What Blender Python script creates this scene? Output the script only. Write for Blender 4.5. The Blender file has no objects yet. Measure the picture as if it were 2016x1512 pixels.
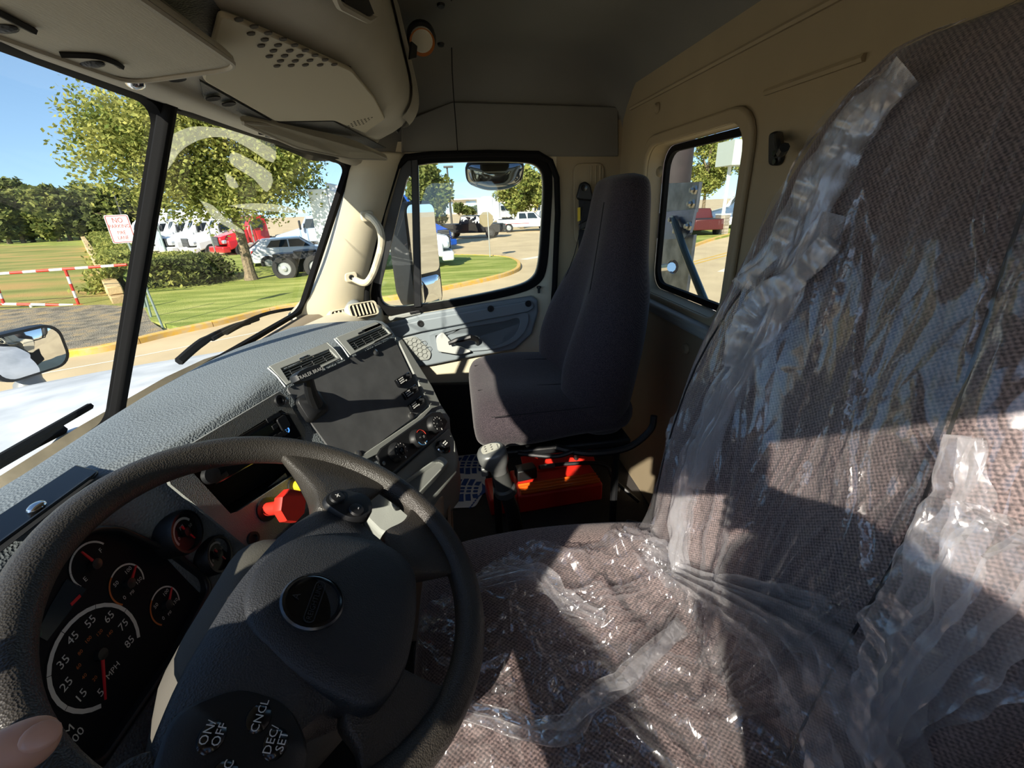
import bpy, bmesh, math, random
from mathutils import Vector as V, Matrix, noise
random.seed(7)
SC = bpy.context.scene
COL = SC.collection
PI = math.pi

# ------------------------------------------------------------------ camera
IW, IH, FPX = 2016.0, 1512.0, 860.0
def _basis():
    L = V((888 - 1008.0, 402 - 756.0, FPX)); yv = L.normalized()      # lateral axis of the cab
    r = math.atan2(89.0, 2165.0); ux, uy = math.sin(r), math.cos(r)
    t = -(FPX * FPX) / (L.x * ux + L.y * uy)
    zv = -V((ux * t, uy * t, FPX)).normalized()
    xv = yv.cross(zv)
    if xv.x < 0: xv = -xv
    return Matrix((xv, yv, zv))
CB = _basis()
CAM = V((0.0, 0.0, 2.35))
cd = bpy.data.cameras.new('camera'); cam = bpy.data.objects.new('camera', cd); COL.objects.link(cam)
_r, _d, _f = CB.col[0], CB.col[1], CB.col[2]
M = Matrix.Identity(4)
for i in range(3):
    M[i][0] = _r[i]; M[i][1] = -_d[i]; M[i][2] = -_f[i]; M[i][3] = CAM[i]
cam.matrix_world = M
cd.sensor_width = 36.0; cd.lens = FPX / IW * 36.0; cd.clip_start = 0.01; cd.clip_end = 600
SC.camera = cam

# ------------------------------------------------------------------ light
SUN_D = V((0.387, 0.76, -0.5225)).normalized()          # direction the sunlight travels
wd = bpy.data.worlds.new('world'); SC.world = wd; wd.use_nodes = True
nt = wd.node_tree; nt.nodes.clear()
sky = nt.nodes.new('ShaderNodeTexSky'); sky.sky_type = 'NISHITA'; sky.sun_disc = False
sky.sun_elevation = math.asin(-SUN_D.z); sky.sun_rotation = math.atan2(-SUN_D.x, -SUN_D.y)
tcw = nt.nodes.new('ShaderNodeTexCoord'); spx = nt.nodes.new('ShaderNodeSeparateXYZ'); cbx = nt.nodes.new('ShaderNodeCombineXYZ')
mx1 = nt.nodes.new('ShaderNodeMath'); mx1.operation = 'MAXIMUM'; mx1.inputs[1].default_value = 0.0
mx2 = nt.nodes.new('ShaderNodeMath'); mx2.operation = 'MULTIPLY_ADD'; mx2.inputs[1].default_value = .88; mx2.inputs[2].default_value = .13
nt.links.new(tcw.outputs['Generated'], spx.inputs[0]); nt.links.new(spx.outputs['X'], cbx.inputs['X']); nt.links.new(spx.outputs['Y'], cbx.inputs['Y'])
nt.links.new(spx.outputs['Z'], mx1.inputs[0]); nt.links.new(mx1.outputs[0], mx2.inputs[0]); nt.links.new(mx2.outputs[0], cbx.inputs['Z']); nt.links.new(cbx.outputs[0], sky.inputs['Vector'])   # haze-free horizon
sky.altitude = 50; sky.air_density = 1.0; sky.dust_density = 0.15; sky.ozone_density = 1.2
bg = nt.nodes.new('ShaderNodeBackground'); bg.inputs['Strength'].default_value = 0.155
wo = nt.nodes.new('ShaderNodeOutputWorld')
hsv = nt.nodes.new('ShaderNodeHueSaturation'); hsv.inputs['Saturation'].default_value = 1.08
nt.links.new(sky.outputs[0], hsv.inputs['Color']); nt.links.new(hsv.outputs[0], bg.inputs[0]); nt.links.new(bg.outputs[0], wo.inputs[0])
sl = bpy.data.lights.new('sun', 'SUN'); sl.energy = 7.0; sl.angle = 0.0095; sl.color = (1.0, 0.91, 0.78)
so = bpy.data.objects.new('sun', sl); COL.objects.link(so); so.location = (-8, -15, 12)
so.rotation_euler = SUN_D.to_track_quat('-Z', 'Y').to_euler()
SC.view_settings.view_transform = 'Standard'; SC.view_settings.look = 'None'
SC.view_settings.gamma = 1.0; SC.view_settings.use_curve_mapping = False
SC.view_settings.exposure = 0.56

# ------------------------------------------------------------------ placing helpers
def ray(px, py):
    return (CB @ V((px - 1008.0, py - 756.0, FPX))).normalized()
def at(px, py, **k):
    r = ray(px, py)
    for n, v in k.items():
        i = 'xyz'.index(n); return CAM + r * ((v - CAM[i]) / r[i])
def onp(px, py, p0, n, h=0.0):
    r = ray(px, py); n = V(n).normalized(); p = V(p0) + n * h
    return CAM + r * ((p - CAM).dot(n) / r.dot(n))
def proj(p):
    q = CB.transposed() @ (V(p) - CAM); return (1008 + FPX * q.x / q.z, 756 + FPX * q.y / q.z)
def inside(p, P):
    c = False; n = len(P)
    for i in range(n):
        (x0, y0), (x1, y1) = P[i - 1], P[i]
        if (y0 > p[1]) != (y1 > p[1]) and p[0] < (x1 - x0) * (p[1] - y0) / (y1 - y0) + x0: c = not c
    return c
def lerp(a, b, t): return a + (b - a) * t
def smooth(t): t = max(0, min(1, t)); return t * t * (3 - 2 * t)
def catmull(P, n):
    """smooth curve through points P (tuples of any length), n samples per span"""
    P = [tuple(p) for p in P]; out = []
    for i in range(len(P) - 1):
        p0 = P[max(i - 1, 0)]; p1 = P[i]; p2 = P[i + 1]; p3 = P[min(i + 2, len(P) - 1)]
        for k in range(n):
            t = k / n
            out.append(tuple(0.5 * ((2 * b) + (-a + c) * t + (2 * a - 5 * b + 4 * c - d) * t * t + (-a + 3 * b - 3 * c + d) * t ** 3)
                             for a, b, c, d in zip(p0, p1, p2, p3)))
    out.append(P[-1]); return out
def rrect(w, h, r, n=5):
    """rounded rectangle centred on 0, counter-clockwise"""
    pts = []
    for cx, cy, a0 in ((w/2-r, h/2-r, 0), (-w/2+r, h/2-r, 90), (-w/2+r, -h/2+r, 180), (w/2-r, -h/2+r, 270)):
        for k in range(n + 1):
            a = math.radians(a0 + 90 * k / n); pts.append((cx + r * math.cos(a), cy + r * math.sin(a)))
    return pts
def roundpoly(P, r, n=4):
    """round the corners of a 2-D or 3-D polygon"""
    out = []; m = len(P)
    rr = r if isinstance(r, (list, tuple)) else [r] * m
    for i in range(m):
        a, b, c = V(P[i - 1]), V(P[i]), V(P[(i + 1) % m])
        d1 = a - b; d2 = c - b
        k = min(rr[i], d1.length * .45, d2.length * .45)
        p1 = b + d1.normalized() * k; p2 = b + d2.normalized() * k
        for j in range(n + 1):
            t = j / n; out.append(p1 * (1 - t) ** 2 + b * 2 * t * (1 - t) + p2 * t * t)
    return out

# ------------------------------------------------------------------ mesh builder
class MB:
    def __init__(s): s.v = []; s.f = []
    def add(s, vs, fs):
        o = len(s.v); s.v += [tuple(p) for p in vs]; s.f += [tuple(i + o for i in f) for f in fs]; return s
    def quad(s, a, b, c, d): return s.add([a, b, c, d], [(0, 1, 2, 3)])
    def poly(s, P): return s.add(P, [tuple(range(len(P)))])
    def prism(s, P, off):
        P = [V(p) for p in P]; off = V(off); n = len(P)
        vs = P + [p + off for p in P]
        fs = [tuple(range(n))[::-1], tuple(range(n, 2 * n))] + [(i, (i + 1) % n, n + (i + 1) % n, n + i) for i in range(n)]
        return s.add(vs, fs)
    def ring(s, A, B, off):
        """solid frame between outline A and outline B (same length) with thickness off"""
        n = len(A); A = [V(p) for p in A]; B = [V(p) for p in B]; off = V(off)
        vs = A + B + [p + off for p in A] + [p + off for p in B]; fs = []
        for i in range(n):
            j = (i + 1) % n
            fs += [(i, j, n + j, n + i), (2*n + i, 3*n + i, 3*n + j, 2*n + j), (i, 2*n + i, 2*n + j, j), (n + i, n + j, 3*n + j, 3*n + i)]
        return s.add(vs, fs)
    def box(s, c, d, R=None):
        c = V(c); vs = []
        for x in (-.5, .5):
            for y in (-.5, .5):
                for z in (-.5, .5):
                    p = V((x * d[0], y * d[1], z * d[2])); vs.append(c + (R @ p if R else p))
        return s.add(vs, [(0, 1, 3, 2), (4, 6, 7, 5), (0, 4, 5, 1), (2, 3, 7, 6), (0, 2, 6, 4), (1, 5, 7, 3)])
    def loft(s, rings, closed=True, cap=True):
        n = len(rings[0]); vs = [p for r in rings for p in r]; fs = []
        for i in range(len(rings) - 1):
            for j in range(n if closed else n - 1):
                k = (j + 1) % n; fs.append((i * n + j, i * n + k, (i + 1) * n + k, (i + 1) * n + j))
        if cap and closed:
            fs.append(tuple(range(n))[::-1]); fs.append(tuple((len(rings) - 1) * n + j for j in range(n)))
        return s.add(vs, fs)
    def tube(s, path, r, seg=10, cap=True):
        path = [V(p) for p in path]; m = len(path); rs = r if isinstance(r, (list, tuple)) else [r] * m
        t0 = (path[1] - path[0]).normalized(); up = V((0, 0, 1)) if abs(t0.z) < .9 else V((1, 0, 0))
        a = t0.cross(up).normalized(); rings = []
        for i, p in enumerate(path):
            t = (path[min(i + 1, m - 1)] - path[max(i - 1, 0)]).normalized()
            a = (a - t * a.dot(t)).normalized(); b = t.cross(a)
            rings.append([p + (a * math.cos(2 * PI * k / seg) + b * math.sin(2 * PI * k / seg)) * rs[i] for k in range(seg)])
        return s.loft(rings, True, cap)
    def lathe(s, prof, o=(0, 0, 0), ax=(0, 0, 1), seg=20, cap=True):
        o = V(o); ax = V(ax).normalized(); up = V((0, 0, 1)) if abs(ax.z) < .9 else V((1, 0, 0))
        a = ax.cross(up).normalized(); b = ax.cross(a)
        rings = [[o + ax * h + (a * math.cos(2 * PI * k / seg) + b * math.sin(2 * PI * k / seg)) * max(r, 1e-4) for k in range(seg)] for r, h in prof]
        return s.loft(rings, True, cap)
    def ball(s, c, r, seg=14, rg=8, R=None):
        c = V(c); r = r if isinstance(r, (list, tuple)) else (r, r, r); rings = []
        for i in range(rg + 1):
            a = -PI / 2 + PI * i / rg
            a = max(-PI/2 + .02, min(PI/2 - .02, a))
            rn = []
            for k in range(seg):
                p = V((r[0] * math.cos(a) * math.cos(2*PI*k/seg), r[1] * math.cos(a) * math.sin(2*PI*k/seg), r[2] * math.sin(a)))
                rn.append(c + (R @ p if R else p))
            rings.append(rn)
        return s.loft(rings)
    def grid(s, rows):
        return s.loft(rows, False, False)
    def sheet(s, outer, holes, off):
        """flat panel with holes and thickness"""
        bm = bmesh.new(); es = []
        for lp in [outer] + list(holes):
            vs = [bm.verts.new(p) for p in lp]
            es += [bm.edges.new((vs[i], vs[(i + 1) % len(vs)])) for i in range(len(vs))]
        bmesh.ops.triangle_fill(bm, edges=es, use_beauty=True)
        bm.verts.index_update(); n = len(bm.verts)
        vs = [v.co.copy() for v in bm.verts]; fs = [[v.index for v in f.verts] for f in bm.faces]
        off = V(off); s2 = vs + [p + off for p in vs]; f2 = fs + [[i + n for i in f[::-1]] for f in fs]
        o = 0
        for lp in [outer] + list(holes):
            m = len(lp)
            f2 += [(o + i, o + (i + 1) % m, n + o + (i + 1) % m, n + o + i) for i in range(m)]; o += m
        bm.free(); return s.add(s2, f2)
    def mesh(s, name, m=None, ang=35):
        me = bpy.data.meshes.new(name); me.from_pydata(s.v, [], s.f)
        bm = bmesh.new(); bm.from_mesh(me)
        bmesh.ops.recalc_face_normals(bm, faces=bm.faces); bm.to_mesh(me); bm.free()
        if m: me.materials.append(m)
        me.shade_smooth(); me.set_sharp_from_angle(angle=math.radians(ang))
        return me

WL = {}
def link(o, parent=None, at_=None):
    COL.objects.link(o)
    if parent is not None:
        o.parent = parent
        if at_ is None and parent.type == 'EMPTY': o.location = -WL.get(parent.name, V((0, 0, 0)))
    return o
def obj(name, mb, m, parent=None, bevel=0, seg=2, ang=35, kind=None, label=None, sub=0):
    me = mb if isinstance(mb, bpy.types.Mesh) else mb.mesh(name, m, ang)
    o = bpy.data.objects.new(name, me); link(o, parent)
    if bevel:
        b = o.modifiers.new('bevel', 'BEVEL'); b.width = bevel; b.segments = seg; b.limit_method = 'ANGLE'; b.angle_limit = math.radians(40)
        b.harden_normals = False
    if sub:
        q = o.modifiers.new('sub', 'SUBSURF'); q.levels = sub; q.render_levels = sub
    if kind: o['kind'] = kind
    if label: o['label'] = label
    return o
def tag(o, label, cat, group=None):
    o['label'] = label; o['category'] = cat
    if group: o['group'] = group
    return o
def thing(name, label, cat, loc=(0, 0, 0), group=None, kind=None):
    o = bpy.data.objects.new(name, None); o.empty_display_size = .1; COL.objects.link(o)
    o.location = loc; WL[o.name] = V(loc)
    if label: o['label'] = label
    if cat: o['category'] = cat
    if group: o['group'] = group
    if kind: o['kind'] = kind
    return o
def dup(root, loc, rz, label=None, group=None, sc=None):
    r = root.copy(); COL.objects.link(r); r.location = loc; r.rotation_euler = (0, 0, rz)
    if sc: r.scale = (sc, sc, sc)
    if label: r['label'] = label
    if group: r['group'] = group
    for ch in list(root.children):
        c = ch.copy(); COL.objects.link(c); c.parent = r
        for g in list(ch.children):
            d = g.copy(); COL.objects.link(d); d.parent = c
    return r
FONT_CACHE = {}
def text(name, s, size, org, ux, uy, m, parent, depth=.0004, align='CENTER', sx=1.0):
    """flat lettering: org = centre, ux = reading direction, uy = up"""
    key = (s, round(size, 5), align)
    if key not in FONT_CACHE:
        c = bpy.data.curves.new('txt', 'FONT'); c.body = s; c.size = size; c.align_x = align; c.align_y = 'CENTER'
        c.resolution_u = 2; c.space_line = .95
        o = bpy.data.objects.new('txt', c); COL.objects.link(o)
        bpy.context.view_layer.update()
        me = bpy.data.meshes.new_from_object(o.evaluated_get(bpy.context.evaluated_depsgraph_get()))
        FONT_CACHE[key] = ([v.co.copy() for v in me.vertices], [tuple(p.vertices) for p in me.polygons])
        bpy.data.objects.remove(o); bpy.data.curves.remove(c)
    vs, fs = FONT_CACHE[key]
    ux = V(ux).normalized(); uy = V(uy); uy = (uy - ux * uy.dot(ux)).normalized(); n = ux.cross(uy); org = V(org)
    b = MB(); b.add([org + ux * (v.x * sx) + uy * v.y + n * depth for v in vs], fs)
    return obj(name, b, m, parent)

def ticks(name, c, ux, uy, w, h, rows, cols, m, parent, seed=1, d=.0005):
    """rows of tiny printed marks too small to read"""
    rn = random.Random(seed); b = MB(); ux = V(ux).normalized(); uy = V(uy); uy = (uy - ux * uy.dot(ux)).normalized(); n = ux.cross(uy); c = V(c)
    for i in range(rows):
        y = h * ((i + .5) / rows - .5); x = -w / 2
        for k in range(cols):
            l = w / cols * rn.uniform(.55, .85); p = c + ux * x + uy * y
            b.prism([p, p + ux * l, p + ux * l + uy * h / rows * .5, p + uy * h / rows * .5], n * d); x += w / cols
    return obj(name, b, m, parent)
# ------------------------------------------------------------------ materials
def lin(c):
    if isinstance(c, str):
        c = [int(c[i:i + 2], 16) / 255 for i in (0, 2, 4)]
    return [x / 12.92 if x <= .04045 else ((x + .055) / 1.055) ** 2.4 for x in c]
MATS = {}
def mat(name, c, rough=.6, metal=0.0, bump=0, bscale=200, var=0, vscale=8, spec=.5, c2=None, kind='noise', detail=4, trans=0, emit=0, stretch=None, coat=0):
    if name in MATS: return MATS[name]
    m = bpy.data.materials.new(name); m.use_nodes = True; t = m.node_tree; N = t.nodes; b = N['Principled BSDF']
    col = (*lin(c), 1); b.inputs['Base Color'].default_value = col
    b.inputs['Roughness'].default_value = rough; b.inputs['Metallic'].default_value = metal
    b.inputs['Specular IOR Level'].default_value = spec
    if coat: b.inputs['Coat Weight'].default_value = coat; b.inputs['Coat Roughness'].default_value = .05
    if trans: b.inputs['Transmission Weight'].default_value = trans
    if emit: b.inputs['Emission Color'].default_value = col; b.inputs['Emission Strength'].default_value = emit
    tc = N.new('ShaderNodeTexCoord'); src = tc.outputs['Object']
    if stretch:
        mp = N.new('ShaderNodeMapping'); mp.inputs['Scale'].default_value = stretch; t.links.new(src, mp.inputs[0]); src = mp.outputs[0]
    def tex(sc_):
        if kind == 'voronoi':
            x = N.new('ShaderNodeTexVoronoi'); x.inputs['Scale'].default_value = sc_; t.links.new(src, x.inputs['Vector']); return x.outputs['Distance']
        x = N.new('ShaderNodeTexNoise'); x.inputs['Scale'].default_value = sc_; x.inputs['Detail'].default_value = detail
        t.links.new(src, x.inputs['Vector']); return x.outputs['Fac']
    if var or c2:
        x = N.new('ShaderNodeTexNoise'); x.inputs['Scale'].default_value = vscale; x.inputs['Detail'].default_value = 6; t.links.new(src, x.inputs['Vector'])
        r = N.new('ShaderNodeValToRGB'); r.color_ramp.elements[0].position = .35; r.color_ramp.elements[1].position = .65
        a = lin(c2) if c2 else [v * (1 - var) for v in col[:3]]; bb = col[:3] if c2 else [min(1, v * (1 + var)) for v in col[:3]]
        r.color_ramp.elements[0].color = (*a, 1); r.color_ramp.elements[1].color = (*bb, 1)
        t.links.new(x.outputs['Fac'], r.inputs[0]); t.links.new(r.outputs[0], b.inputs['Base Color'])
    if bump:
        bn = N.new('ShaderNodeBump'); bn.inputs['Strength'].default_value = bump; bn.inputs['Distance'].default_value = .002 if bscale > 50 else .02
        t.links.new(tex(bscale), bn.inputs['Height']); t.links.new(bn.outputs[0], b.inputs['Normal'])
    MATS[name] = m; return m
def glassmat(name, tint=(1, 1, 1), refl=.06, rough=0.0):
    m = bpy.data.materials.new(name); m.use_nodes = True; t = m.node_tree; N = t.nodes; N.clear()
    o = N.new('ShaderNodeOutputMaterial'); tr = N.new('ShaderNodeBsdfTransparent'); tr.inputs[0].default_value = (*tint, 1)
    gl = N.new('ShaderNodeBsdfGlossy'); gl.inputs['Roughness'].default_value = rough
    mx = N.new('ShaderNodeMixShader'); mx.inputs[0].default_value = refl
    t.links.new(tr.outputs[0], mx.inputs[1]); t.links.new(gl.outputs[0], mx.inputs[2]); t.links.new(mx.outputs[0], o.inputs[0])
    MATS[name] = m; return m
def fabric(name, c, c2, pitch=.0052, bump=.5):
    """woven seat cloth: regular grid of raised threads with colour flecks"""
    m = bpy.data.materials.new(name); m.use_nodes = True; t = m.node_tree; N = t.nodes; b = N['Principled BSDF']
    b.inputs['Roughness'].default_value = .95; b.inputs['Specular IOR Level'].default_value = .12
    b.inputs['Sheen Weight'].default_value = .15
    tc = N.new('ShaderNodeTexCoord'); sx = N.new('ShaderNodeSeparateXYZ'); t.links.new(tc.outputs['Object'], sx.inputs[0])
    def math_(op, a, b_=None, v=None):
        q = N.new('ShaderNodeMath'); q.operation = op
        t.links.new(a, q.inputs[0])
        if b_ is not None: t.links.new(b_, q.inputs[1])
        if v is not None: q.inputs[1].default_value = v
        return q.outputs[0]
    k = 2 * PI / pitch
    fx = math_('MULTIPLY', sx.outputs['X'], v=.8)
    u = math_('MULTIPLY', math_('ADD', sx.outputs['Y'], math_('MULTIPLY', sx.outputs['Z'], v=.25)), v=k)
    w = math_('MULTIPLY', math_('ADD', sx.outputs['Z'], fx), v=k)
    g = math_('MULTIPLY', math_('SINE', u), math_('SINE', w))
    n = N.new('ShaderNodeTexNoise'); n.inputs['Scale'].default_value = 420; n.inputs['Detail'].default_value = 2; t.links.new(tc.outputs['Object'], n.inputs['Vector'])
    f = math_('ADD', math_('MULTIPLY', g, v=.22), n.outputs['Fac'])
    r = N.new('ShaderNodeValToRGB'); r.color_ramp.elements[0].position = .28; r.color_ramp.elements[1].position = .74
    r.color_ramp.elements[0].color = (*lin(c2), 1); r.color_ramp.elements[1].color = (*lin(c), 1)
    t.links.new(f, r.inputs[0]); t.links.new(r.outputs[0], b.inputs['Base Color'])
    bn = N.new('ShaderNodeBump'); bn.inputs['Strength'].default_value = bump; bn.inputs['Distance'].default_value = .0012
    t.links.new(f, bn.inputs['Height']); t.links.new(bn.outputs[0], b.inputs['Normal'])
    MATS[name] = m; return m

beige = mat('beige_plastic', 'c9c0a8', .55, bump=.15, bscale=900, var=.05, vscale=6)
tan_wall = mat('tan_vinyl', '988a70', .7, bump=.15, bscale=700, var=.06, vscale=4)
headl = mat('grey_headliner', '6c6b65', .85, bump=.1, bscale=900, var=.04, vscale=5)
console_m = mat('taupe_console', 'a29d90', .7, bump=.18, bscale=800, var=.05, vscale=7)
visor_m = mat('visor_cloth', 'aca796', .85, bump=.25, bscale=1200, stretch=(1, .08, 1), var=.05, vscale=30)
dash_m = mat('dash_grey', '6f767a', .55, bump=.55, bscale=330, kind='voronoi', var=.05, vscale=5)
dash_dark = mat('dash_dark', '35383b', .6, bump=.4, bscale=420, kind='voronoi')
panel_m = mat('panel_grey', '8d908c', .55, bump=.2, bscale=900, var=.04, vscale=6)
textured = mat('ribbed_grey', '787a76', .6, bump=.5, bscale=700, kind='voronoi')
black = mat('black_plastic', '17181a', .45, bump=.1, bscale=800)
gloss_black = mat('gloss_black', '0c0d0f', .18)
rubber = mat('black_rubber', '0c0c0d', .85, spec=.2)
plate_m = mat('plate_black', '5c5d5e', .55, bump=.08, bscale=500, c2='4f5051', vscale=22)
chrome = mat('chrome', 'd8d8d8', .15, 1.0)
steel = mat('steel', '9a9a98', .35, .9)
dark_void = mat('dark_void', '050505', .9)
white_txt = mat('white_print', 'd8d8d4', .6)
floor_m = mat('floor_mat', '2e2b29', .9, bump=.4, bscale=260, var=.2, vscale=12)
seat_m = fabric('seat_fabric', '93807c', '43393a')
pseat_m = fabric('seat_fabric_dark', '4d4448', '232026', .0035, .4)
leather = mat('wheel_leather', '34312d', .45, bump=.35, bscale=600, kind='voronoi', var=.12, vscale=14)
hub_m = mat('hub_vinyl', '323437', .5, bump=.35, bscale=620, kind='voronoi', var=.05, vscale=10)
pad_m = mat('pad_vinyl', '26282b', .5, bump=.3, bscale=700, kind='voronoi')
glass = glassmat('window_glass', (.93, .96, .94), .04)
wsglass = glassmat('windshield_glass', (.93, .96, .94), .04)
mirror_m = mat('mirror_silver', 'e6e8ea', .02, 1.0)
red_p = mat('red_plastic', 'd63226', .4, var=.08, vscale=30)
yellow_p = mat('yellow_plastic', 'e8c92a', .4)
# ------------------------------------------------------------------ cab shell
YR, YL, XR, ZF, YC = 1.70, -0.12, 0.62, 1.32, 0.80
def struct(name, mb, m, parent=None, **k):
    return obj(name, mb, m, parent, kind=None if parent else 'structure', **k)

# floor with rubber mat
b = MB(); b.box((-.08, .79, ZF - .03), (1.42, 1.86, .06)); floor = struct('floor', b, floor_m)

# rear wall with two windows
def yz(pts, x): return [V((x, p[0], p[1])) for p in pts]
def shift(P, c): return [(p[0] + c[0], p[1] + c[1]) for p in P]
w1 = shift(rrect(.50, .425, .06), (1.205, 2.275)); w2 = shift(rrect(.50, .425, .06), (.395, 2.275))
b = MB(); b.sheet(yz([(-.14, ZF), (1.72, ZF), (1.72, 2.70), (-.14, 2.70)], XR), [yz(w1, XR), yz(w2, XR)], (.05, 0, 0))
wall_rear = struct('wall_rear', b, tan_wall)
def xz(pts, y): return [V((p[0], y, p[1])) for p in pts]
for i, (cy) in enumerate((1.205, .395)):
    A = shift(rrect(.50, .425, .06), (cy, 2.275)); Bq = shift(rrect(.56, .485, .08), (cy, 2.275)); In = shift(rrect(.465, .39, .05), (cy, 2.275))
    # raised moulding round the opening, and the rubber seal with the pane
    b = MB(); b.ring(yz(Bq, XR - .014), yz(A, XR - .014), (.016, 0, 0)); struct('window_surround', b, tan_wall, wall_rear, bevel=.006)
    w = MB().ring(yz(A, XR + .052), yz(In, XR + .052), (.014, 0, 0)); wo_ = struct('window_%d' % (2 + i), w, rubber)
    b = MB(); b.prism(yz(shift(rrect(.47, .395, .05), (cy, 2.275)), XR + .058), (.004, 0, 0)); obj('pane', b, glass, wo_)
# moulding line of the rear wall under the headliner and round snap buttons
b = MB(); b.tube([(XR - .004, -.1, 2.62), (XR - .004, 1.62, 2.62)], .006, 6); obj('trim_bead', b, tan_wall, wall_rear)
b = MB(); b.tube([(XR - .003, .70, 2.525), (XR - .003, .92, 2.525)], .006, 6); obj('trim_bead', b, tan_wall, wall_rear)
for px, py in ((1294, 213), (1351, 687), (1300, 338)):
    p = at(px, py, x=XR - .002); b = MB(); b.lathe([(.0, .010), (.010, .009), (.014, .004), (.015, 0)], p, (-1, 0, 0), 16); obj('snap_button', b, tan_wall, wall_rear)
# lower wall ledge under the window
b = MB(); b.box((XR - .02, 1.27, 2.035), (.05, .80, .028)); obj('window_ledge', b, panel_m, wall_rear, bevel=.008)

# ceiling: headliner shell with rounded sides
def rr3(x0, x1, y0, y1, r, z, n=6):
    out = []
    for p in rrect(x1 - x0, y1 - y0, r, n):
        q = V((p[0] + (x0 + x1) / 2, p[1] + (y0 + y1) / 2, z))
        if q.x < -.1 and z < 2.75 and q.y > .6: q.x -= .12      # roof edge shaped forward on the passenger side to shade the pillar
        out.append(q)
    return out
rings = [rr3(-.325, XR + .03, YL - .03, YR + .02, .05, 2.50), rr3(-.325, XR + .02, YL - .02, YR + .015, .07, 2.60)]
for t in range(7):
    a = t / 6 * PI / 2; ins = .17 * (1 - math.cos(a)); z = 2.66 + .12 * math.sin(a)
    rings.append(rr3(-.33 + ins * .2, XR + .005 - ins, YL + ins, YR + .005 - ins, .10 + ins * .4, z))
rings.append(rr3(-.30, XR - .30, YL + .35, YR - .33, .12, 2.795))
rings.append(rr3(-.22, XR - .34, YL + .42, YR - .39, .10, 2.815)); rings.append(rr3(-.1, .1, .5, 1.0, .05, 2.82))
b = MB(); b.loft(rings, True, False); b.poly(rings[-1])
# cut the band of the outline that would hang in front of the rear wall: drop rings start above it
ceiling = struct('ceiling', b, headl, ang=60)
# seam between the front cap and the headliner, screws and plug
b = MB(); b.tube([CAM + (p - CAM) * k for p, k in ((at(888, -60, z=2.79), .985), (at(889, 30, y=1.50), .985), (at(889, 90, y=1.60), .985), (at(890, 140, y=1.66), .985), (at(893, 190, y=1.68), .985), (at(897, 240, y=1.69), .99), (at(901, 299, y=1.69), .995))], .0018, 5); obj('seam', b, dark_void, ceiling)
for px, py, kw in ((868, 11, dict(z=2.79)), (868, 88, dict(z=2.76)), (1137, 78, dict(z=2.80))):
    p = at(px, py, **kw); b = MB(); b.lathe([(0, .004), (.008, .003), (.010, -.002)], p, (0, -.2, -1), 14)
    obj('screw_cap', b, black if px < 900 else headl, ceiling)
# passenger-side header panel under the headliner edge
b = MB(); P = [at(790, 300, y=1.694), at(900, 298, y=1.694), at(905, 306, y=1.694), at(1100, 308, y=1.694), at(1218, 308, y=1.694), at(1218, 210, y=1.694), at(890, 200, y=1.694), at(790, 240, y=1.694)]
b.prism(P, (0, .012, 0)); obj('header_panel', b, headl, ceiling, bevel=.004)
# dome lamp near the top of the frame
lamp = thing('dome_lamp', 'clear oblong dome lamp set in the grey headliner at the top edge', 'lamp', at(1490, 0, z=2.775))
c = at(1490, -14, z=2.775); b = MB(); R_ = Matrix.Rotation(math.radians(8), 3, 'Z')
b.prism([c + R_ @ V((p[0], p[1], 0)) for p in rrect(.17, .06, .028, 6)], (0, 0, .03)); obj('housing', b, chrome, lamp, bevel=.006)
b = MB(); b.prism([c + R_ @ V((p[0], p[1], -.010)) for p in rrect(.15, .046, .022, 6)], (0, 0, .012))
obj('lens', b, mat('lamp_lens', 'd9cfae', .2, spec=.6), lamp, bevel=.008, seg=3)

# right side: body side behind the door (trim with louvre pattern for the belt)
b = MB(); pts = [V((.385, YR, ZF)), V((.66, YR, ZF)), V((.66, YR, 2.60)), V((.385, YR, 2.60))]
b.prism(pts, (0, .05, 0)); wall_right = struct('wall_right', b, tan_wall)
b = MB(); b.prism(roundpoly([at(1128, 322, y=YR - .002), at(1190, 320, y=YR - .002), at(1182, 480, y=YR - .002), at(1130, 480, y=YR - .002)], .03), (0, -.006, 0))
obj('belt_trim', b, tan_wall, wall_right, bevel=.004)
for px in (1164, 1173, 1182):
    b = MB(); b.tube([at(px, 326, y=YR - .009), at(px - 2, 470, y=YR - .009)], .003, 6); obj('louvre_rib', b, tan_wall, wall_right)
# weather strip on the door edge
b = MB(); b.tube([at(1086, 640, y=1.69), at(1092, 560, y=1.69), at(1098, 420, y=1.69), at(1096, 350, y=1.69), at(1084, 318, y=1.69), at(1060, 304, y=1.69), at(960, 302, y=1.69), at(850, 305, y=1.69), at(800, 310, y=1.688), at(780, 330, y=1.68), at(752, 420, y=1.67), at(722, 570, y=1.66), at(722, 640, y=1.66)], .011, 8)
obj('door_seal', b, rubber, wall_right)

# left side: the driver's door (beside and behind the camera) with its open window
dw = [(-.365, 2.0), (.33, 2.075), (.36, 2.12), (.36, 2.46), (.32, 2.50), (-.13, 2.50), (-.20, 2.46), (-.37, 2.05)]
b = MB(); b.sheet([V((-.62, YL, ZF)), V((.66, YL, ZF)), V((.66, YL, 2.62)), V((-.10, YL, 2.62)), V((-.31, YL, 2.52)), V((-.53, YL, 2.02))], [[V((p[0], YL, p[1])) for p in dw]], (0, -.09, 0))
wall_left = struct('wall_left', b, beige)

# firewall under the dashboard
b = MB(); b.box((-.80, .79, 1.55), (.04, 1.86, .50)); struct('wall_front', b, dark_void)
b = MB(); b.box((-.70, 1.40, 1.50), (.20, .62, .36)); struct('trim_3', b, mat('footwell', '1f2022', .9), bevel=.03)

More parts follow.
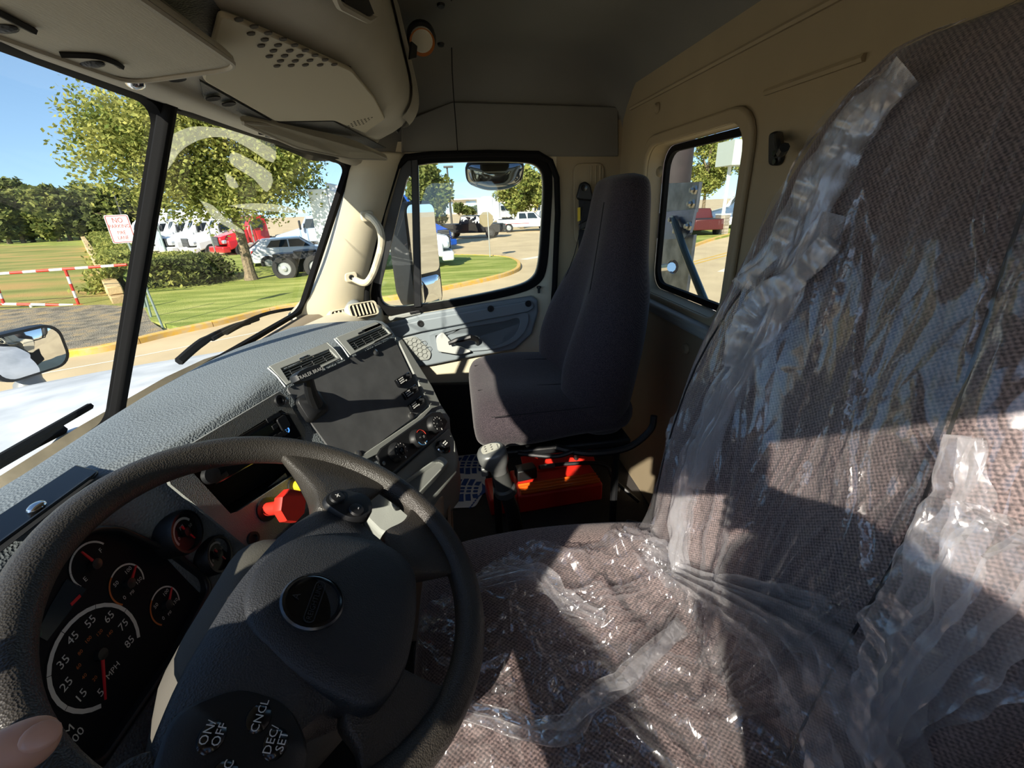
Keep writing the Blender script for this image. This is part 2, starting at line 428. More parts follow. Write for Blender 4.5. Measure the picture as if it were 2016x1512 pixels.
# ---- passenger door
def dp(px, py, h=0.0): return at(px, py, y=YR - h)
hole_px = [(760, 606), (747, 590), (748, 556), (775, 450), (803, 340), (822, 321), (930, 317), (1040, 318), (1063, 328), (1073, 352), (1068, 450), (1062, 530), (1048, 553), (1015, 567), (900, 591), (800, 606)]
def chaikin(P, k=2):
    for _ in range(k):
        Q = []
        for i in range(len(P)):
            (x0, y0), (x1, y1) = P[i], P[(i + 1) % len(P)]; Q += [(x0 * .75 + x1 * .25, y0 * .75 + y1 * .25), (x0 * .25 + x1 * .75, y0 * .25 + y1 * .75)]
        P = Q
    return P
hole_px = chaikin(hole_px); hole = [dp(*p) for p in hole_px]
door = thing('door_1', None, None, (0, YR, ZF), kind='structure')
out = [V((-.50, YR, ZF)), V((.384, YR, ZF)), V((.384, YR, 2.55)), V((-.16, YR, 2.55)), V((-.33, YR, 2.10)), V((-.50, YR, 1.98))]
b = MB(); b.sheet(out, [hole], (0, .045, 0)); obj('door_body', b, beige, door)
# black window frame: ring round the opening
big_px = [(748, 622), (730, 600), (730, 552), (757, 445), (786, 330), (812, 307), (930, 304), (1050, 304), (1078, 316), (1090, 345), (1084, 450), (1078, 535), (1062, 562), (1022, 580), (900, 604), (790, 622)]; big_px = chaikin(big_px)
b = MB(); b.ring([dp(*p, .006) for p in big_px], [dp(*p, .006) for p in hole_px], (0, .03, 0)); obj('window_frame', b, rubber, door, bevel=.004)
# quarter-window divider bar
b = MB(); b.prism([dp(809, 312, .012), dp(823, 312, .012), dp(830, 604, .012), dp(815, 606, .012)], (0, .03, 0)); obj('divider_bar', b, black, door, bevel=.003)
b = MB(); b.prism([dp(780, 330, .009), dp(812, 312, .009), dp(812, 350, .009), dp(803, 345, .009), dp(750, 560, .009), dp(735, 556, .009)], (0, .022, 0)); obj('corner_filler', b, black, door)
b = MB(); b.prism([dp(*p, -.02) for p in hole_px], (0, .004, 0)); wg = obj('pane', b, glass, door)
# white painted outer skin seen past the frame
b = MB(); b.prism([V((.372, 1.80, 1.98)), V((.41, 1.80, 1.98)), V((.41, 1.80, 2.5)), V((.372, 1.80, 2.5))], (0, .02, 0)); obj('outer_skin', b, mat('white_paint', 'e6e8ea', .25, coat=.5), door)

b = MB(); b.prism([V((-.50, YR - .001, ZF)), V((.383, YR - .001, ZF)), V((.383, YR - .001, 1.60)), V((.10, YR - .001, 1.66)), V((-.50, YR - .001, 1.70))], (0, -.02, 0)); obj('footwell_shade', b, mat('footwell_shade_dark', '1c1c1d', .9), door, bevel=.008)  # dark sheet added over the lower door for the shade of the footwell
# lower trim: beige carrier with the grey-blue insert, bowl, pull handle, speaker
insert = mat('door_grey', '7d868c', .6, bump=.15, bscale=900)
trimpx = [(722, 660), (745, 640), (830, 616), (950, 596), (1045, 581), (1057, 588), (1058, 612), (1046, 655), (1012, 686), (930, 700), (850, 716), (760, 730), (722, 735)]
b = MB(); b.prism([dp(*p, .0) for p in trimpx], (0, -.022, 0)); obj('door_insert', b, insert, door, bevel=.008, seg=3)
# top rail of the insert
b = MB(); b.prism(roundpoly([dp(735, 652, .02), dp(830, 628, .02), dp(1046, 590, .02), dp(1052, 604, .02), dp(1040, 613, .02), dp(832, 652, .02), dp(735, 676, .02)], .012), (0, -.014, 0)); obj('door_rail', b, insert, door, bevel=.005)
# recessed bowl ring (armrest scoop)
bo = catmull([(845, 660), (900, 643), (1000, 625), (1034, 616), (1040, 632), (1025, 662), (985, 684), (920, 692), (868, 694), (850, 680), (845, 660)], 5)[:-1]
bc = (930, 664); bi = [(bc[0] + (p[0] - bc[0]) * .86, bc[1] + (p[1] - bc[1]) * .80) for p in bo]
b = MB(); b.loft([[dp(*p, .022) for p in bo], [dp(*p, .030) for p in bo], [dp(*p, .028) for p in bi], [dp(*p, .004) for p in [(bc[0] + (q[0] - bc[0]) * .94, bc[1] + (q[1] - bc[1]) * .9) for q in bi]]], True, True)
obj('door_pocket', b, insert, door, ang=50)
b = MB(); b.prism(roundpoly([dp(858, 662, .028), dp(872, 652, .028), dp(892, 676, .028), dp(930, 690, .028), dp(905, 697, .028), dp(862, 690, .028)], .012), (0, -.014, 0)); obj('armrest_step', b, mat('door_light', 'b3b6b2', .55), door, bevel=.006)
b = MB(); b.tube([dp(884, 676, .055), dp(900, 670, .062), dp(925, 664, .062), dp(938, 668, .045), dp(940, 676, .02)], [.008, .011, .012, .011, .010], 8); obj('pull_handle', b, black, door)
# speaker with honeycomb cells
sp = roundpoly([dp(782, 668, .024), dp(818, 660, .024), dp(850, 694, .024), dp(846, 708, .024), dp(806, 710, .024)], .018)
b = MB(); b.prism(sp, (0, -.005, 0)); spk = obj('speaker_grille', b, panel_m, door, bevel=.002)
cell = MB(); cell.lathe([(.0105, 0), (.0118, .0012), (.0105, .0024)], (0, 0, 0), (0, -1, 0), 6, False); cellm = cell.mesh('hex', panel_m)
for q in range(-3, 4):
    for r_ in range(-3, 4):
        x, y = 817 + q * 8.6 + r_ * 1.0, 686 + r_ * 8.4 - q * 1.4 + (4.2 if q % 2 else 0)
        if ((x - 817) / 27) ** 2 + ((y - 686) / 21) ** 2 < 1 :
            o = obj('grille_cell', cellm, None, spk); o.location = dp(x, y, .030)
for px, py in ((828, 637), (966, 608), (1040, 598)):
    b = MB(); b.lathe([(.0, .001), (.006, .001), (.0075, .004), (.012, .004), (.013, 0)], dp(px, py, .034), (0, -1, 0), 14); obj('screw', b, black, door)
b = MB(); b.lathe([(.005, 0), (.005, .016), (.009, .020), (.009, .026), (.004, .028)], dp(1061, 577, .012), (0, 0, 1), 10); obj('lock_pin', b, black, door)
b = MB(); b.prism([dp(765, 623, .01), dp(826, 610, .01), dp(830, 617, .01), dp(766, 631, .01)], (0, -.012, 0)); sw = obj('window_switch', b, panel_m, door, bevel=.003)
b = MB(); b.prism([dp(806, 614, .022), dp(826, 610, .022), dp(828, 615, .022), dp(808, 619, .022)], (0, -.004, 0)); obj('switch_rocker', b, black, sw, bevel=.002)
b = MB(); b.tube([at(1075, 706, y=1.62), at(1067, 690, y=1.61), at(1070, 676, y=1.61), at(1082, 669, y=1.63), at(1094, 666, y=1.68)], .011, 8); obj('grab_loop', b, insert, door)

# ---- A-pillar between windshield and passenger door, and the grab bar on it
apl = [at(700, 300, y=1.60), at(694, 330, y=1.60), at(672, 430, y=1.59), at(645, 520, y=1.575), at(612, 588, y=1.55), at(575, 632, y=1.50)]
apr = [at(792, 300, y=1.695), at(783, 330, y=1.695), at(756, 430, y=1.695), at(736, 520, y=1.695), at(722, 590, y=1.695), at(718, 650, y=1.69)]
rows = []
for a, c in zip(catmull(apl, 4), catmull(apr, 4)):
    a, c = V(a), V(c); mid = (a + c) / 2; d = (c - a); nrm = V((d.y, -d.x, 0)).normalized(); 
    if nrm.y > 0: nrm = -nrm
    rows.append([a + nrm * -.03, a] + [lerp(a, c, t) + nrm * .028 * math.sin(PI * t) for t in (.15, .3, .5, .7, .85)] + [c, c - nrm * .03])
b = MB(); b.grid(rows); apil = obj('trim_1', b, beige, kind='structure', ang=60)
apil.modifiers.new('s', 'SOLIDIFY').thickness = .012
# mirrored pillar on the driver's side
b = MB(); b.grid([[V((p.x, 2 * YC - p.y - .02, p.z)) for p in r[2:-2]] for r in rows]); o = obj('trim_2', b, beige, kind='structure', ang=60); o.modifiers.new('s', 'SOLIDIFY').thickness = .012

gh = thing('grab_handle', 'beige curved grab bar screwed to the pillar beside the passenger window', 'grab handle', at(700, 545, y=1.62))
def gp(px, py, h): return at(px, py, y=1.60 - h)
b = MB(); b.tube(catmull([gp(722, 425, .0), gp(735, 432, .035), gp(748, 452, .048), gp(751, 480, .05), gp(741, 520, .05), gp(729, 548, .045), gp(716, 557, .03), gp(694, 548, 0.0)], 5), .0115, 10); obj('bar', b, beige, gh)
for px, py, a in ((722, 426, .3), (690, 545, .3)):
    c = at(px, py, y=1.602); b = MB(); R_ = Matrix.Rotation(.5, 3, 'Z')
    b.prism([c + R_ @ V((p[0], 0, p[1])) for p in rrect(.045, .034, .011)], R_ @ V((0, -.012, 0))); mt = obj('mount', b, beige, gh, bevel=.004)
    b = MB(); b.lathe([(.0, .002), (.003, .002), (.004, .005), (.008, .005), (.009, 0)], c + V((.006, -.013, .0)), (.3, -1, 0), 12); obj('screw', b, black, mt)

# ---- windshield: two panes, centre bar, rubber surround
bar_b, bar_t = at(222, 838, y=YC), at(328, 196, y=YC)
rb, rt = at(597, 614, y=1.535), at(694, 322, y=1.60)
topmid = at(500, 262, y=1.16); botmid = at(415, 724, y=1.06)
def wsp(s, t, side=1):
    """point on the windshield: s 0 at the centre bar .. 1 at the pillar, t 0 bottom .. 1 top"""
    bo_ = bar_b.lerp(rb, s) + (botmid - bar_b.lerp(rb, .5)) * (4 * s * (1 - s)) * .6
    to_ = bar_t.lerp(rt, s) + (topmid - bar_t.lerp(rt, .5)) * (4 * s * (1 - s)) * .6
    p = bo_.lerp(to_, t) + V((-.012, 0, 0)) * 4 * t * (1 - t)
    if side < 0: p = V((p.x, 2 * YC - p.y, p.z))
    return p
frit = mat('frit_black', '0a0a0b', .85, spec=.15)
ws = thing('window_1', None, None, bar_b, kind='structure')
for sd in (1, -1):
    b = MB(); b.grid([[wsp(s / 12, t / 8, sd) + V((-.02, 0, 0)) for s in range(13)] for t in range(9)])
    o = obj('windshield_pane', b, wsglass, ws, ang=60)
    # rubber border
    ins = .045; N_ = 40; A = []; Bq = []
    def bp(u, w):
        # rounded rectangle walk
        return wsp(max(0, min(1, u)), max(0, min(1, w)), sd)
    rect = rrect(1, 1, .12, 6); A = [bp(p[0] + .5, p[1] + .5) for p in [(q[0] * 1.06, q[1] * 1.08) for q in rrect(1, 1, .02, 6)]]
    Bq = [bp(p[0] * .982 + .493, p[1] * .955 + .506) for p in rrect(1, 1, .06, 6)]
    b = MB(); b.ring([p + V((.004, 0, 0)) for p in A], [p + V((.004, 0, 0)) for p in Bq], (-.016, 0, 0)); obj('windshield_seal', b, frit, ws)
d_ = (bar_t - bar_b).normalized(); b = MB()
pr = [(-.016, -.018), (.0, .012), (.016, .018), (.016, -.022), (-.016, -.022)]
prof = [V((.010, -.0105, 0)), V((.015, -.006, 0)), V((.015, .006, 0)), V((.010, .0105, 0)), V((-.006, .0105, 0)), V((-.006, -.0105, 0))]
b.loft([[bar_b + d_ * -.03 + p for p in prof], [bar_t + d_ * .02 + p for p in prof]]); obj('centre_bar', b, rubber, ws, bevel=.004)
# header above the windshield
b = MB(); hd = []
for sd in (-1, 1):
    for s in ([1, .8, .6, .4, .2] if sd < 0 else [0, .2, .4, .6, .8, 1]):
        p = wsp(s, 1.0, sd); hd.append([p + V((-.005, 0, -.006)), p + V((.014, 0, -.008)), p + V((.03, 0, .0)), p + V((.05, 0, .03)), p + V((.05, 0, .10)), p + V((-.03, 0, .10))])
b.grid(hd); o = obj('trim_4', b, console_m, kind='structure', ang=60)
# cowl panel between glass and dashboard
cw = []
for sd in (-1, 1):
    for s in ([1, .8, .6, .4, .2] if sd < 0 else [0, .2, .4, .6, .8, 1]):
        p = wsp(s, .0, sd); cw.append([p + V((-.03, 0, -.02)), p + V((.01, 0, -.004)), p + V((.05, 0, -.012)), p + V((.10, 0, -.06))])
b = MB(); b.grid(cw); obj('trim_5', b, mat('cowl_tan', '8b7f6c', .8), kind='structure', ang=60)
# ------------------------------------------------------------------ dashboard
dash = thing('dashboard', 'grey moulded dashboard wrapping round the driver, with vents, gauges and switches', 'dashboard', (-.45, .6, 1.6))
# rows across the car: A cowl, B crown, C brow, D top of face, E bottom of face, F knee, G toe
ST = [  # A, B, C, D, E, F, G
 [(-.575,-.10,2.00),(-.54,-.10,2.045),(-.50,-.10,2.052),(-.452,-.10,2.02),(-.40,-.10,1.74),(-.44,-.10,1.60),(-.62,-.10,1.45)],
 [(-.605,.20,2.00),(-.56,.20,2.045),(-.50,.20,2.055),(-.455,.20,2.02),(-.40,.20,1.73),(-.44,.20,1.60),(-.62,.20,1.45)],
 [(-.63,.46,2.00),(-.575,.46,2.05),(-.492,.46,2.058),(-.452,.46,2.025),(-.40,.46,1.75),(-.44,.46,1.60),(-.62,.46,1.45)],
 [(-.635,.585,2.00),(-.57,.59,2.052),(-.43,.59,2.06),(-.405,.585,2.04),(-.37,.60,1.77),(-.42,.60,1.60),(-.62,.60,1.45)],
 [(-.64,.72,2.00),(-.56,.73,2.058),(-.383,.715,2.066),(-.360,.71,2.046),(-.30,.69,1.80),(-.36,.70,1.60),(-.62,.70,1.45)],
 [(-.64,.82,2.00),(-.54,.85,2.066),(-.362,.815,2.074),(-.334,.795,2.045),(-.222,.775,1.815),(-.28,.80,1.58),(-.60,.80,1.40)],
 [(-.625,1.00,2.00),(-.50,1.00,2.072),(-.292,.96,2.080),(-.262,.945,2.043),(-.142,.93,1.808),(-.20,.94,1.58),(-.56,.95,1.40)],
 [(-.60,1.16,2.00),(-.44,1.14,2.070),(-.212,1.125,2.080),(-.180,1.112,2.040),(-.062,1.08,1.802),(-.11,1.07,1.58),(-.50,1.08,1.40)],
 [(-.59,1.20,2.00),(-.44,1.175,2.060),(-.218,1.16,2.068),(-.190,1.148,2.030),(-.066,1.112,1.796),(-.12,1.10,1.58),(-.50,1.11,1.40)],
 [(-.585,1.21,1.96),(-.46,1.185,1.96),(-.26,1.172,1.98),(-.24,1.162,1.95),(-.14,1.125,1.75),(-.20,1.115,1.58),(-.52,1.12,1.40)],
]
sm = [catmull([s[r] for s in ST], 5) for r in range(7)]
rows = []
for j in range(len(sm[0])):
    c = [V(sm[r][j]) for r in range(7)]
    top = catmull([c[0], c[1], c[2]], 4)
    top = [V(p) for p in top[:-1]]
    # rounded brow
    br = [c[2].lerp(c[1], .06), c[2] + (c[3] - c[2]) * .12 + V((0, 0, .0)), c[2].lerp(c[3], .5) + V((.002, 0, .004)), c[3]]
    fc = [c[3].lerp(c[4], t) for t in (.02, .25, .5, .75, .97)]
    low = catmull([c[4], c[5], c[6]], 4)
    rows.append(top + br + fc + [V(p) for p in low])
CUT = [[(372, 926), (548, 804), (566, 815), (622, 905), (462, 1010), (446, 1012)], [(551, 729), (646, 690), (662, 707), (566, 753)], [(681, 674), (752, 643), (765, 659), (697, 693)]]
# refine the grid so the openings for radio slot and vents can be left out cleanly
fine_rows = []
for a, c in zip(rows, rows[1:]):
    for k in range(4): fine_rows.append([p.lerp(q, k / 4) for p, q in zip(a, c)])
fine_rows.append(rows[-1])
def refine(r):
    o = []
    for a, c in zip(r, r[1:]): o += [a, a.lerp(c, .333), a.lerp(c, .667)]
    return o + [r[-1]]
fine_rows = [refine(r) for r in fine_rows]
nr, nc = len(fine_rows), len(fine_rows[0]); fs = []
for i in range(nr - 1):
    for j in range(nc - 1):
        m_ = (fine_rows[i][j] + fine_rows[i + 1][j + 1]) / 2
        if m_.y > .3 and any(inside(proj(m_), P) for P in CUT): continue
        fs.append((i * nc + j, i * nc + j + 1, (i + 1) * nc + j + 1, (i + 1) * nc + j))
b = MB(); b.add([p for r in fine_rows for p in r], fs); shell = obj('dash_shell', b, dash_m, dash, ang=50)

# --- stack plane
SN = V((.77, -.48, .42)).normalized()
def mkplane(p, q, r):
    n = (V(q) - V(p)).cross(V(r) - V(p)).normalized()
    return -n if n.x < 0 else n
SP0 = V((-.334, .795, 2.045)); SN = mkplane(ST[5][3], ST[7][3], ST[6][4])
SU = (V(ST[7][3]) - V(ST[5][3])).normalized(); SV = SN.cross(SU).normalized()
if SV.z < 0: SV = -SV
def sp(px, py, h=.004): return onp(px, py, SP0, SN, h)
# blank black plate with bolts
b = MB(); b.prism(roundpoly([sp(562, 766), sp(772, 666), sp(780, 680), sp(822, 770), sp(838, 800), sp(812, 822), sp(705, 902), sp(660, 902)], .006), SN * .004); plate = obj('blank_panel', b, plate_m, dash)
for px, py in ((738, 694), (704, 895), (808, 819), (560, 790)):
    p = sp(px, py, .008); b = MB(); b.lathe([(.008, 0), (.008, .003), (.005, .005), (0, .0055)], p, SN, 12); obj('bolt', b, steel, plate)
# raised rim right of the plate
b = MB(); b.prism(roundpoly([sp(776, 664, .003), sp(786, 668, .003), sp(846, 762, .003), sp(864, 800, .003), sp(846, 806, .003), sp(812, 842, .003), sp(738, 896, .003), sp(700, 914, .003), sp(696, 906, .003), sp(815, 826, .003), sp(842, 802, .003), sp(826, 768, .003)], .004), SN * .008); obj('plate_surround', b, panel_m, dash, bevel=.003)

# --- vents: panel on the sloping band above the plate
VN = mkplane(ST[5][2], ST[7][2], ST[6][3]); VP0 = V(ST[6][2]).lerp(V(ST[6][3]), .5) + VN * .009
def vp(px, py, h=.003): return onp(px, py, VP0, VN, h)
def vent(frame, opening, tab, k):
    b = MB(); b.ring([vp(*p) for p in frame], [vp(*p) for p in opening], VN * .006); v = obj('air_vent', b, panel_m, dash, bevel=.0015)
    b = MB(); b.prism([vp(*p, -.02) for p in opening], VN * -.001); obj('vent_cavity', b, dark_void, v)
    a, b_, c, d = [V((*p, 0)) for p in opening]      # TL TR BR BL
    for i in range(5):
        t = (i + .5) / 5; l = a.lerp(d, t); r = b_.lerp(c, t)
        m = MB(); p, q = vp(l.x, l.y, .004), vp(r.x, r.y, .004); up = (vp(a.x, a.y) - vp(d.x, d.y)).normalized()
        w = up * .0008 + VN * .0008; m.prism([p - w, q - w, q + w, p + w], VN * .0018); obj('slat', m, panel_m, v)
    for i in range(4):
        t = (i + .7) / 4.4; l = a.lerp(b_, t); r = d.lerp(c, t)
        m = MB(); m.tube([vp(l.x, l.y, .002), vp(r.x, r.y, .002)], .001, 4); obj('slat', m, black, v)
    p = vp(*tab, .009); u = (vp(b_.x, b_.y) - vp(a.x, a.y)).normalized()
    m = MB(); m.prism([p - u * .012, p + u * .012, p + u * .012 + (vp(tab[0], tab[1] - 3, .009) - p), p - u * .012 + (vp(tab[0], tab[1] - 3, .009) - p)], VN * .002); obj('vent_tab', m, chrome if k == 0 else black, v, bevel=.001)
vent([(527, 724), (643, 676), (671, 707), (562, 761)], [(551, 729), (646, 690), (662, 707), (566, 753)], (598, 705), 0)
vent([(659, 667), (738, 636), (772, 660), (688, 702)], [(681, 674), (752, 643), (765, 659), (697, 693)], (711, 656), 1)
# chrome beads beside the vents
for L in ([(527, 724), (545, 740), (562, 762)], [(643, 675), (660, 690), (674, 708)], [(658, 667), (674, 684), (687, 703)]):
    b = MB(); b.tube([vp(*p, .008) for p in L], .0016, 5); obj('bead', b, mat('bead_pale', 'b4b7b3', .5), dash)

# --- trailer brake lever
tb = at(612, 800, y=.86); base = sp(612, 800, .008)
b = MB(); b.loft([[base + SU * p[0] + SV * p[1] + SN * h for p in rrect(w, w2, .012)] for w, w2, h in ((.058, .054, 0), (.055, .050, .010), (.034, .034, .018))]); lv = obj('trailer_brake_lever', b, black, dash, bevel=.002)
tipv = onp(606, 742, base + SN * .075, SN)
b = MB(); b.tube(catmull([base + SN * .015, base.lerp(tipv, .5) + SN * .004, tipv], 4), [.013, .0125, .012, .0115, .011, .010, .0095, .009, .009][:9], 10); obj('lever_stem', b, black, lv)
kx = (onp(640, 725, tipv, SN) - onp(590, 747, tipv, SN)).normalized(); ky = (CAM - tipv).normalized(); ky = (ky - kx * ky.dot(kx)).normalized(); kz = kx.cross(ky)
kc = tipv + V((0, 0, .004))
pr = [(-.030, -.007), (-.020, -.011), (.0, -.0125), (.020, -.011), (.030, -.007), (.031, .003), (.022, .009), (0, .011), (-.022, .009), (-.031, .003)]
b = MB(); b.loft([[kc + kx * p[0] * s + kz * p[1] * s + ky * h for p in pr] for s, h in ((.88, -.012), (1, -.007), (1, .004), (.9, .009))]); kn = obj('lever_knob', b, black, lv)
up_ = V((0, 0, 1)); text('lettering', 'TRAILER BRAKE', .0088, kc + ky * .0095, kx, kz if kz.z > 0 else -kz, white_txt, lv)

# --- three rocker valves with labels at the right of the plate
for i, (px, py) in enumerate(((792, 748), (805, 773), (817, 796))):
    c = sp(px, py, .008); q = MB()
    q.prism([c + SU * a + SV * d_ for a, d_ in ((-.030, -.010), (.024, -.010), (.028, -.004), (.028, .010), (-.030, .010))], SN * .010); rk = obj('rocker_switch', q, gloss_black, dash, bevel=.002)
    q = MB(); q.tube([c + SU * .010 + SN * .010 + SV * .006, c + SU * .018 + SN * .017, c + SU * .012 + SN * .016 - SV * .006], .0042, 8); obj('rocker_lever', q, black, rk)
    ticks('print_rows', c + SN * .0102 - SU * .014, SU, SV, .020, .015, 3, (3, 4, 5)[i], white_txt, rk, 40 + i); ticks('print_bar', c + SN * .0102 + SU * .002 - SV * .006, SU, SV, .009, .006, 1, 1, white_txt, rk)

# --- climate control panel with three dials
HP = [sp(738, 898, .006), sp(857, 806, .006), sp(879, 826, .006), sp(760, 932, .006)]
HP = [sp(736, 899, .006), sp(745, 884, .006), sp(846, 812, .006), sp(864, 812, .006), sp(878, 832, .006), sp(870, 846, .006), sp(770, 930, .006), sp(754, 926, .006)]
b = MB(); b.prism(HP, SN * .008); hv = obj('climate_panel', b, black, dash, bevel=.003)
redp, bluep = mat('print_red', 'c0392b', .5), mat('print_blue', '4a7fb0', .5)
for i, (px, py) in enumerate(((779, 892), (819, 865), (852, 838))):
    c = sp(px, py, .014); b = MB(); b.lathe([(.0235, 0), (.0235, .006), (.021, .010), (.0205, .017), (.012, .0185), (0, .0185)], c, SN, 24); dl = obj('dial', b, black, hv)
    cc = c + SN * .0188
    b = MB(); b.lathe([(.009, 0), (.0085, .005), (.006, .006), (0, .006)], cc, SN, 16); obj('dial_cap', b, gloss_black, dl)
    if i == 1:
        for a0, a1, mm in ((-100, 20, redp), (100, 220, bluep)):
            A = [cc + (SU * math.cos(math.radians(90 + lerp(a0, a1, t / 8) )) + SV * math.sin(math.radians(90 + lerp(a0, a1, t / 8)))) * .0185 for t in range(9)]
            b = MB(); b.tube(A, .0009, 4); obj('dial_scale', b, mm, dl)
        text('lettering', 'O', .008, cc + SN * .0062, SU, SV, white_txt, dl)
    else:
        for k_ in range(9):
            a = math.radians(210 - k_ * 30)
            (text('lettering', str(k_ // 2), .0052, cc + (SU * math.cos(a) + SV * math.sin(a)) * .0165, SU, SV, white_txt, dl) if i == 0 and k_ % 2 == 0 else ticks('dial_mark', cc + (SU * math.cos(a) + SV * math.sin(a)) * .0165, SU, SV, .0034 if k_ % 2 == 0 else .0014, .004, 2 if k_ % 2 == 0 else 1, 1, white_txt, dl, k_))
    b = MB(); b.prism([cc + SN * .001 + SU * a + SV * d_ for a, d_ in ((-.0012, -.019), (.0012, -.019), (.0012, -.014), (-.0012, -.014))], SN * .0006); obj('pointer', b, white_txt, dl)
for px, py in ((755, 912), (864, 826)):
    b = MB(); b.lathe([(.0045, 0), (.0045, .002), (0, .003)], sp(px, py, .014), SN, 10); obj('screw', b, steel, hv)

# --- tray and lighter below the climate panel
def low(px, py, z): return at(px, py, z=z)
b = MB()
trayo = [sp(700, 918, .0), sp(768, 938, .0), sp(884, 838, .0), sp(896, 870, .0), V(low(902, 893, 1.742)), V(low(898, 925, 1.735)), V(low(782, 1062, 1.735)), V(low(744, 1046, 1.745)), V(low(664, 962, 1.78))]
b.prism(trayo, V((.0, 0, -.10))); tr_ = obj('lower_tray', b, panel_m, dash, bevel=.008, seg=3)
o_ = [low(792, 948, 1.779), low(868, 896, 1.779), low(884, 908, 1.779), low(812, 984, 1.779), low(775, 1000, 1.779), low(764, 980, 1.779)]
b = MB(); b.ring(roundpoly(o_, .012), roundpoly([p.lerp(sum(o_, V()) / 6, .12) for p in o_], .012), (0, 0, -.012)); obj('tray_lip', b, panel_m, tr_, bevel=.003)
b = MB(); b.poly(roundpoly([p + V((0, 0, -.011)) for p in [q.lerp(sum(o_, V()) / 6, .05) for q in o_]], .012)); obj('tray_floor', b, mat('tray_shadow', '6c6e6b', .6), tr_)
ln = V((.55, -.25, .8)).normalized(); lc = onp(872, 880, V(low(872, 884, 1.775)), ln)
b = MB(); b.lathe([(.0185, -.006), (.0185, .002), (.015, .004), (.0145, .012), (.012, .015), (0, .0155)], lc, ln, 20); lt = obj('lighter_plug', b, gloss_black, dash)
b = MB(); b.lathe([(.019, -.004), (.021, 0), (.019, .003)], lc, ln, 20, False); obj('lighter_ring', b, chrome, lt)
lu = SU; lv_ = ln.cross(lu)
ticks('print_rows', lc + ln * .0158, lu, lv_ if lv_.z > 0 else -lv_, .016, .012, 2, 3, white_txt, lt, 9)
# side wall of the centre console, running down to the floor
b = MB(); b.prism([V((-.075, 1.09, 1.78)), V((-.075, .80, 1.70)), V((-.10, .80, ZF)), V((-.14, 1.08, ZF))], (-.42, .0, 0)); obj('console_side', b, mat('console_tan', 'a08a78', .6), dash, bevel=.02, seg=3)
for zz in (1.70, 1.62):
    b = MB(); b.tube([V((-.068, 1.10, zz)), V((-.068, .80, zz - .06))], .004, 6); obj('console_rib', b, MATS['console_tan'], dash)

# --- radio bezel facet, with radio, cubby and brake valves
RN = mkplane(ST[3][3], ST[5][3], V(ST[4][4])); RP0 = V(ST[4][3])
RU = (V(ST[5][3]) - V(ST[3][3])).normalized(); RV = RN.cross(RU).normalized()
if RV.z < 0: RV = -RV
def rp(px, py, h=.004): return onp(px, py, RP0, RN, h)
bez = [rp(336, 896), rp(545, 772), rp(553, 778), rp(640, 915), rp(652, 962), rp(600, 1000), rp(505, 1088), rp(488, 1084), rp(330, 955), rp(318, 925)]
holeR = [rp(372, 930), rp(390, 905), rp(548, 808), rp(562, 815), rp(618, 905), rp(606, 915), rp(462, 1008), rp(448, 1012)]
b = MB(); b.sheet(bez, [holeR], RN * .006); rb_ = obj('radio_bezel', b, textured, dash)
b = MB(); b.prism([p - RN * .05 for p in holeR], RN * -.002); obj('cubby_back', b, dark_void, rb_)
b = MB(); b.loft([[p for p in holeR], [p - RN * .05 for p in holeR]], True, False); obj('cubby_wall', b, black, rb_)
ra = [rp(386, 928, .001), rp(394, 906, .001), rp(548, 812, .001), rp(582, 866, .001), rp(430, 952, .001)]
ra = [rp(392, 912, .0), rp(545, 813, .0), rp(560, 816, .0), rp(586, 862, .0), rp(420, 955, .0), rp(402, 950, .0)]
b = MB(); b.prism(ra, RN * .012); rad = obj('radio', b, gloss_black, dash, bevel=.003)
def rr_(px, py): return rp(px, py, .0125)
b = MB(); b.prism([rr_(486, 860), rr_(538, 832), rr_(546, 846), rr_(494, 876)], RN * .001); obj('radio_display', b, mat('lcd', '23281f', .15), rad)
b = MB(); b.prism([rr_(420, 890), rr_(524, 828), rr_(526, 832), rr_(422, 895)], RN * .0012); obj('disc_slot', b, dark_void, rad)
for px, py in ((529, 826), (537, 821), (545, 817), (540, 840), (530, 868), (540, 862), (550, 857), (560, 852), (520, 873), (508, 879), (418, 932), (428, 944), (440, 936)):
    c = rr_(px, py); b = MB(); b.prism([c + RU * x + RV * y for x, y in ((-.006, -.004), (.006, -.004), (.006, .004), (-.006, .004))], RN * .0025); obj('radio_button', b, black, rad, bevel=.0008)
b = MB(); b.lathe([(.013, 0), (.012, .007), (.0, .0075)], rr_(412, 936), RN, 18); obj('radio_knob', b, black, rad)
c = rr_(555, 833); b = MB(); b.prism([c + RU * x + RV * y for x, y in rrect(.021, .024, .004)], RN * .005); sb = obj('radio_button', b, black, rad, bevel=.001)
b = MB(); b.lathe([(.0035, 0), (.0055, .0008), (.0035, .0016)], rr_(564, 847) + RN * .001, RN, 14, False); obj('lit_ring', b, mat('blue_light', '5aa0e8', .4, emit=.8), rad)
text('lettering', 'Bluetooth', .0065, rr_(494, 858) + RN * .0004 - SU * .02, RU, RV, white_txt, rad)
for px, py in ((549, 789), (497, 1060)):
    b = MB(); b.lathe([(.0, .001), (.005, .001), (.006, .004), (.010, .004), (.0105, 0)], rp(px, py, .010), RN, 14); obj('screw', b, black, rb_)
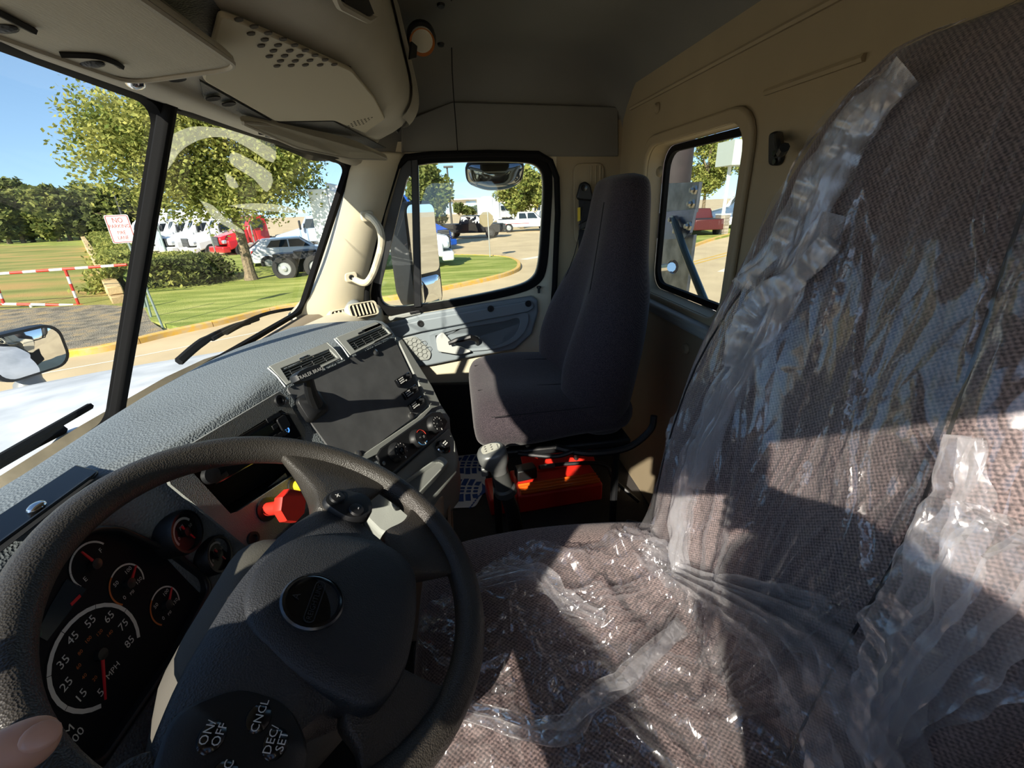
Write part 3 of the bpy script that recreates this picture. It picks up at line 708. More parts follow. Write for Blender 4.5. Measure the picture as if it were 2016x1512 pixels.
# red octagonal and yellow square push-pull valves
c = rp(524, 1003, .01); cf = rp(541, 1000, .045)
ax = RN; b = MB(); b.lathe([(.011, 0), (.011, .045)], c, ax, 14); rk = obj('parking_valve', b, red_p, dash)
oct_ = [(math.cos(math.radians(22.5 + 45 * k)) * .027, math.sin(math.radians(22.5 + 45 * k)) * .027) for k in range(8)]
b = MB(); b.loft([[c + ax * h + RU * p[0] * s + RV * p[1] * s for p in oct_] for s, h in ((.92, .040), (1, .043), (1, .054), (.94, .057))]); obj('valve_cap', b, red_p, rk)
b = MB(); b.lathe([(.019, -.003), (.019, .003), (.013, .004)], c, ax, 18); obj('valve_collar', b, black, rk)
c = rp(582, 957, .01)
b = MB(); b.lathe([(.010, 0), (.010, .045)], c, ax, 14); yk = obj('trailer_valve', b, yellow_p, dash)
sq = rrect(.042, .042, .004)
b = MB(); b.loft([[c + ax * h + (RU * p[0] + RV * p[1]) * s for p in sq] for s, h in ((.5, .022), (1, .040), (1, .050), (.94, .053))]); obj('valve_cap', b, yellow_p, yk)
b = MB(); b.lathe([(.017, -.003), (.017, .003), (.012, .004)], c, ax, 18); obj('valve_collar', b, black, yk)

# --- driver's demister strip on top of the dash
DN = V((.12, 0, 1)).normalized(); DP0 = V((-.50, .45, 2.058))
def dpn(px, py, h=.004): return onp(px, py, DP0, DN, h)
b = MB(); b.prism([dpn(-60, 1062), dpn(152, 922), dpn(196, 934), dpn(188, 943), dpn(-40, 1118)], DN * .006); ds = obj('demister_panel', b, gloss_black, dash, bevel=.002)
b = MB(); b.prism([dpn(-10, 1076, .0112), dpn(160, 948, .0112), dpn(186, 944, .0112), dpn(-10, 1096, .0112)], DN * .0006); obj('demister_slot', b, dark_void, ds)
b = MB(); b.tube([dpn(-20, 1084, .012), dpn(176, 941, .012)], .0022, 6); obj('demister_vane', b, black, ds)
b = MB(); b.ball(dpn(72, 998, .013), (.007, .010, .005), 12, 6); obj('demister_knob', b, chrome, ds)

# --- instrument cluster
KN = V((.985, 0, .17)); KN = mkplane(ST[1][3], ST[2][3], V(ST[1][4])); KP0 = V(ST[2][3])
KU = (V((0, 1, 0)) - KN * KN.y).normalized(); KV = KN.cross(KU); KV = KV if KV.z > 0 else -KV
cl_face = mat('cluster_face', '14171b', .7, spec=.15)
def kp(px, py, h=.006): return onp(px, py, KP0, KN, h)
outl = [kp(-40, 1260), kp(120, 1062), kp(165, 1040), kp(215, 1040), kp(330, 1090), kp(392, 1140), kp(400, 1165), kp(330, 1300), kp(170, 1530), kp(-40, 1560)]
b = MB(); b.prism(roundpoly(outl, .01), KN * .004); cl = obj('instrument_cluster', b, cl_face, dash)
inn_ = [p.lerp(sum(outl, V()) / len(outl), .07) for p in outl]
b = MB(); b.ring(roundpoly(outl, .01), roundpoly(inn_, .01), KN * .016); obj('cluster_bezel', b, black, cl, bevel=.003)
c = kp(195, 1290); gm = mat('gauge_print', 'c9ccca', .6); needle = mat('needle_red', 'c81f2a', .4); amber = mat('print_amber', 'b0622a', .6); green_l = mat('print_green', '2f4a3c', .5)
def arc(c, R, w, a0, a1, m, nm='gauge_scale', par=None, h=.0005, N_=24, gaps=0):
    b = MB(); 
    for k in range(N_):
        s, e = math.radians(lerp(a0, a1, k / N_)), math.radians(lerp(a0, a1, (k + (.94 if gaps and (k % gaps == gaps - 1) else 1)) / N_))
        P = [c + (KU * math.cos(x) + KV * math.sin(x)) * q + KN * h for x, q in ((s, R), (e, R), (e, R + w), (s, R + w))]
        b.poly(P)
    return obj(nm, b, m, par)
def hand(c, R, ang, par, w=.0022, back=.004):
    a = math.radians(ang); d = KU * math.cos(a) + KV * math.sin(a); s = d.cross(KN)
    b = MB(); b.prism([c - d * back - s * w + KN * .004, c - d * back + s * w + KN * .004, c + d * R + s * w * .4 + KN * .004, c + d * R - s * w * .4 + KN * .004], KN * .0015); obj('needle', b, needle, par)
    b = MB(); b.lathe([(.006, 0), (.006, .006), (0, .007)], c, KN, 14); obj('needle_hub', b, black, par)
def gauge(px, py, R, marks, a0, a1, txt, handang, lab, parent, big=False, amb=0):
    c = kp(px, py, .0105); b = MB(); b.lathe([(R * 1.12, -.001), (R * 1.12, 0), (0, .0001)], c, KN, 28); g = obj(lab, b, cl_face, parent)
    a_s = lerp(a0, a1, amb)
    if amb: arc(c, R, R * .09, a0, a_s - 2, amber, par=g)
    arc(c, R, R * .09, a_s, a1, gm, par=g, gaps=4 if big else 6)
    for i, mk in enumerate(marks):
        a = math.radians(lerp(a0, a1, i / (len(marks) - 1)) * (.94 if False else 1)) if len(marks) > 1 else 0
        text('lettering', mk, R * (.26 if big else .32), c + (KU * math.cos(a) + KV * math.sin(a)) * R * (.78 if big else .70) + KN * .0006, KU, KV, gm, g)
    if txt: text('lettering', txt, R * (.19 if big else .24), c - KV * R * .55 + KN * .0006 + KU * (0 if big else -R * .1), KU, KV, gm, g)
    hand(c, R * .95, handang, g, R * .035 if big else .0016, R * .12)
    return g, c
sg, c = gauge(193, 1290, .048, ['5', '15', '25', '35', '45', '55', '65', '75', '85'], 235, -35, 'MPH', 236, 'speedometer', dash, True)
for k in range(7):
    a = math.radians(220 - k * 34); text('lettering', ('20','40','60','80','100','120','140')[k], .0055, c + (KU * math.cos(a) + KV * math.sin(a)) * .022 + KN * .0006, KU, KV, amber, sg)
gauge(250, 1150, .022, ['0', '50', '100', '150'], 215, -35, 'PSI', 30, 'air_gauge', dash, amb=.4)
gauge(325, 1192, .022, ['0', '50', '100', '150'], 215, -35, 'PSI', 34, 'air_gauge', dash, amb=.4)
gauge(182, 1112, .024, ['E', 'F'], 200, 20, '', 100, 'fuel_gauge', dash)
gauge(-38, 1446, .044, ['0', '10', '20', '30'], 235, -35, '', 236, 'tachometer', dash, True)
text('lettering', 'RPM\nX 100', .012, kp(132, 1460, .0115), KU, KV, gm, cl); 
b = MB(); b.prism([kp(100, 1190, .0105), kp(130, 1140, .0105), kp(170, 1160, .0105), kp(92, 1262, .0105), kp(70, 1250, .0105)], KN * .0005); obj('cluster_screen', b, mat('screen_dark', '22303a', .2), cl)
b = MB(); b.prism([kp(138, 1188, .011), kp(156, 1170, .011), kp(159, 1175, .011), kp(141, 1193, .011)], KN * .0006); obj('warning_light', b, needle, cl)
b = MB(); b.prism([kp(58, 1245, .011), kp(80, 1238, .011), kp(82, 1250, .011), kp(60, 1272, .011)], KN * .0006); obj('screen_patch', b, green_l, cl)
# two round gauges right of the cluster
for px, py, nm in ((362, 1048, 'a'), (426, 1092, 'b')):
    R = .024 if nm == 'a' else .022; c = kp(px, py, .030)
    b = MB(); b.lathe([(R * 1.3, -.05), (R * 1.3, .0), (R * 1.22, .006), (R * 1.08, .006), (R * 1.04, .0), (0, -.0005)], c, KN, 28); g = obj('round_gauge', b, black, dash)
    arc(c, R * .72, R * .14, 200, 20, gm, par=g, h=.001, gaps=6)
    text('lettering', 'PSI', R * .3, c + KV * R * .35 + KN * .001, KU, KV, gm, g); text('lettering', '0', R * .28, c - KU * R * .55 + KN * .001, KU, KV, gm, g); text('lettering', '150', R * .28, c + KU * R * .5 + KN * .001, KU, KV, gm, g)
    hand(c, R * .7, 285, g, .0014, .012)
for px, py in ((436, 1154),):
    b = MB(); b.lathe([(.0, .001), (.005, .001), (.006, .004), (.010, .004), (.0105, 0)], kp(px, py, .012), KN, 14); obj('screw', b, black, dash)

# --- passenger-side dash: low beige shelf with two barrel vents at the pillar
pd = thing('passenger_dash_shelf', 'low beige dash shelf under the windshield in front of the passenger seat', 'dashboard', (-.5, 1.4, 1.9))
L1 = [V((-.59, 1.225, 1.985)), V((-.58, 1.3, 1.985)), V((-.56, 1.42, 1.985)), V((-.50, 1.60, 1.985)), V((-.46, 1.69, 1.985))]
L2 = [V((-.47, 1.225, 2.035)), V((-.45, 1.3, 2.035)), V((-.42, 1.42, 2.035)), V((-.38, 1.58, 2.03)), V((-.34, 1.69, 2.02))]
L3 = [V((-.33, 1.225, 1.99)), V((-.325, 1.3, 1.99)), V((-.32, 1.42, 1.985)), V((-.30, 1.58, 1.98)), V((-.29, 1.69, 1.97))]
L4 = [V((-.36, 1.225, 1.80)), V((-.36, 1.3, 1.80)), V((-.36, 1.42, 1.79)), V((-.34, 1.58, 1.78)), V((-.34, 1.69, 1.77))]
L5 = [V((-.52, 1.225, 1.66)), V((-.52, 1.3, 1.66)), V((-.52, 1.42, 1.66)), V((-.52, 1.58, 1.66)), V((-.52, 1.69, 1.66))]
b = MB(); b.grid([catmull([a, b_, c_, d_, e_], 5) for a, b_, c_, d_, e_ in zip(*[catmull(l, 4) for l in (L1, L2, L3, L4, L5)])]); obj('shelf', b, beige, pd, ang=60)
for px, py in ((715, 610), (680, 622)):
    c = at(px, py, y=1.50); a = V((.5, -.75, .42)).normalized(); u = V((.83, .55, 0)); w = a.cross(u)
    b = MB(); b.loft([[c + u * p[0] * s + w * p[1] * s + a * h for p in rrect(.10, .05, .012)] for s, h in ((1.05, -.03), (1.05, 0), (.98, .006), (.86, .006), (.84, -.006))]); v = obj('barrel_vent', b, beige, pd)
    b = MB(); b.poly([c + u * p[0] + w * p[1] - a * .004 + a * .0105 - a * .004 for p in rrect(.082, .040, .008)]); obj('vent_cavity', b, dark_void, v)
    for k in range(6):
        q = c + u * (-.032 + .0128 * k) + a * .006; b = MB(); b.prism([q + w * .019 - u * .0022, q - w * .019 - u * .0022, q - w * .019 + u * .0022, q + w * .019 + u * .0022], a * .003); obj('slat', b, beige, v)
b = MB(); b.ball(at(690, 612, y=1.62), (.05, .035, .045), 16, 10); obj('vent_hood', b, mat('hood_grey', '7b7f80', .6), pd)
# ------------------------------------------------------------------ steering wheel
WC = V((-.2, .386, 1.98)); _a, _b = math.radians(31), math.radians(-8)
WN = V((math.sin(_a) * math.cos(_b), math.sin(_a) * math.sin(_b), math.cos(_a)))
WU = (V((0, 1, 0)) - WN * WN.y).normalized(); WV = WN.cross(WU)
def wp(u, v, h=0.0): return WC + WU * u + WV * v + WN * h
sw = thing('steering_wheel', 'worn black steering wheel with four spokes and padded hub, sunlight across it', 'steering wheel', wp(0, 0, -.1))
R, r = .209, .0185
rings = []
for k in range(96):
    a = 2 * PI * k / 96; ca, sa = math.cos(a), math.sin(a)
    rn = []
    for j in range(14):
        t = 2 * PI * j / 14
        rn.append(wp((R + r * .95 * math.cos(t)) * ca, (R + r * .95 * math.cos(t)) * sa, r * 1.05 * math.sin(t)))
    rings.append(rn)
rings.append(rings[0])
b = MB(); b.loft(rings, True, False); obj('rim', b, leather, sw, ang=80)
# hub cover: outline in wheel plane, domed
def flat_shape(P, h0, h1, dome, name, m, par, bev=.004, ins=.92):
    c = sum((V(p) for p in P), V((0, 0))) / len(P)
    rg = []
    for s, h in ((1.0, h0), (1.0, h1 - .008), (.985, h1 - .003), (.955, h1), (.75, h1 + dome * .6), (.4, h1 + dome), (.02, h1 + dome * 1.05)):
        rg.append([wp(c.x + (p[0] - c.x) * s, c.y + (p[1] - c.y) * s, h) for p in P])
    b = MB(); b.loft(rg); return obj(name, b, m, par, ang=40)
hubo = roundpoly([V(p) for p in [(.098, .008), (.045, .036), (-.03, .052), (-.12, .056), (-.178, .048), (-.18, -.035), (-.13, -.055), (-.105, -.105), (-.02, -.095), (.06, -.105), (.085, -.06), (.098, -.035)]], .022)
flat_shape([tuple(p) for p in hubo], -.035, .016, .010, 'hub_cover', hub_m, sw)
# spokes: right (3 o'clock), left (9), lower right, lower left
def spoke(P, h0, h1, nm='spoke', m=leather):
    Pq = roundpoly([V(p) for p in P], .014); b = MB()
    c = sum((V(p) for p in Pq), V((0, 0))) / len(Pq)
    def hh(p, h): return h * lerp(1.0, .35, smooth((math.hypot(p[0], p[1]) - .11) / .09))
    rg = []
    for s, h in ((.90, h0), (.98, h0 * .8), (1, h0 * .3), (1, h1 * .2), (.985, h1 * .6), (.95, h1 * .86), (.89, h1), (.5, h1 + .001)):
        q = [(c.x + (p[0] - c.x) * s, c.y + (p[1] - c.y) * s) for p in Pq]; rg.append([wp(p[0], p[1], hh(p, h)) for p in q])
    b.loft(rg); return obj(nm, b, m, sw, ang=85)
spoke([(.085, .010), (.118, .022), (.150, .052), (.184, .094), (.209, .06), (.212, -.0), (.200, -.075), (.165, -.058), (.125, -.040), (.085, -.040)], -.016, .017)
spoke([(-.165, .055), (-.205, .085), (-.212, 0), (-.205, -.07), (-.165, -.045)], -.016, .017)
spoke([(.052, -.090), (.092, -.075), (.130, -.105), (.175, -.115), (.155, -.140), (.128, -.165), (.075, -.196), (.060, -.170), (.035, -.115)], -.016, .014)
spoke([(-.085, -.090), (-.125, -.075), (-.150, -.105), (-.185, -.105), (-.155, -.140), (-.125, -.168), (-.080, -.195), (-.078, -.165), (-.070, -.120)], -.016, .014)
# centre airbag pad, raised
pad = roundpoly([V(p) for p in [(.028, .028), (-.030, .046), (-.078, .030), (-.112, -.030), (-.128, -.105), (-.085, -.128), (-.02, -.132), (.035, -.124), (.060, -.090), (.056, -.03)]], .03)
flat_shape([tuple(p) for p in pad], .0, .028, .006, 'airbag_pad', pad_m, sw)
# emblem with raised lettering (reads along the spoke line)
ec = wp(-.046, -.020, .0335)
b = MB(); b.lathe([(.028, -.006), (.028, .002), (.0255, .003), (.0245, .0005), (0, .0008)], ec, WN, 32); em = obj('emblem', b, gloss_black, sw)
b = MB(); b.lathe([(.0292, -.004), (.0302, .001), (.0284, .0025)], ec, WN, 32, False); obj('emblem_ring', b, mat('dark_chrome', '55585c', .3, .8), em)
emb_m = mat('emblem_letters', '3c4045', .35, .3)
text('lettering', 'FREIGHTLINER', .0072, ec + WN * .001 - WV * .002, WU, WV, emb_m, em, .0006)
b = MB(); b.ring([ec + WU * p[0] + WV * (p[1] - .002) + WN * .001 for p in rrect(.046, .0105, .005)], [ec + WU * p[0] + WV * (p[1] - .002) + WN * .001 for p in rrect(.044, .0088, .0042)], WN * .0008); obj('emblem_bar', b, emb_m, em)
text('lettering', 'A', .010, ec + WN * .001 + WV * .016, WU, WV, emb_m, em, .0006)
# button pods
def pod(P, nm):
    Pq = roundpoly([V(p) for p in P], .016); b = MB(); c = sum((V(p) for p in Pq), V((0, 0))) / len(Pq)
    b.loft([[wp(c.x + (p[0] - c.x) * s, c.y + (p[1] - c.y) * s, h) for p in Pq] for s, h in ((1.03, .010), (1.03, .021), (.96, .024), (.2, .026))]); return obj(nm, b, black, sw, ang=40)
pr_ = pod([(.096, .012), (.128, .000), (.134, -.048), (.100, -.056), (.080, -.030)], 'button_pod')
for (u, v, s) in ((.108, -.006, '+'), (.098, -.034, '-')):
    b = MB(); b.lathe([(.010, 0), (.009, .003), (0, .004)], wp(u, v, .0245), WN, 14); q = obj('button', b, black, pr_); text('lettering', s, .014, wp(u, v, .0288), WU, WV, white_txt, pr_)
pl_ = pod([(-.125, .012), (-.150, .046), (-.195, .036), (-.200, -.050), (-.160, -.058), (-.130, -.030)], 'button_pod')
for (u, v, s) in ((-.146, -.012, 'CNCL'), (-.162, .014, 'ON/\nOFF'), (-.160, -.030, 'DEC/\nSET'), (-.184, -.004, 'ACC')):
    b = MB(); b.ball(wp(u, v, .024), (.012, .010, .005), 14, 6, Matrix((WU, WV, WN)).transposed()); obj('button', b, gloss_black, pl_); text('lettering', s, .0085, wp(u, v, .0296), WU, WV, white_txt, pl_)
# column shroud under the hub
col_ = dash
cr = []
for s, h, dv in ((.8, -.030, 0), (1.0, -.045, 0), (1.05, -.10, .0), (1.0, -.17, .0), (.85, -.26, .01)):
    cr.append([wp(p[0] * s - .01, p[1] * s - .02 + dv, h) for p in rrect(.19, .19, .05)])
b = MB(); b.loft(cr); obj('column_shroud', b, mat('shroud_grey', '55534d', .6, bump=.2, bscale=700), col_, ang=40)
b = MB(); b.tube([wp(0, 0, -.24), wp(0, .02, -.52)], .03, 12); obj('column_shaft', b, black, col_)

# ------------------------------------------------------------------ seats
def ring_back(z, cx, cy, hx, hy, dent, n=40, ex=2.6):
    out = []
    for k in range(n):
        t = 2 * PI * k / n; c, s = math.cos(t), math.sin(t)
        x = math.copysign(abs(c) ** (2 / ex), c) * hx; y = math.copysign(abs(s) ** (2 / ex), s) * hy
        if x < 0:
            q = 1 - min(1, abs(y) / (hy * .72)) ; x += dent * smooth(q)
        out.append(V((cx + x, cy + y, z)))
    return out
def seat_back(secs, cy, n=6):
    S = catmull(secs, n); return [ring_back(z, cx, cy, hx, max(hy, .01), d) for z, cx, hx, hy, d in S]
def seat_cush(secs, cy, n=6, m=40):
    out = []
    for x, cz, hz, hy, d in catmull(secs, n):
        rg = []
        for k in range(m):
            t = 2 * PI * k / m; c, s = math.cos(t), math.sin(t); ex = 3.0
            y = math.copysign(abs(c) ** (2 / ex), c) * hy; z = math.copysign(abs(s) ** (2 / ex), s) * hz
            if z > 0: z -= d * smooth(1 - min(1, abs(y) / (hy * .75)))
            rg.append(V((x, cy + y, cz + z)))
        out.append(rg)
    return out
# passenger seat
PY = 1.215
ps = thing('cab_chair', 'high-back dark cloth passenger seat beside the side window, front edge sunlit', 'seat', (.3, PY, ZF))
b = MB(); b.loft(seat_back([(1.745, .365, .03, .16, 0), (1.76, .362, .085, .215, .02), (1.83, .350, .108, .25, .055), (1.93, .355, .118, .262, .075), (2.03, .378, .110, .252, .07), (2.12, .405, .092, .222, .045), (2.20, .425, .074, .172, .022), (2.28, .438, .064, .146, .012), (2.36, .445, .056, .130, .008), (2.392, .447, .045, .113, .004), (2.404, .448, .018, .07, 0)], PY), True, True); obj('backrest', b, pseat_m, ps, ang=80)
b = MB(); b.loft(seat_cush([(.010, 1.800, .02, .17, 0), (.018, 1.80, .055, .215, .002), (.05, 1.808, .072, .245, .008), (.15, 1.812, .076, .258, .018), (.28, 1.815, .064, .25, .016), (.40, 1.81, .060, .235, .01), (.44, 1.81, .04, .20, .0)], PY), True, True); obj('seat_cushion', b, pseat_m, ps, ang=80)
seam = mat('seam_thread', '1a181b', .9)
for L in ([(.055, -.252, 1.862), (.15, -.262, 1.868), (.30, -.255, 1.866), (.40, -.24, 1.86)], [(.03, -.10, 1.872), (.2, -.11, 1.876), (.38, -.10, 1.864)], [(.03, .10, 1.872), (.2, .11, 1.876), (.38, .10, 1.864)]):
    b = MB(); b.tube(catmull([(x, PY + y, z) for x, y, z in L], 4), .0012, 5); obj('seam', b, seam, ps)
for s in (-1, 1):
    b = MB(); b.tube(catmull([(.300, PY + s * .15, 1.80), (.288, PY + s * .165, 1.93), (.312, PY + s * .155, 2.06), (.352, PY + s * .10, 2.2), (.375, PY + s * .085, 2.34)], 4), .0012, 5); obj('seam', b, seam, ps)
b = MB(); b.box((.23, PY, 1.735), (.40, .46, .022)); obj('seat_pan', b, black, ps, bevel=.006)
for x in (.06, .40):
    for s in (-1, 1):
        b = MB(); b.tube([(x, PY + s * .20, 1.73), (x + (.0), PY + s * .21, ZF + .0)], .011, 8); obj('leg', b, black, ps)
b = MB(); b.tube(catmull([(.22, .985, 1.745), (.30, .955, 1.735), (.40, .945, 1.745), (.46, .945, 1.79), (.47, .95, 1.83)], 5), .009, 8); obj('side_rail', b, black, ps)
b = MB(); b.tube(catmull([(.12, .985, 1.738), (.21, .96, 1.733), (.26, .955, 1.745)], 5), .006, 8); obj('slide_lever', b, black, ps)

# driver seat
DY = .395
dsx = thing('cab_chair', 'mauve-grey woven cloth driver seat under a clear plastic cover', 'seat', (.25, DY, ZF))
DB = [(1.69, .37, .03, .17, 0), (1.70, .372, .075, .22, .01), (1.80, .372, .085, .245, .025), (1.90, .380, .088, .252, .035), (2.0, .395, .088, .250, .04), (2.10, .412, .084, .247, .038), (2.20, .432, .080, .228, .03), (2.30, .455, .074, .205, .02), (2.38, .474, .066, .182, .012), (2.44, .488, .055, .158, .006), (2.475, .496, .042, .125, .002), (2.487, .498, .016, .08, 0)]
DBs = seat_back(DB, DY, 8)
b = MB(); b.loft(DBs); obj('backrest', b, seat_m, dsx, ang=80)
DC = [(-.105, 1.735, .02, .17, 0), (-.095, 1.74, .05, .215, .002), (-.06, 1.745, .066, .245, .008), (.06, 1.75, .070, .258, .02), (.20, 1.748, .070, .258, .03), (.32, 1.74, .068, .25, .03), (.40, 1.735, .06, .22, .01), (.42, 1.735, .03, .19, .0)]
DCs = seat_cush(DC, DY, 8)
b = MB(); b.loft(DCs); obj('seat_cushion', b, seat_m, dsx, ang=80)
b = MB(); b.box((.17, DY, 1.60), (.44, .42, .12)); obj('suspension_cover', b, black, dsx, bevel=.02)
b = MB(); b.box((.17, DY, 1.44), (.40, .36, .24)); obj('pedestal', b, black, dsx, bevel=.02)
for s in (-1, 1):
    b = MB(); b.tube(catmull([(.292, DY + s * .165, 1.80), (.302, DY + s * .17, 1.95), (.335, DY + s * .165, 2.12), (.384, DY + s * .125, 2.28), (.425, DY + s * .09, 2.42)], 4), .0014, 5); obj('seam', b, seam, dsx)

# seat belt buckle beside the driver cushion
bk = thing('belt_buckle', 'red-buttoned seat belt buckle beside the driver seat cushion', 'seat belt buckle', at(1240, 1062, y=.665))
p = at(1238, 1050, y=.672); b = MB(); b.box(p, (.028, .02, .055), Matrix.Rotation(.35, 3, 'Y')); obj('buckle', b, black, bk, bevel=.004)
b = MB(); b.box(p + V((-.006, -.009, .006)), (.016, .008, .042), Matrix.Rotation(.35, 3, 'Y')); obj('release_button', b, red_p, bk, bevel=.003)
b = MB(); b.tube([p - V((.01, 0, .02)), p + V((.02, .0, -.16)), p + V((.03, 0, -.30))], .008, 6); obj('buckle_stalk', b, black, bk)
# ------------------------------------------------------------------ clear plastic cover on the driver seat
def film(name, whiteness=.10, rough=.16, bump=.9, scale=22, tr=.80):
    m = bpy.data.materials.new(name); m.use_nodes = True; t = m.node_tree; N = t.nodes; N.clear()
    o = N.new('ShaderNodeOutputMaterial'); tc = N.new('ShaderNodeTexCoord'); mp = N.new('ShaderNodeMapping'); mp.inputs['Scale'].default_value = (1.0, 1.0, .16) if tr > .5 else (1, 1, .5)
    mp.inputs['Rotation'].default_value = (.25, .05, .1)
    t.links.new(tc.outputs['Object'], mp.inputs[0])
    n1 = N.new('ShaderNodeTexNoise'); n1.inputs['Scale'].default_value = scale; n1.inputs['Detail'].default_value = 5; n1.inputs['Roughness'].default_value = .55; n1.inputs['Distortion'].default_value = .8
    n1.noise_type = 'RIDGED_MULTIFRACTAL' if hasattr(n1, 'noise_type') else n1.noise_type
    t.links.new(mp.outputs[0], n1.inputs['Vector'])
    n2 = N.new('ShaderNodeTexVoronoi'); n2.feature = 'DISTANCE_TO_EDGE'; n2.inputs['Scale'].default_value = scale * 2.2; t.links.new(mp.outputs[0], n2.inputs['Vector'])
    ad = N.new('ShaderNodeMath'); ad.operation = 'MULTIPLY_ADD'; ad.inputs[1].default_value = .7
    t.links.new(n2.outputs['Distance'], ad.inputs[0]); t.links.new(n1.outputs['Fac'], ad.inputs[2])
    bn = N.new('ShaderNodeBump'); bn.inputs['Strength'].default_value = bump; bn.inputs['Distance'].default_value = .006; t.links.new(ad.outputs[0], bn.inputs['Height'])
    tp = N.new('ShaderNodeBsdfTransparent'); tp.inputs[0].default_value = (.96, .96, .97, 1)
    gl = N.new('ShaderNodeBsdfGlossy'); gl.inputs['Roughness'].default_value = rough; gl.inputs[0].default_value = (.9, .9, .92, 1); t.links.new(bn.outputs[0], gl.inputs['Normal'])
    df = N.new('ShaderNodeBsdfDiffuse'); df.inputs[0].default_value = (.8, .8, .82, 1); t.links.new(bn.outputs[0], df.inputs['Normal'])
    tl = N.new('ShaderNodeBsdfTranslucent'); tl.inputs[0].default_value = (.8, .8, .82, 1)
    lw = N.new('ShaderNodeLayerWeight'); lw.inputs['Blend'].default_value = .35; t.links.new(bn.outputs[0], lw.inputs['Normal'])
    m1 = N.new('ShaderNodeMixShader'); m1.inputs[0].default_value = .4; t.links.new(df.outputs[0], m1.inputs[1]); t.links.new(tl.outputs[0], m1.inputs[2])
    fc = N.new('ShaderNodeMath'); fc.operation = 'MULTIPLY_ADD'; fc.inputs[1].default_value = whiteness * 2.2; fc.inputs[2].default_value = whiteness; t.links.new(lw.outputs['Facing'], fc.inputs[0])
    m2 = N.new('ShaderNodeMixShader'); t.links.new(fc.outputs[0], m2.inputs[0]); t.links.new(tp.outputs[0], m2.inputs[1]); t.links.new(m1.outputs[0], m2.inputs[2])
    fr = N.new('ShaderNodeMath'); fr.operation = 'MULTIPLY_ADD'; fr.inputs[1].default_value = .30; fr.inputs[2].default_value = .065; t.links.new(lw.outputs['Fresnel'], fr.inputs[0]); fr.use_clamp = True
    m3 = N.new('ShaderNodeMixShader'); t.links.new(fr.outputs[0], m3.inputs[0]); t.links.new(m2.outputs[0], m3.inputs[1]); t.links.new(gl.outputs[0], m3.inputs[2])
    t.links.new(m3.outputs[0], o.inputs[0]); MATS[name] = m; return m
film_m = film('clear_film', .055, bump=.7); flap_m = film('clear_film_loose', .12, .2, .7, 30)
cov = thing('plastic_seat_cover', 'wrinkled clear plastic cover draped over the driver seat', 'plastic cover', (.2, DY, 1.70))
def wr(p, f=9.0, amp=1.0):
    """ridged wrinkles"""
    a = 0; w = 1
    for o_ in range(4):
        n_ = noise.noise(V((p.x * f * 1.1 + 3.1 * o_, p.y * f * 1.4, p.z * f * .55 + o_)))
        a += w * (1 - abs(n_) * 2.2) ** 2; f *= 1.9; w *= .5
    return a * amp
import bisect
# back sheet: follows the front of the backrest, a little proud, with wrinkles
def back_front(z, u):
    """point on front of the backrest at height z, u -1..1 across"""
    S = None
    for i in range(len(DB) - 1):
        if DB[i][0] <= z <= DB[i + 1][0]:
            t = (z - DB[i][0]) / (DB[i + 1][0] - DB[i][0]); S = [lerp(a, c, t) for a, c in zip(DB[i], DB[i + 1])]
    if S is None: S = DB[-1] if z > DB[-1][0] else DB[0]
    _, cx, hx, hy, d = S; uu = max(-1, min(1, u)); y = uu * hy
    x = -hx * max(0, 1 - abs(uu) ** 2.6) ** (1 / 2.6) + d * smooth(1 - min(1, abs(uu) / .72))
    return V((cx + x, DY + y, z))
rows = []
NZ, NU = 280, 190
rl = random.Random(5)
def creases(n0, n1, lines):
    H = [[0.0] * (n1 + 1) for _ in range(n0 + 1)]
    for (a0, b0, a1, b1, amp, sg) in lines:
        m = max(2, int(abs(a1 - a0) * n0 * 1.5 + abs(b1 - b0) * n1 * 1.5))
        for k in range(m + 1):
            t = k / m; i0 = lerp(a0, a1, t) * n0; j0 = (lerp(b0, b1, t) + .006 * math.sin(t * 9 + a0 * 50)) * n1; e = amp * math.sin(PI * t) ** .7
            for i in range(int(i0) - 3, int(i0) + 5):
                for j in range(int(j0) - 3, int(j0) + 5):
                    if 0 <= i <= n0 and 0 <= j <= n1: H[i][j] = max(H[i][j], e * math.exp(-(((i - i0) ** 2 + (j - j0) ** 2) / (sg * sg))))
    return H
Ln = []
for _ in range(60):
    a = rl.uniform(.1, .85); b0 = rl.uniform(.05, .95); L_ = rl.uniform(.08, .30); Ln.append((a, b0, a + L_, b0 + rl.uniform(-.03, .16), rl.uniform(.003, .008), rl.uniform(.8, 1.5)))
for _ in range(46):
    b0 = rl.uniform(.25, .75); a1 = rl.uniform(.2, .55); Ln.append((.03, .5 + (b0 - .5) * .5, a1, b0 + (b0 - .5) * rl.uniform(.2, 1.2), rl.uniform(.006, .015), rl.uniform(.9, 1.8)))
HB = creases(NZ, NU, Ln)
for i in range(NZ + 1):
    z = 1.70 + (2.492 - 1.70) * i / NZ; row = []
    for j in range(NU + 1):
        u = -1.0 + (1.74 + .10 * noise.noise(V((z * 7, 0, 3)))) * j / NU
        p = back_front(min(z, 2.485), u)
        w = wr(p, 7, 1)
        k = .35 + .65 * smooth((2.02 - z) / .25)           # more crumpled low down
        # big gathered folds running up from the crease
        fold = max(0, math.sin(p.y * 70 + z * 18 + 2.5 * noise.noise(V((p.y * 9, z * 4, 1))))) ** 3 * .010 * smooth((2.05 - z) / .3)
        fold += max(0, math.sin((p.y - .05) * 26 - z * 7)) ** 8 * .012
        p = p + V((-.007 - .009 * w * k - fold - HB[i][j], 0, 0))
        p.x -= .03 * smooth((1.80 - z) / .10)
        row.append(p)
    rows.append(row)
b = MB(); b.grid(rows); obj('back_sheet', b, film_m, cov, ang=50)
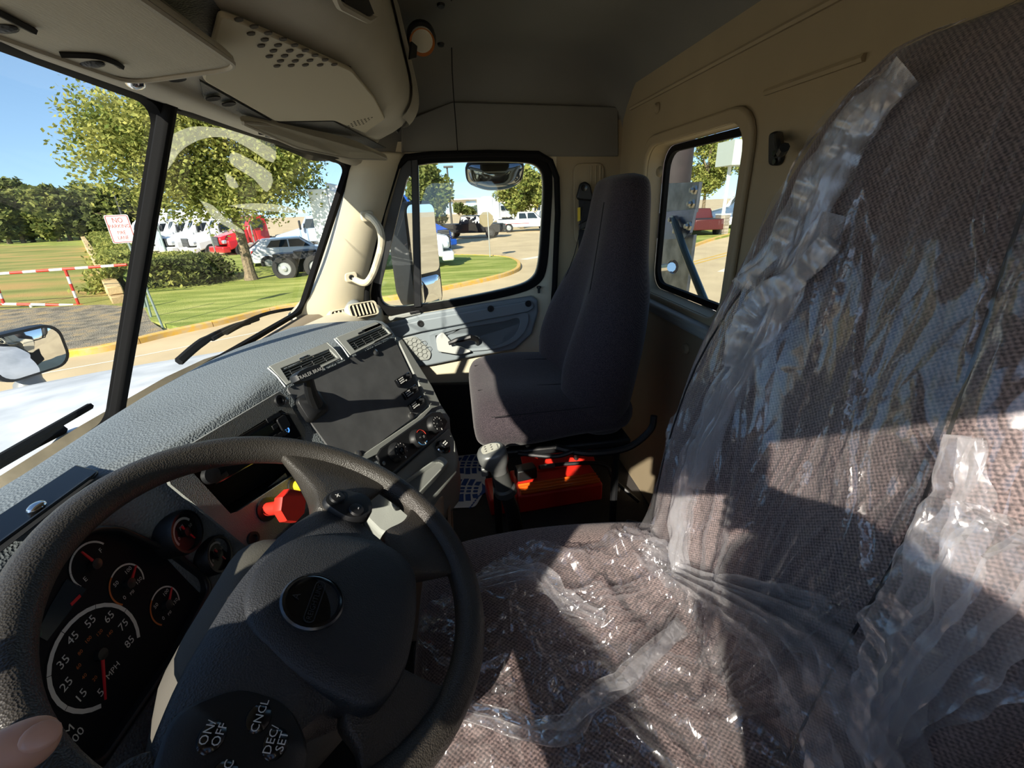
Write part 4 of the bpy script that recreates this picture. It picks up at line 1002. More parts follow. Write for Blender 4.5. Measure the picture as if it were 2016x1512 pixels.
# seat sheet over the cushion
def cush_top(x, u):
    S = None
    for i in range(len(DC) - 1):
        if DC[i][0] <= x <= DC[i + 1][0]:
            t = (x - DC[i][0]) / (DC[i + 1][0] - DC[i][0]); S = [lerp(a, c, t) for a, c in zip(DC[i], DC[i + 1])]
    if S is None: S = DC[0] if x < DC[0][0] else DC[-1]
    _, cz, hz, hy, d = S; uu = max(-1, min(1, u))
    z = hz * max(0, 1 - abs(uu) ** 3) ** (1 / 3) - d * smooth(1 - min(1, abs(uu) / .75))
    return V((x, DY + uu * hy, cz + z))
rows = []
NX, NU = 230, 210
Ln = []
for _ in range(70):
    an = rl.uniform(0, 2 * PI); a = rl.uniform(.05, .95); b0 = rl.uniform(.05, .95); L_ = rl.uniform(.06, .22); Ln.append((a, b0, a + L_ * math.cos(an), b0 + L_ * math.sin(an), rl.uniform(.003, .008), rl.uniform(.8, 1.5)))
for _ in range(36):
    an = rl.uniform(PI * .6, PI * 1.4); L_ = rl.uniform(.25, .65); Ln.append((.92, .75, .92 + L_ * math.cos(an), .75 + L_ * math.sin(an) - .05, rl.uniform(.006, .015), rl.uniform(.9, 1.7)))
HC = creases(NX, NU, Ln)
for i in range(NX + 1):
    x = -.10 + .47 * i / NX; row = []
    for j in range(NU + 1):
        # far edge of the film cuts diagonally over the bolster
        ue = .52 + .10 * noise.noise(V((x * 9, 3, 0))) + .12 * math.sin(x * 16) + .35 * smooth((x - .12) / .2)
        u = -1.0 + (1.0 + min(.97, ue)) * j / NU
        p = cush_top(x, u); w = wr(V((p.x, p.y, p.x * .7 + p.y)), 8, 1)
        fold = max(0, math.sin(p.x * 46 + p.y * 30 + 3 * noise.noise(V((p.x * 7, p.y * 7, 2))))) ** 5 * .012
        p = p + V((0, 0, .006 + .013 * w + fold + HC[i][j] + .05 * smooth((x - .30) / .08)))
        row.append(p)
    rows.append(row)
b = MB(); b.grid(rows); obj('seat_sheet', b, film_m, cov, ang=50)
# loose flaps: long folded strips
def strip(path, w, twist=0, nm='loose_flap', folds=3, seed=0, amp=.012, side=V((0, 1, 0)), m=flap_m):
    P = [V(p) for p in catmull(path, 12)]; rows = []; n = len(P)
    for i, p in enumerate(P):
        t = (P[min(i + 1, n - 1)] - P[max(i - 1, 0)]).normalized(); s = side - t * side.dot(t); s = s.normalized(); nn = t.cross(s)
        ww = w[0] + (w[1] - w[0]) * i / (n - 1) if isinstance(w, tuple) else w
        ww *= (1 + .3 * noise.noise(V((i * .25, seed, 0)))) * (.25 + .75 * math.sin(PI * min(1, max(0, (i + 1.5) / (n + 2)))) ** .5)
        row = []
        for j in range(25):
            q = j / 24 - .5
            f = amp * math.sin(q * folds * 2 * PI + seed + 1.5 * noise.noise(V((i * .08, seed, 5)))) + .008 * noise.noise(V((p.x * 30, q * 5, p.z * 30 + seed)))
            row.append(p + s * q * ww + nn * f)
        rows.append(row)
    b = MB(); b.grid(rows); return obj(nm, b, m, cov, ang=60)
def sb_(px, py, y=None):
    """a point a little in front of the covered seat, seen at this place"""
    r = ray(px, py); t = .15
    while t < 1.6:
        p = CAM + r * t
        u = (p.y - DY) / .25
        if 1.70 < p.z < 2.487 and abs(u) < 1.0 and p.x > back_front(p.z, u * .97).x - .022: return p
        if -.1 < p.x < .42 and abs(u) < 1.0 and p.z < cush_top(p.x, u).z + .022: return p
        if abs(p.x - .40) < .02 and p.z > 2.05 and t > .6: return p
        t += .003
    return at(px, py, y=y or .6)
# long flap along the right edge of the backrest down to the cushion
strip([sb_(1760, 165, .585), sb_(1690, 260, .60), sb_(1610, 420, .61), sb_(1530, 600, .60), sb_(1440, 740, .60), sb_(1385, 850, .59), sb_(1345, 960, .58), sb_(1335, 1060, .57), sb_(1340, 1125, .56)], (.03, .05), folds=2, seed=1, side=V((.3, 1, 0)))
strip([sb_(1640, 420, .58), sb_(1560, 560, .58), sb_(1500, 690, .57), sb_(1430, 800, .57), sb_(1370, 960, .56)], .03, folds=2, seed=4, side=V((.3, 1, .2)))
# the piece bulging past the shoulder
strip([sb_(1790, 140, .60), sb_(1700, 215, .62), sb_(1640, 300, .635), sb_(1600, 370, .64), sb_(1540, 480, .65), sb_(1470, 560, .655)], (.04, .10), folds=2, seed=9, side=V((.6, .6, .2)), amp=.014)
strip([sb_(1640, 480, .62), sb_(1570, 540, .63), sb_(1500, 590, .64), sb_(1465, 640, .645), sb_(1445, 720, .63)], (.05, .09), folds=4, seed=2, side=V((.5, .8, -.2)), amp=.012)
# gathered folds in the crease between back and cushion, spilling toward the door
strip([sb_(1330, 1130, .54), sb_(1450, 1190, .50), sb_(1560, 1260, .44), sb_(1640, 1360, .37), sb_(1700, 1480, .30), sb_(1730, 1600, .25)], (.05, .13), folds=4, seed=3, side=V((.7, .4, .6)), amp=.014)
strip([sb_(1420, 1150, .52), sb_(1560, 1210, .46), sb_(1680, 1300, .38), sb_(1780, 1440, .30), sb_(1820, 1560, .26)], (.04, .11), folds=3, seed=6, side=V((.7, .4, .6)), amp=.012)
strip([sb_(1900, 860, .30), sb_(1880, 960, .29), sb_(1850, 1080, .285), sb_(1800, 1230, .28), sb_(1740, 1420, .27)], (.035, .06), folds=2, seed=8, side=V((.2, 1, 0)), amp=.010)
strip([sb_(2080, 1060, .20), sb_(1980, 1150, .22), sb_(1880, 1270, .235), sb_(1780, 1380, .25), sb_(1720, 1500, .25)], (.16, .05), folds=5, seed=12, side=V((-.3, .2, 1)), amp=.010)
# fold ridges across the cushion
strip([sb_(880, 1390, .30), sb_(1080, 1440, .30), sb_(1180, 1370, .36), sb_(1250, 1330, .40), sb_(1340, 1230, .45)], .03, folds=2, seed=5, side=V((.6, .3, .6)), amp=.009)
strip([sb_(940, 1150, .50), sb_(1060, 1130, .52), sb_(1110, 1180, .50), sb_(1190, 1225, .47)], .03, folds=2, seed=7, side=V((.3, .8, .5)), amp=.009)
strip([sb_(950, 1135, .52), sb_(1000, 1120, .53), sb_(1050, 1125, .53)], .03, folds=2, seed=14, side=V((.1, 1, .3)), amp=.006)
strip([sb_(1270, 1080, .60), sb_(1320, 1110, .575), sb_(1350, 1130, .55)], .06, folds=3, seed=11, side=V((.1, 1, .6)), amp=.010)
# ------------------------------------------------------------------ overhead console and visors
oc = thing('overhead_console', 'taupe overhead storage console across the cab above the windshield', 'overhead console', (-.25, YC, 2.55))
def oprof(y):
    t = smooth((y - 1.36) / .32); k = lerp(0, 1, t)
    nose = lerp(-.075, -.20, k)
    return [V((-.375, y, 2.492)), V((-.335, y, 2.492)), V((-.315, y, 2.507)), V((lerp(-.20, -.26, k), y, 2.525)), V((lerp(-.125, -.225, k), y, 2.545)), V((lerp(-.088, -.205, k), y, 2.575)), V((nose, y, 2.62)), V((lerp(-.085, -.20, k), y, 2.70)), V((lerp(-.10, -.20, k), y, 2.80))]
b = MB(); b.grid([catmull(oprof(y), 3) for y in [-.10 + 1.785 * i / 40 for i in range(41)]]); obj('console_shell', b, console_m, oc, ang=50)
def op(px, py, h=.004):
    n = V((.19, 0, -1)).normalized(); return onp(px, py, V((-.20, .9, 2.525)), n, h)
ON = V((.19, 0, -1)).normalized()
pnl = [(395, 148), (428, 14), (470, 30), (690, 130), (735, 185), (757, 228), (717, 257), (655, 231), (540, 232)]
b = MB(); b.prism(roundpoly([op(*p) for p in pnl], .012), ON * .006); lid = obj('console_lid', b, mat('lid_taupe', 'a8a08a', .8, bump=.12, bscale=1100), oc, bevel=.002)
b = MB(); b.prism([op(*p, .0015) for p in ((250, -60), (480, 126), (536, 137), (428, 12), (380, -60))], ON * .001); obj('painted_shade_strip', b, dash_dark, oc)  # flat dark strip standing for the shade between visor and lid
# row of dimples pressed in the lid
dm = MB(); dm.lathe([(.0045, .0), (.004, .0012), (0, .0014)], (0, 0, 0), ON, 8); dmm = dm.mesh('dimple', mat('dimple_dark', '3c3830', .9))
dots = [(470, 37), (500, 51), (494, 65), (528, 64), (521, 77), (557, 76), (514, 89), (547, 88), (580, 88), (538, 99), (570, 99), (601, 98), (530, 110), (560, 109), (590, 109), (620, 108), (552, 119), (581, 119), (610, 118), (640, 117), (545, 129), (573, 128), (601, 127), (630, 127), (658, 126)]
for p in dots: o = obj('dimple', dmm, None, lid); o.location = op(*p, .0101)
dm = MB(); dm.lathe([(.0020, .0), (.0018, .0008), (0, .0009)], (0, 0, 0), ON, 6); dmm2 = dm.mesh('dimple', MATS['dimple_dark'])
for i in range(6):
    for j in range(4): o = obj('dimple', dmm2, None, lid); o.location = op(697 + i * 7 - j * 5.5, 245 - i * 1.6 + j * 4.2 - 6, .0101)
# dark strip painted as shade under the lid, and the screw holes by the bar
b = MB(); b.prism([op(392, 155, .001), op(538, 238, .001), op(655, 236, .001), op(760, 290, .001), op(700, 290, .001), op(520, 250, .001), op(400, 190, .001)], ON * .003); obj('painted_lid_shade', b, dash_dark, oc)
for px, py in ((348, 153), (419, 192), (450, 203)):
    b = MB(); b.lathe([(.0095, 0), (.0095, .002), (0, .0005)], op(px, py, .006), ON, 14); obj('screw_hole', b, dark_void, oc)
b = MB(); b.tube([at(430, 15, z=2.53), at(520, 62, z=2.535), at(660, 122, z=2.54), at(690, 133, z=2.54)], .0015, 5); obj('lid_gap', b, dark_void, oc)
# cubby opening in the rear face and the end speaker slot
def rf(px, py, h=.003): return onp(px, py, V((-.078, .9, 2.66)), V((1, 0, -.12)), h)
cub = [rf(655, -60), rf(672, 6), rf(722, 32), rf(738, 24), rf(745, -60)]
b = MB(); b.prism(roundpoly(cub, .01), V((.003, 0, 0))); obj('cubby_opening', b, dark_void, oc)
b = MB(); b.tube(roundpoly([rf(645, -60), rf(664, 8), rf(724, 40), rf(745, 28), rf(752, -60)], .012), .004, 6); obj('cubby_rim', b, console_m, oc)
# end cap wing with map lamp
rows = []
for i in range(9):
    y = 1.27 + .16 * i / 8; P_ = catmull(oprof(y), 3); e = .016 * math.sin(PI * min(1, max(.0, (i + .3) / 8.6))) ** .4
    rows.append([V(p) + V((e, 0, -e * .3)) for p in P_[13:]])
b = MB(); b.grid(rows); obj('end_cap', b, console_m, oc, ang=60)
b = MB(); b.prism([at(806, 82, y=1.262), at(818, 92, y=1.28), at(816, 116, y=1.28), at(803, 118, y=1.262)], V((.006, -.006, 0))); obj('latch', b, black, oc, bevel=.002)
b = MB(); b.prism([at(765, 240, y=1.55), at(785, 215, y=1.57), at(788, 252, y=1.57), at(782, 262, y=1.56)], V((.004, -.006, 0))); obj('end_speaker', b, dash_dark, oc)
ml = thing('map_lamp', 'round clear and amber map lamp on the headliner beside the overhead console', 'lamp', at(830, 75, z=2.745))
c = at(830, 76, z=2.745); n_ = V((.1, -.75, -.65)).normalized()
b = MB(); b.lathe([(.037, -.012), (.037, .002), (.032, .006)], c, n_, 24); obj('bezel', b, black, ml)
b = MB(); b.lathe([(.032, 0), (.028, .012), (.014, .018), (0, .019)], c, n_, 24); obj('lens', b, mat('map_lens', 'd8d2c0', .12, spec=.7), ml)
b = MB(); b.lathe([(.0322, .001), (.0295, .0085), (.0322, .010)], c - V((0, 0, .004)), n_, 24); obj('amber_band', b, mat('amber_lens', 'b9713a', .2), ml)
# sun visors
def visor(name, lab, P, thick, clips, n=None, pos=None):
    v = thing(name, lab, 'sun visor', P[0], group=None)
    nn = (P[1] - P[0]).cross(P[2] - P[0]).normalized()
    if nn.z > 0: nn = -nn
    Pq = roundpoly(P, .025, 5); b = MB(); c = sum(Pq, V()) / len(Pq)
    b.loft([[c + (p - c) * s + nn * h for p in Pq] for s, h in ((.97, -thick), (1, -thick * .6), (1, -thick * .2), (.975, 0), (.94, thick * .1))]); obj('panel', b, visor_m, v, ang=50)
    b = MB(); b.tube([c + (p - c) * .985 + nn * .001 for p in Pq] + [c + (Pq[0] - c) * .985 + nn * .001], .0028, 6); obj('piping', b, console_m, v)
    def vq(px, py, h=.0025): return onp(px, py, c, nn, h)
    for L in clips:
        b = MB(); b.tube(catmull([vq(*p) for p in L], 5), .0028, 5); obj('clip_slot', b, dark_void, v)
    return v, vq, nn
def vz(px, py, z): return at(px, py, z=z)
_vn = V((.13, 0, -1)).normalized(); _v0 = V((-.36, .5, 2.474))
def vpl(px, py): return onp(px, py, _v0, _vn)
def vxy(x, y): return V((x, y, 2.474 + (x + .36) * .13))
v, vq, nn = visor('sun_visor', 'large taupe cloth sun visor folded up above the steering wheel', [vxy(-.342, -.05), vpl(258, 163), vpl(478, 133), vxy(-.196, -.05)], .010, [[(118, 107), (185, 110), (222, 121), (239, 131)], [(-15, 18), (20, 36), (66, 60)]])
for px, py in ((180, 125), (2, 55)):
    b = MB(); b.ball(vq(px, py, .001), (.011, .007, .003), 12, 6); obj('clip_pocket', b, dash_dark, v)
b = MB(); b.ball(vq(266, 164, .0), (.009, .009, .006), 10, 6); obj('pivot', b, chrome, v)
v, vq, nn = visor('sun_visor', 'narrow taupe sun visor hanging over the passenger side of the windshield', [at(466, 238, z=2.485), at(585, 290, z=2.474), at(690, 312, z=2.47), at(768, 314, z=2.475), at(700, 284, z=2.50), at(560, 248, z=2.50)], .010, [[(510, 262), (540, 266), (560, 274)], [(570, 282), (600, 286), (612, 291)]])
for px, py in ((538, 268), (592, 289)):
    b = MB(); b.ball(vq(px, py, .001), (.016, .008, .003), 12, 6); obj('clip_pocket', b, dash_dark, v)

# ------------------------------------------------------------------ gear lever
gs = thing('gear_lever', 'silver-grey gear lever with a shift pattern plate on the knob', 'gear lever', (.09, .90, ZF))
kt = at(972, 892, y=.85); kb = at(998, 975, y=.86); ax = (kt - kb).normalized()
gu = V((1, .1, 0)); gu = (gu - ax * gu.dot(ax)).normalized(); gv = ax.cross(gu)
silver = mat('knob_silver', '6f7170', .35, .3, var=.08, vscale=40)
def ell(c, a, b_, t=0, n=24, ex=2.6):
    out = []
    for k in range(n):
        q = 2 * PI * k / n; x = math.copysign(abs(math.cos(q)) ** (2 / ex), math.cos(q)); y = math.copysign(abs(math.sin(q)) ** (2 / ex), math.sin(q))
        out.append(c + gu * x * a + gv * y * b_)
    return out
b = MB(); b.loft([ell(kt + ax * h + gu * o_, a, c) for h, a, c, o_ in ((-.052, .019, .021, 0), (-.036, .022, .024, 0), (-.025, .030, .028, -.003), (-.010, .034, .030, -.004), (.004, .034, .030, -.004), (.012, .029, .026, -.004), (.0145, .02, .018, -.004))]); obj('knob', b, silver, gs, ang=50)
tcn = kt + ax * .0148 - gu * .004
pl = roundpoly([tcn + gu * x + gv * y for x, y in ((-.020, -.014), (.022, -.012), (.024, .006), (.006, .018), (-.014, .018), (-.022, .006))], .008)
b = MB(); b.prism(pl, ax * .0012); kp_ = obj('pattern_plate', b, mat('plate_silver', 'b9b8ac', .4, .2), gs)
for i in range(2):
    for j in range(3):
        q = tcn + gu * (-.011 + i * .014) + gv * (-.007 + j * .009) + ax * .0013
        b = MB(); b.prism([q + gu * x * .5 + gv * y * .5 for x, y in rrect(.0075, .0058, .001)], ax * .0005); obj('pattern_mark', b, black, kp_)
        ticks('pattern_dot', q + ax * .0006, gu, gv, .0022, .0022, 1, 1, MATS['plate_silver'], kp_)
ticks('pattern_letters', tcn + gu * .016 + ax * .0013, gv, gu, .016, .004, 1, 4, black, kp_, 3)
b = MB(); b.lathe([(.020, -.052), (.021, -.10), (.026, -.105), (.027, -.12), (.022, -.125)], kt, ax, 20); obj('collar', b, mat('collar_grey', '444645', .4, .2), gs)
b = MB(); b.box(kt - ax * .045 - gu * .032 + gv * .006, (.016, .014, .022)); obj('range_switch', b, silver, gs, bevel=.003)
b = MB(); b.tube(catmull([kt - ax * .12, kt - ax * .20, V((.10, .90, 1.50)), V((.11, .92, ZF + .01))], 5), [.016, .0165, .017, .0175, .018, .018, .019, .020, .021, .022, .023, .024, .026, .028, .03, .032][:16], 14); obj('shaft', b, mat('shaft_black', '1c1c1d', .5), gs)
b = MB(); b.lathe([(.11, .0), (.105, .02), (.07, .05), (.06, .08), (.045, .11), (.04, .13), (.024, .15)], (.11, .92, ZF), (0, 0, 1), 24); obj('boot', b, rubber, gs, bevel=.003)

# ------------------------------------------------------------------ red reflective-triangle case under the passenger seat
def flr(px, py, z=ZF): return at(px, py, z=z)
tk = thing('triangle_case', 'red plastic warning triangle case lying open on the floor under the seat', 'case', flr(1080, 1000))
q0, q1 = flr(1022, 1012), flr(1186, 985); u = (q1 - q0).normalized(); w = V((-u.y, u.x, 0)); L = (q1 - q0).length; redm = mat('case_red', 'cf2a1e', .35)
amb = mat('case_amber', 'e0661c', .25)
b = MB(); b.prism([q0, q1, q1 + w * .17, q0 + w * .17], (0, 0, .075)); obj('case_base', b, redm, tk, bevel=.008)
b = MB(); b.prism([q0 + V((0, 0, .075)) + u * .01 + w * .005, q1 + V((0, 0, .075)) - u * .01 + w * .005, q1 + V((0, 0, .075)) - u * .01 + w * .06, q0 + V((0, 0, .075)) + u * .01 + w * .06], (0, 0, .012)); obj('reflector', b, amb, tk, bevel=.004)
for k in range(3):
    b = MB(); b.tube([q0 + u * .01 + w * (.012 + .018 * k) + V((0, 0, .089)), q1 - u * .01 + w * (.012 + .018 * k) + V((0, 0, .089))], .003, 6); obj('reflector_ridge', b, amb, tk)
lid_ = [q0 + w * .13 + V((0, 0, .08)) + u * .05, q1 + w * .13 + V((0, 0, .08)) + u * .02, q1 + w * .22 + V((0, 0, .135)) + u * .02, q0 + w * .22 + V((0, 0, .135)) + u * .05]
b = MB(); b.prism(lid_, (0, 0, .006)); obj('case_lid', b, redm, tk, bevel=.003)
b = MB(); b.box(q0 + u * -.05 + w * .08 + V((0, 0, .035)), (.10, .14, .07), Matrix.Rotation(math.atan2(u.y, u.x), 3, 'Z')); obj('case_end', b, redm, tk, bevel=.008)
b = MB(); b.box(q0 + u * .05 + w * .10 + V((0, 0, .105)), (.075, .05, .045), Matrix.Rotation(math.atan2(u.y, u.x) + .1, 3, 'Z')); obj('black_latch', b, black, tk, bevel=.005)
pp = thing('paper_manual', 'crumpled printed sheet tucked behind the red case', 'paper', flr(1120, 925, ZF + .2))
c = q0 + u * .15 + w * .25 + V((0, 0, .12)); rows = []
for i in range(9):
    rows.append([c + u * (i / 8 - .5) * .17 + V((0, 0, 1)) * (j / 4 - .5) * .07 + w * (.03 * (j / 4) + .006 * math.sin(i * 2.1 + j)) for j in range(5)])
b = MB(); b.grid(rows); o = obj('sheet', b, mat('paper_print', 'b9b29c', .8, c2='6e6a58', vscale=40), pp); o.modifiers.new('s', 'SOLIDIFY').thickness = .001
ch = tag(obj('hose', MB().tube(catmull([q0 + u * .10 + w * .10 + V((0, 0, .115)), q0 + u * .20 + w * .09 + V((0, 0, .12)), q0 + u * .34 + w * .06 + V((0, 0, .115)), q1 + u * .05 + w * .02 + V((0, 0, .07)), q1 + u * .12 - w * .05 + V((0, 0, .008))], 6), .0075, 8), black), 'thin black hose with a silver fitting lying over the red case', 'hose')
obj('fitting', MB().tube([q0 + u * .105 + w * .10 + V((0, 0, .115)), q0 + u * .16 + w * .094 + V((0, 0, .118))], .0095, 10), steel, ch)

# paper floor mat with blue boot prints
fm = thing('paper_floor_mat', 'white paper floor mat printed with two blue boot soles', 'floor mat', flr(925, 950))
c0 = flr(898, 885), flr(952, 884), flr(958, 960), flr(936, 1000), flr(880, 1002)
b = MB(); b.prism(roundpoly([p + V((0, 0, .002)) for p in c0], .02), (0, 0, .002)); obj('sheet', b, mat('mat_paper', 'cdd0da', .8, var=.04, vscale=10), fm)
blue = mat('print_navy', '27468a', .8)
def sole(px, py, s, nm):
    c = flr(px, py, ZF + .0046); ux = (flr(px + 10, py, ZF) - flr(px - 10, py, ZF)).normalized(); uy = V((-ux.y, ux.x, 0))
    k = MB(); W_ = .085 * s
    for i in range(5):
        t = (i - 2) / 2.4; h = W_ * math.sqrt(max(.1, 1 - t * t * .7))
        for sgn in (-1, 1):
            x0 = t * .075 * s
            a = [(x0 - .012 * s, sgn * .035 * s), (x0 + .011 * s, sgn * .030 * s), (x0 + .020 * s, sgn * h), (x0 - .004 * s, sgn * h)]
            k.prism([c + ux * p[0] + uy * p[1] for p in a], (0, 0, .0006))
        for sgn in (-1, 1): k.prism([c + ux * (x0 + p[0] * s) + uy * (sgn * .012 * s + p[1] * s) for p in rrect(.022, .016, .005)], (0, 0, .0006))
    k.prism([c + ux * p[0] * s + uy * p[1] * s for p in [(.085, -.05), (.11, -.02), (.113, .0), (.11, .02), (.085, .05), (.092, .0)]], (0, 0, .0006))
    obj('boot_print', k, blue, fm)
sole(923, 914, .85, 'a'); sole(910, 964, .85, 'b')
ticks('print_rows', flr(938, 985, ZF + .0048), flr(945, 975) - flr(930, 995), V((-1, .3, 0)), .10, .012, 1, 7, blue, fm, 6)

# ------------------------------------------------------------------ seat belt on the side wall
sbt = thing('seat_belt', 'dark grey seat belt hanging from its anchor behind the passenger door', 'seat belt', at(1150, 600, y=1.68))
def bp_(px, py, h=.02): return at(px, py, y=YR - h)
belt_m = mat('belt_web', '26282d', .8, bump=.4, bscale=500, stretch=(1, 1, 6))
b = MB(); b.prism(roundpoly([bp_(1133, 388), bp_(1140, 362), bp_(1150, 357), bp_(1160, 364), bp_(1166, 388), bp_(1162, 396), bp_(1137, 394)], .008), (0, -.018, 0)); obj('anchor_cover', b, black, sbt, bevel=.006)
b = MB(); b.lathe([(.011, 0), (.010, .006), (0, .007)], bp_(1150, 370, .038), (0, -1, 0), 14); obj('anchor_bolt', b, gloss_black, sbt)
def strap(L, w=.024):
    P = catmull([bp_(*p) for p in L], 4); k = MB()
    k.loft([[V(p) + V((-w, 0, 0)), V(p) + V((w, 0, 0)), V(p) + V((w, .003, 0)), V(p) + V((-w, .003, 0))] for p in P]); return k
obj('webbing', strap([(1152, 392, .03), (1153, 420, .03), (1155, 450, .03)]), belt_m, sbt)
obj('webbing', strap([(1150, 452, .012), (1148, 520, .012), (1143, 640, .014), (1140, 720, .02)], .020), belt_m, sbt)
b = MB(); b.prism(roundpoly([bp_(1138, 441, .036), bp_(1164, 429, .036), bp_(1166, 440, .036), bp_(1140, 454, .036)], .006), (0, -.008, 0)); obj('tongue_cover', b, black, sbt, bevel=.003)
b = MB(); b.ring([bp_(*p, .036) for p in ((1150, 452), (1163, 447), (1164, 466), (1153, 468))], [bp_(*p, .036) for p in ((1154, 455), (1160, 452), (1161, 461), (1155, 463))], (0, -.003, 0)); obj('tongue', b, chrome, sbt)
b = MB(); b.prism([bp_(1137, 409, .034), bp_(1142, 408, .034), bp_(1142, 434, .034), bp_(1137, 436, .034)], (0, -.004, 0)); obj('warning_tag', b, yellow_p, sbt)

# coat hook on the rear wall
ck = thing('coat_hook', 'small black coat hook on the rear wall between the two windows', 'hook', at(1530, 300, x=XR))
def rw(px, py, h=0.0): return at(px, py, x=XR - h)
b = MB(); b.prism(roundpoly([rw(1523, 262, .0), rw(1540, 256, .0), rw(1548, 310, .0), rw(1540, 326, .0), rw(1522, 326, .0)], .01), (-.012, 0, 0)); obj('back_plate', b, black, ck, bevel=.004)
b = MB(); b.tube(catmull([rw(1533, 268, .012), rw(1534, 282, .03), rw(1538, 300, .035), rw(1545, 290, .05)], 5), .008, 8); obj('hook_arm', b, black, ck)
for py in (302, 318):
    b = MB(); b.lathe([(.006, 0), (.005, .003), (0, .003)], rw(1526, py, .013), (-1, 0, 0), 10); obj('screw', b, gloss_black, ck)
# ------------------------------------------------------------------ the truck's own outside
GZ = -.5
wpaint = MATS['white_paint']
# hood
hood = thing('truck_hood', 'white hood of this truck seen low through the windshield', 'truck hood', (-1.5, YC, 1.2))
rows = []
for i in range(15):
    t = i / 14; x = -.70 - 1.75 * t; zt = 1.985 - .13 * t - .30 * t ** 3; hw = .84 - .16 * t
    rows.append([V((x, YC + hw * u, zt + .02 * (1 - u * u) - .10 * abs(u) ** 3 - (.75 * max(0, abs(u) - .93) / .07))) for u in [-1, -.97, -.93, -.85, -.7, -.5, -.3, 0, .3, .5, .7, .85, .93, .97, 1]])
b = MB(); b.grid(rows); obj('hood_skin', b, mat('dusty_white', 'dcdee0', .45, c2='b9bdc0', vscale=9), hood, ang=60)
# cowl tray with the black mesh in front of the glass
rows = []
for sd in (-1, 1):
    for s in ([1, .75, .5, .25] if sd < 0 else [0, .25, .5, .75, 1]):
        p = wsp(s, 0, sd); rows.append([p + V((-.025, 0, -.03)), p + V((-.06, 0, -.06)), p + V((-.10, 0, -.085))])
b = MB(); b.grid(rows); o = obj('cowl_screen', b, mat('mesh_black', '2b2c2c', .7, bump=.8, bscale=400, kind='voronoi'), hood); o.modifiers.new('s', 'SOLIDIFY').thickness = .01
# wipers
def gpl(px, py, h=.055):
    c = wsp(.5, .2); n = (wsp(1, .2) - wsp(0, .2)).cross(wsp(.5, .9) - wsp(.5, .1)).normalized(); n = n if n.x < 0 else -n
    return onp(px, py, c, n, h)
for nm, lab, arm, blade in (('windshield_wiper', 'black windshield wiper resting along the right half of the glass', [(352, 712), (400, 672), (455, 645), (490, 634)], [(418, 668), (470, 640), (530, 616), (602, 604)]),):
    wv = thing(nm, lab, 'wiper', gpl(352, 712))
    b = MB(); b.tube(catmull([gpl(*p) for p in arm], 5), [.010] * 6 + [.008] * 10, 6); obj('wiper_arm', b, rubber, wv)
    b = MB(); b.tube(catmull([gpl(*p, .045) for p in blade], 5), .0055, 6); obj('wiper_blade', b, rubber, wv)
    b = MB(); b.tube(catmull([gpl(*p, .062) for p in [(445, 656), (475, 640), (508, 628)]], 5), .006, 6); obj('blade_bridge', b, rubber, wv)
wv = thing('windshield_wiper', 'black windshield wiper lying low in front of the steering wheel', 'wiper', V((-.72, .55, 2.0)))
b = MB(); b.tube(catmull([wsp(.05, .02, -1) + V((-.07, 0, .0)), wsp(.3, .03, -1) + V((-.07, 0, .005)), wsp(.7, .04, -1) + V((-.07, 0, .005))], 5), .008, 6); obj('wiper_arm', b, rubber, wv)
b = MB(); b.tube(catmull([wsp(.0, .06, -1) + V((-.06, .03, .0)), wsp(.4, .07, -1) + V((-.06, 0, .0)), wsp(.8, .07, -1) + V((-.06, 0, .0))], 5), .006, 6); obj('wiper_blade', b, rubber, wv)
# pale translucent bird-like swooshes on the glass
swoosh_m = bpy.data.materials.new('pale_swoosh'); swoosh_m.use_nodes = True; t_ = swoosh_m.node_tree
_tr = t_.nodes.new('ShaderNodeBsdfTransparent'); _mx = t_.nodes.new('ShaderNodeMixShader'); _mx.inputs[0].default_value = .17
_tl = t_.nodes.new('ShaderNodeBsdfTranslucent'); _tl.inputs[0].default_value = (.72, .70, .50, 1); t_.nodes.remove(t_.nodes['Principled BSDF'])
t_.links.new(_tr.outputs[0], _mx.inputs[1]); t_.links.new(_tl.outputs[0], _mx.inputs[2]); t_.links.new(_mx.outputs[0], t_.nodes['Material Output'].inputs[0])
dc = thing('window_decal', 'pale translucent swoosh decal on the windshield in front of the tree', 'decal', gpl(440, 380, 0))
for P in ([(326, 272), (375, 250), (432, 252), (500, 262), (540, 280), (538, 320), (490, 292), (450, 272), (405, 272), (365, 290), (335, 316)],
          [(454, 303), (470, 302), (535, 342), (526, 378), (500, 352), (455, 322)],
          [(443, 340), (460, 350), (470, 368), (452, 367)],
          [(330, 300), (352, 300), (330, 335), (316, 352), (318, 330)],
          [(395, 395), (420, 405), (445, 430), (476, 452), (480, 460), (450, 448), (420, 428)],
          [(450, 405), (500, 400), (560, 405), (610, 420), (560, 418), (490, 412)]):
    b = MB(); b.prism([gpl(*p, .0) for p in catmull(P + [P[0]], 3)[:-1]], V((-.0012, 0, 0))); obj('swoosh_piece', b, swoosh_m, dc)
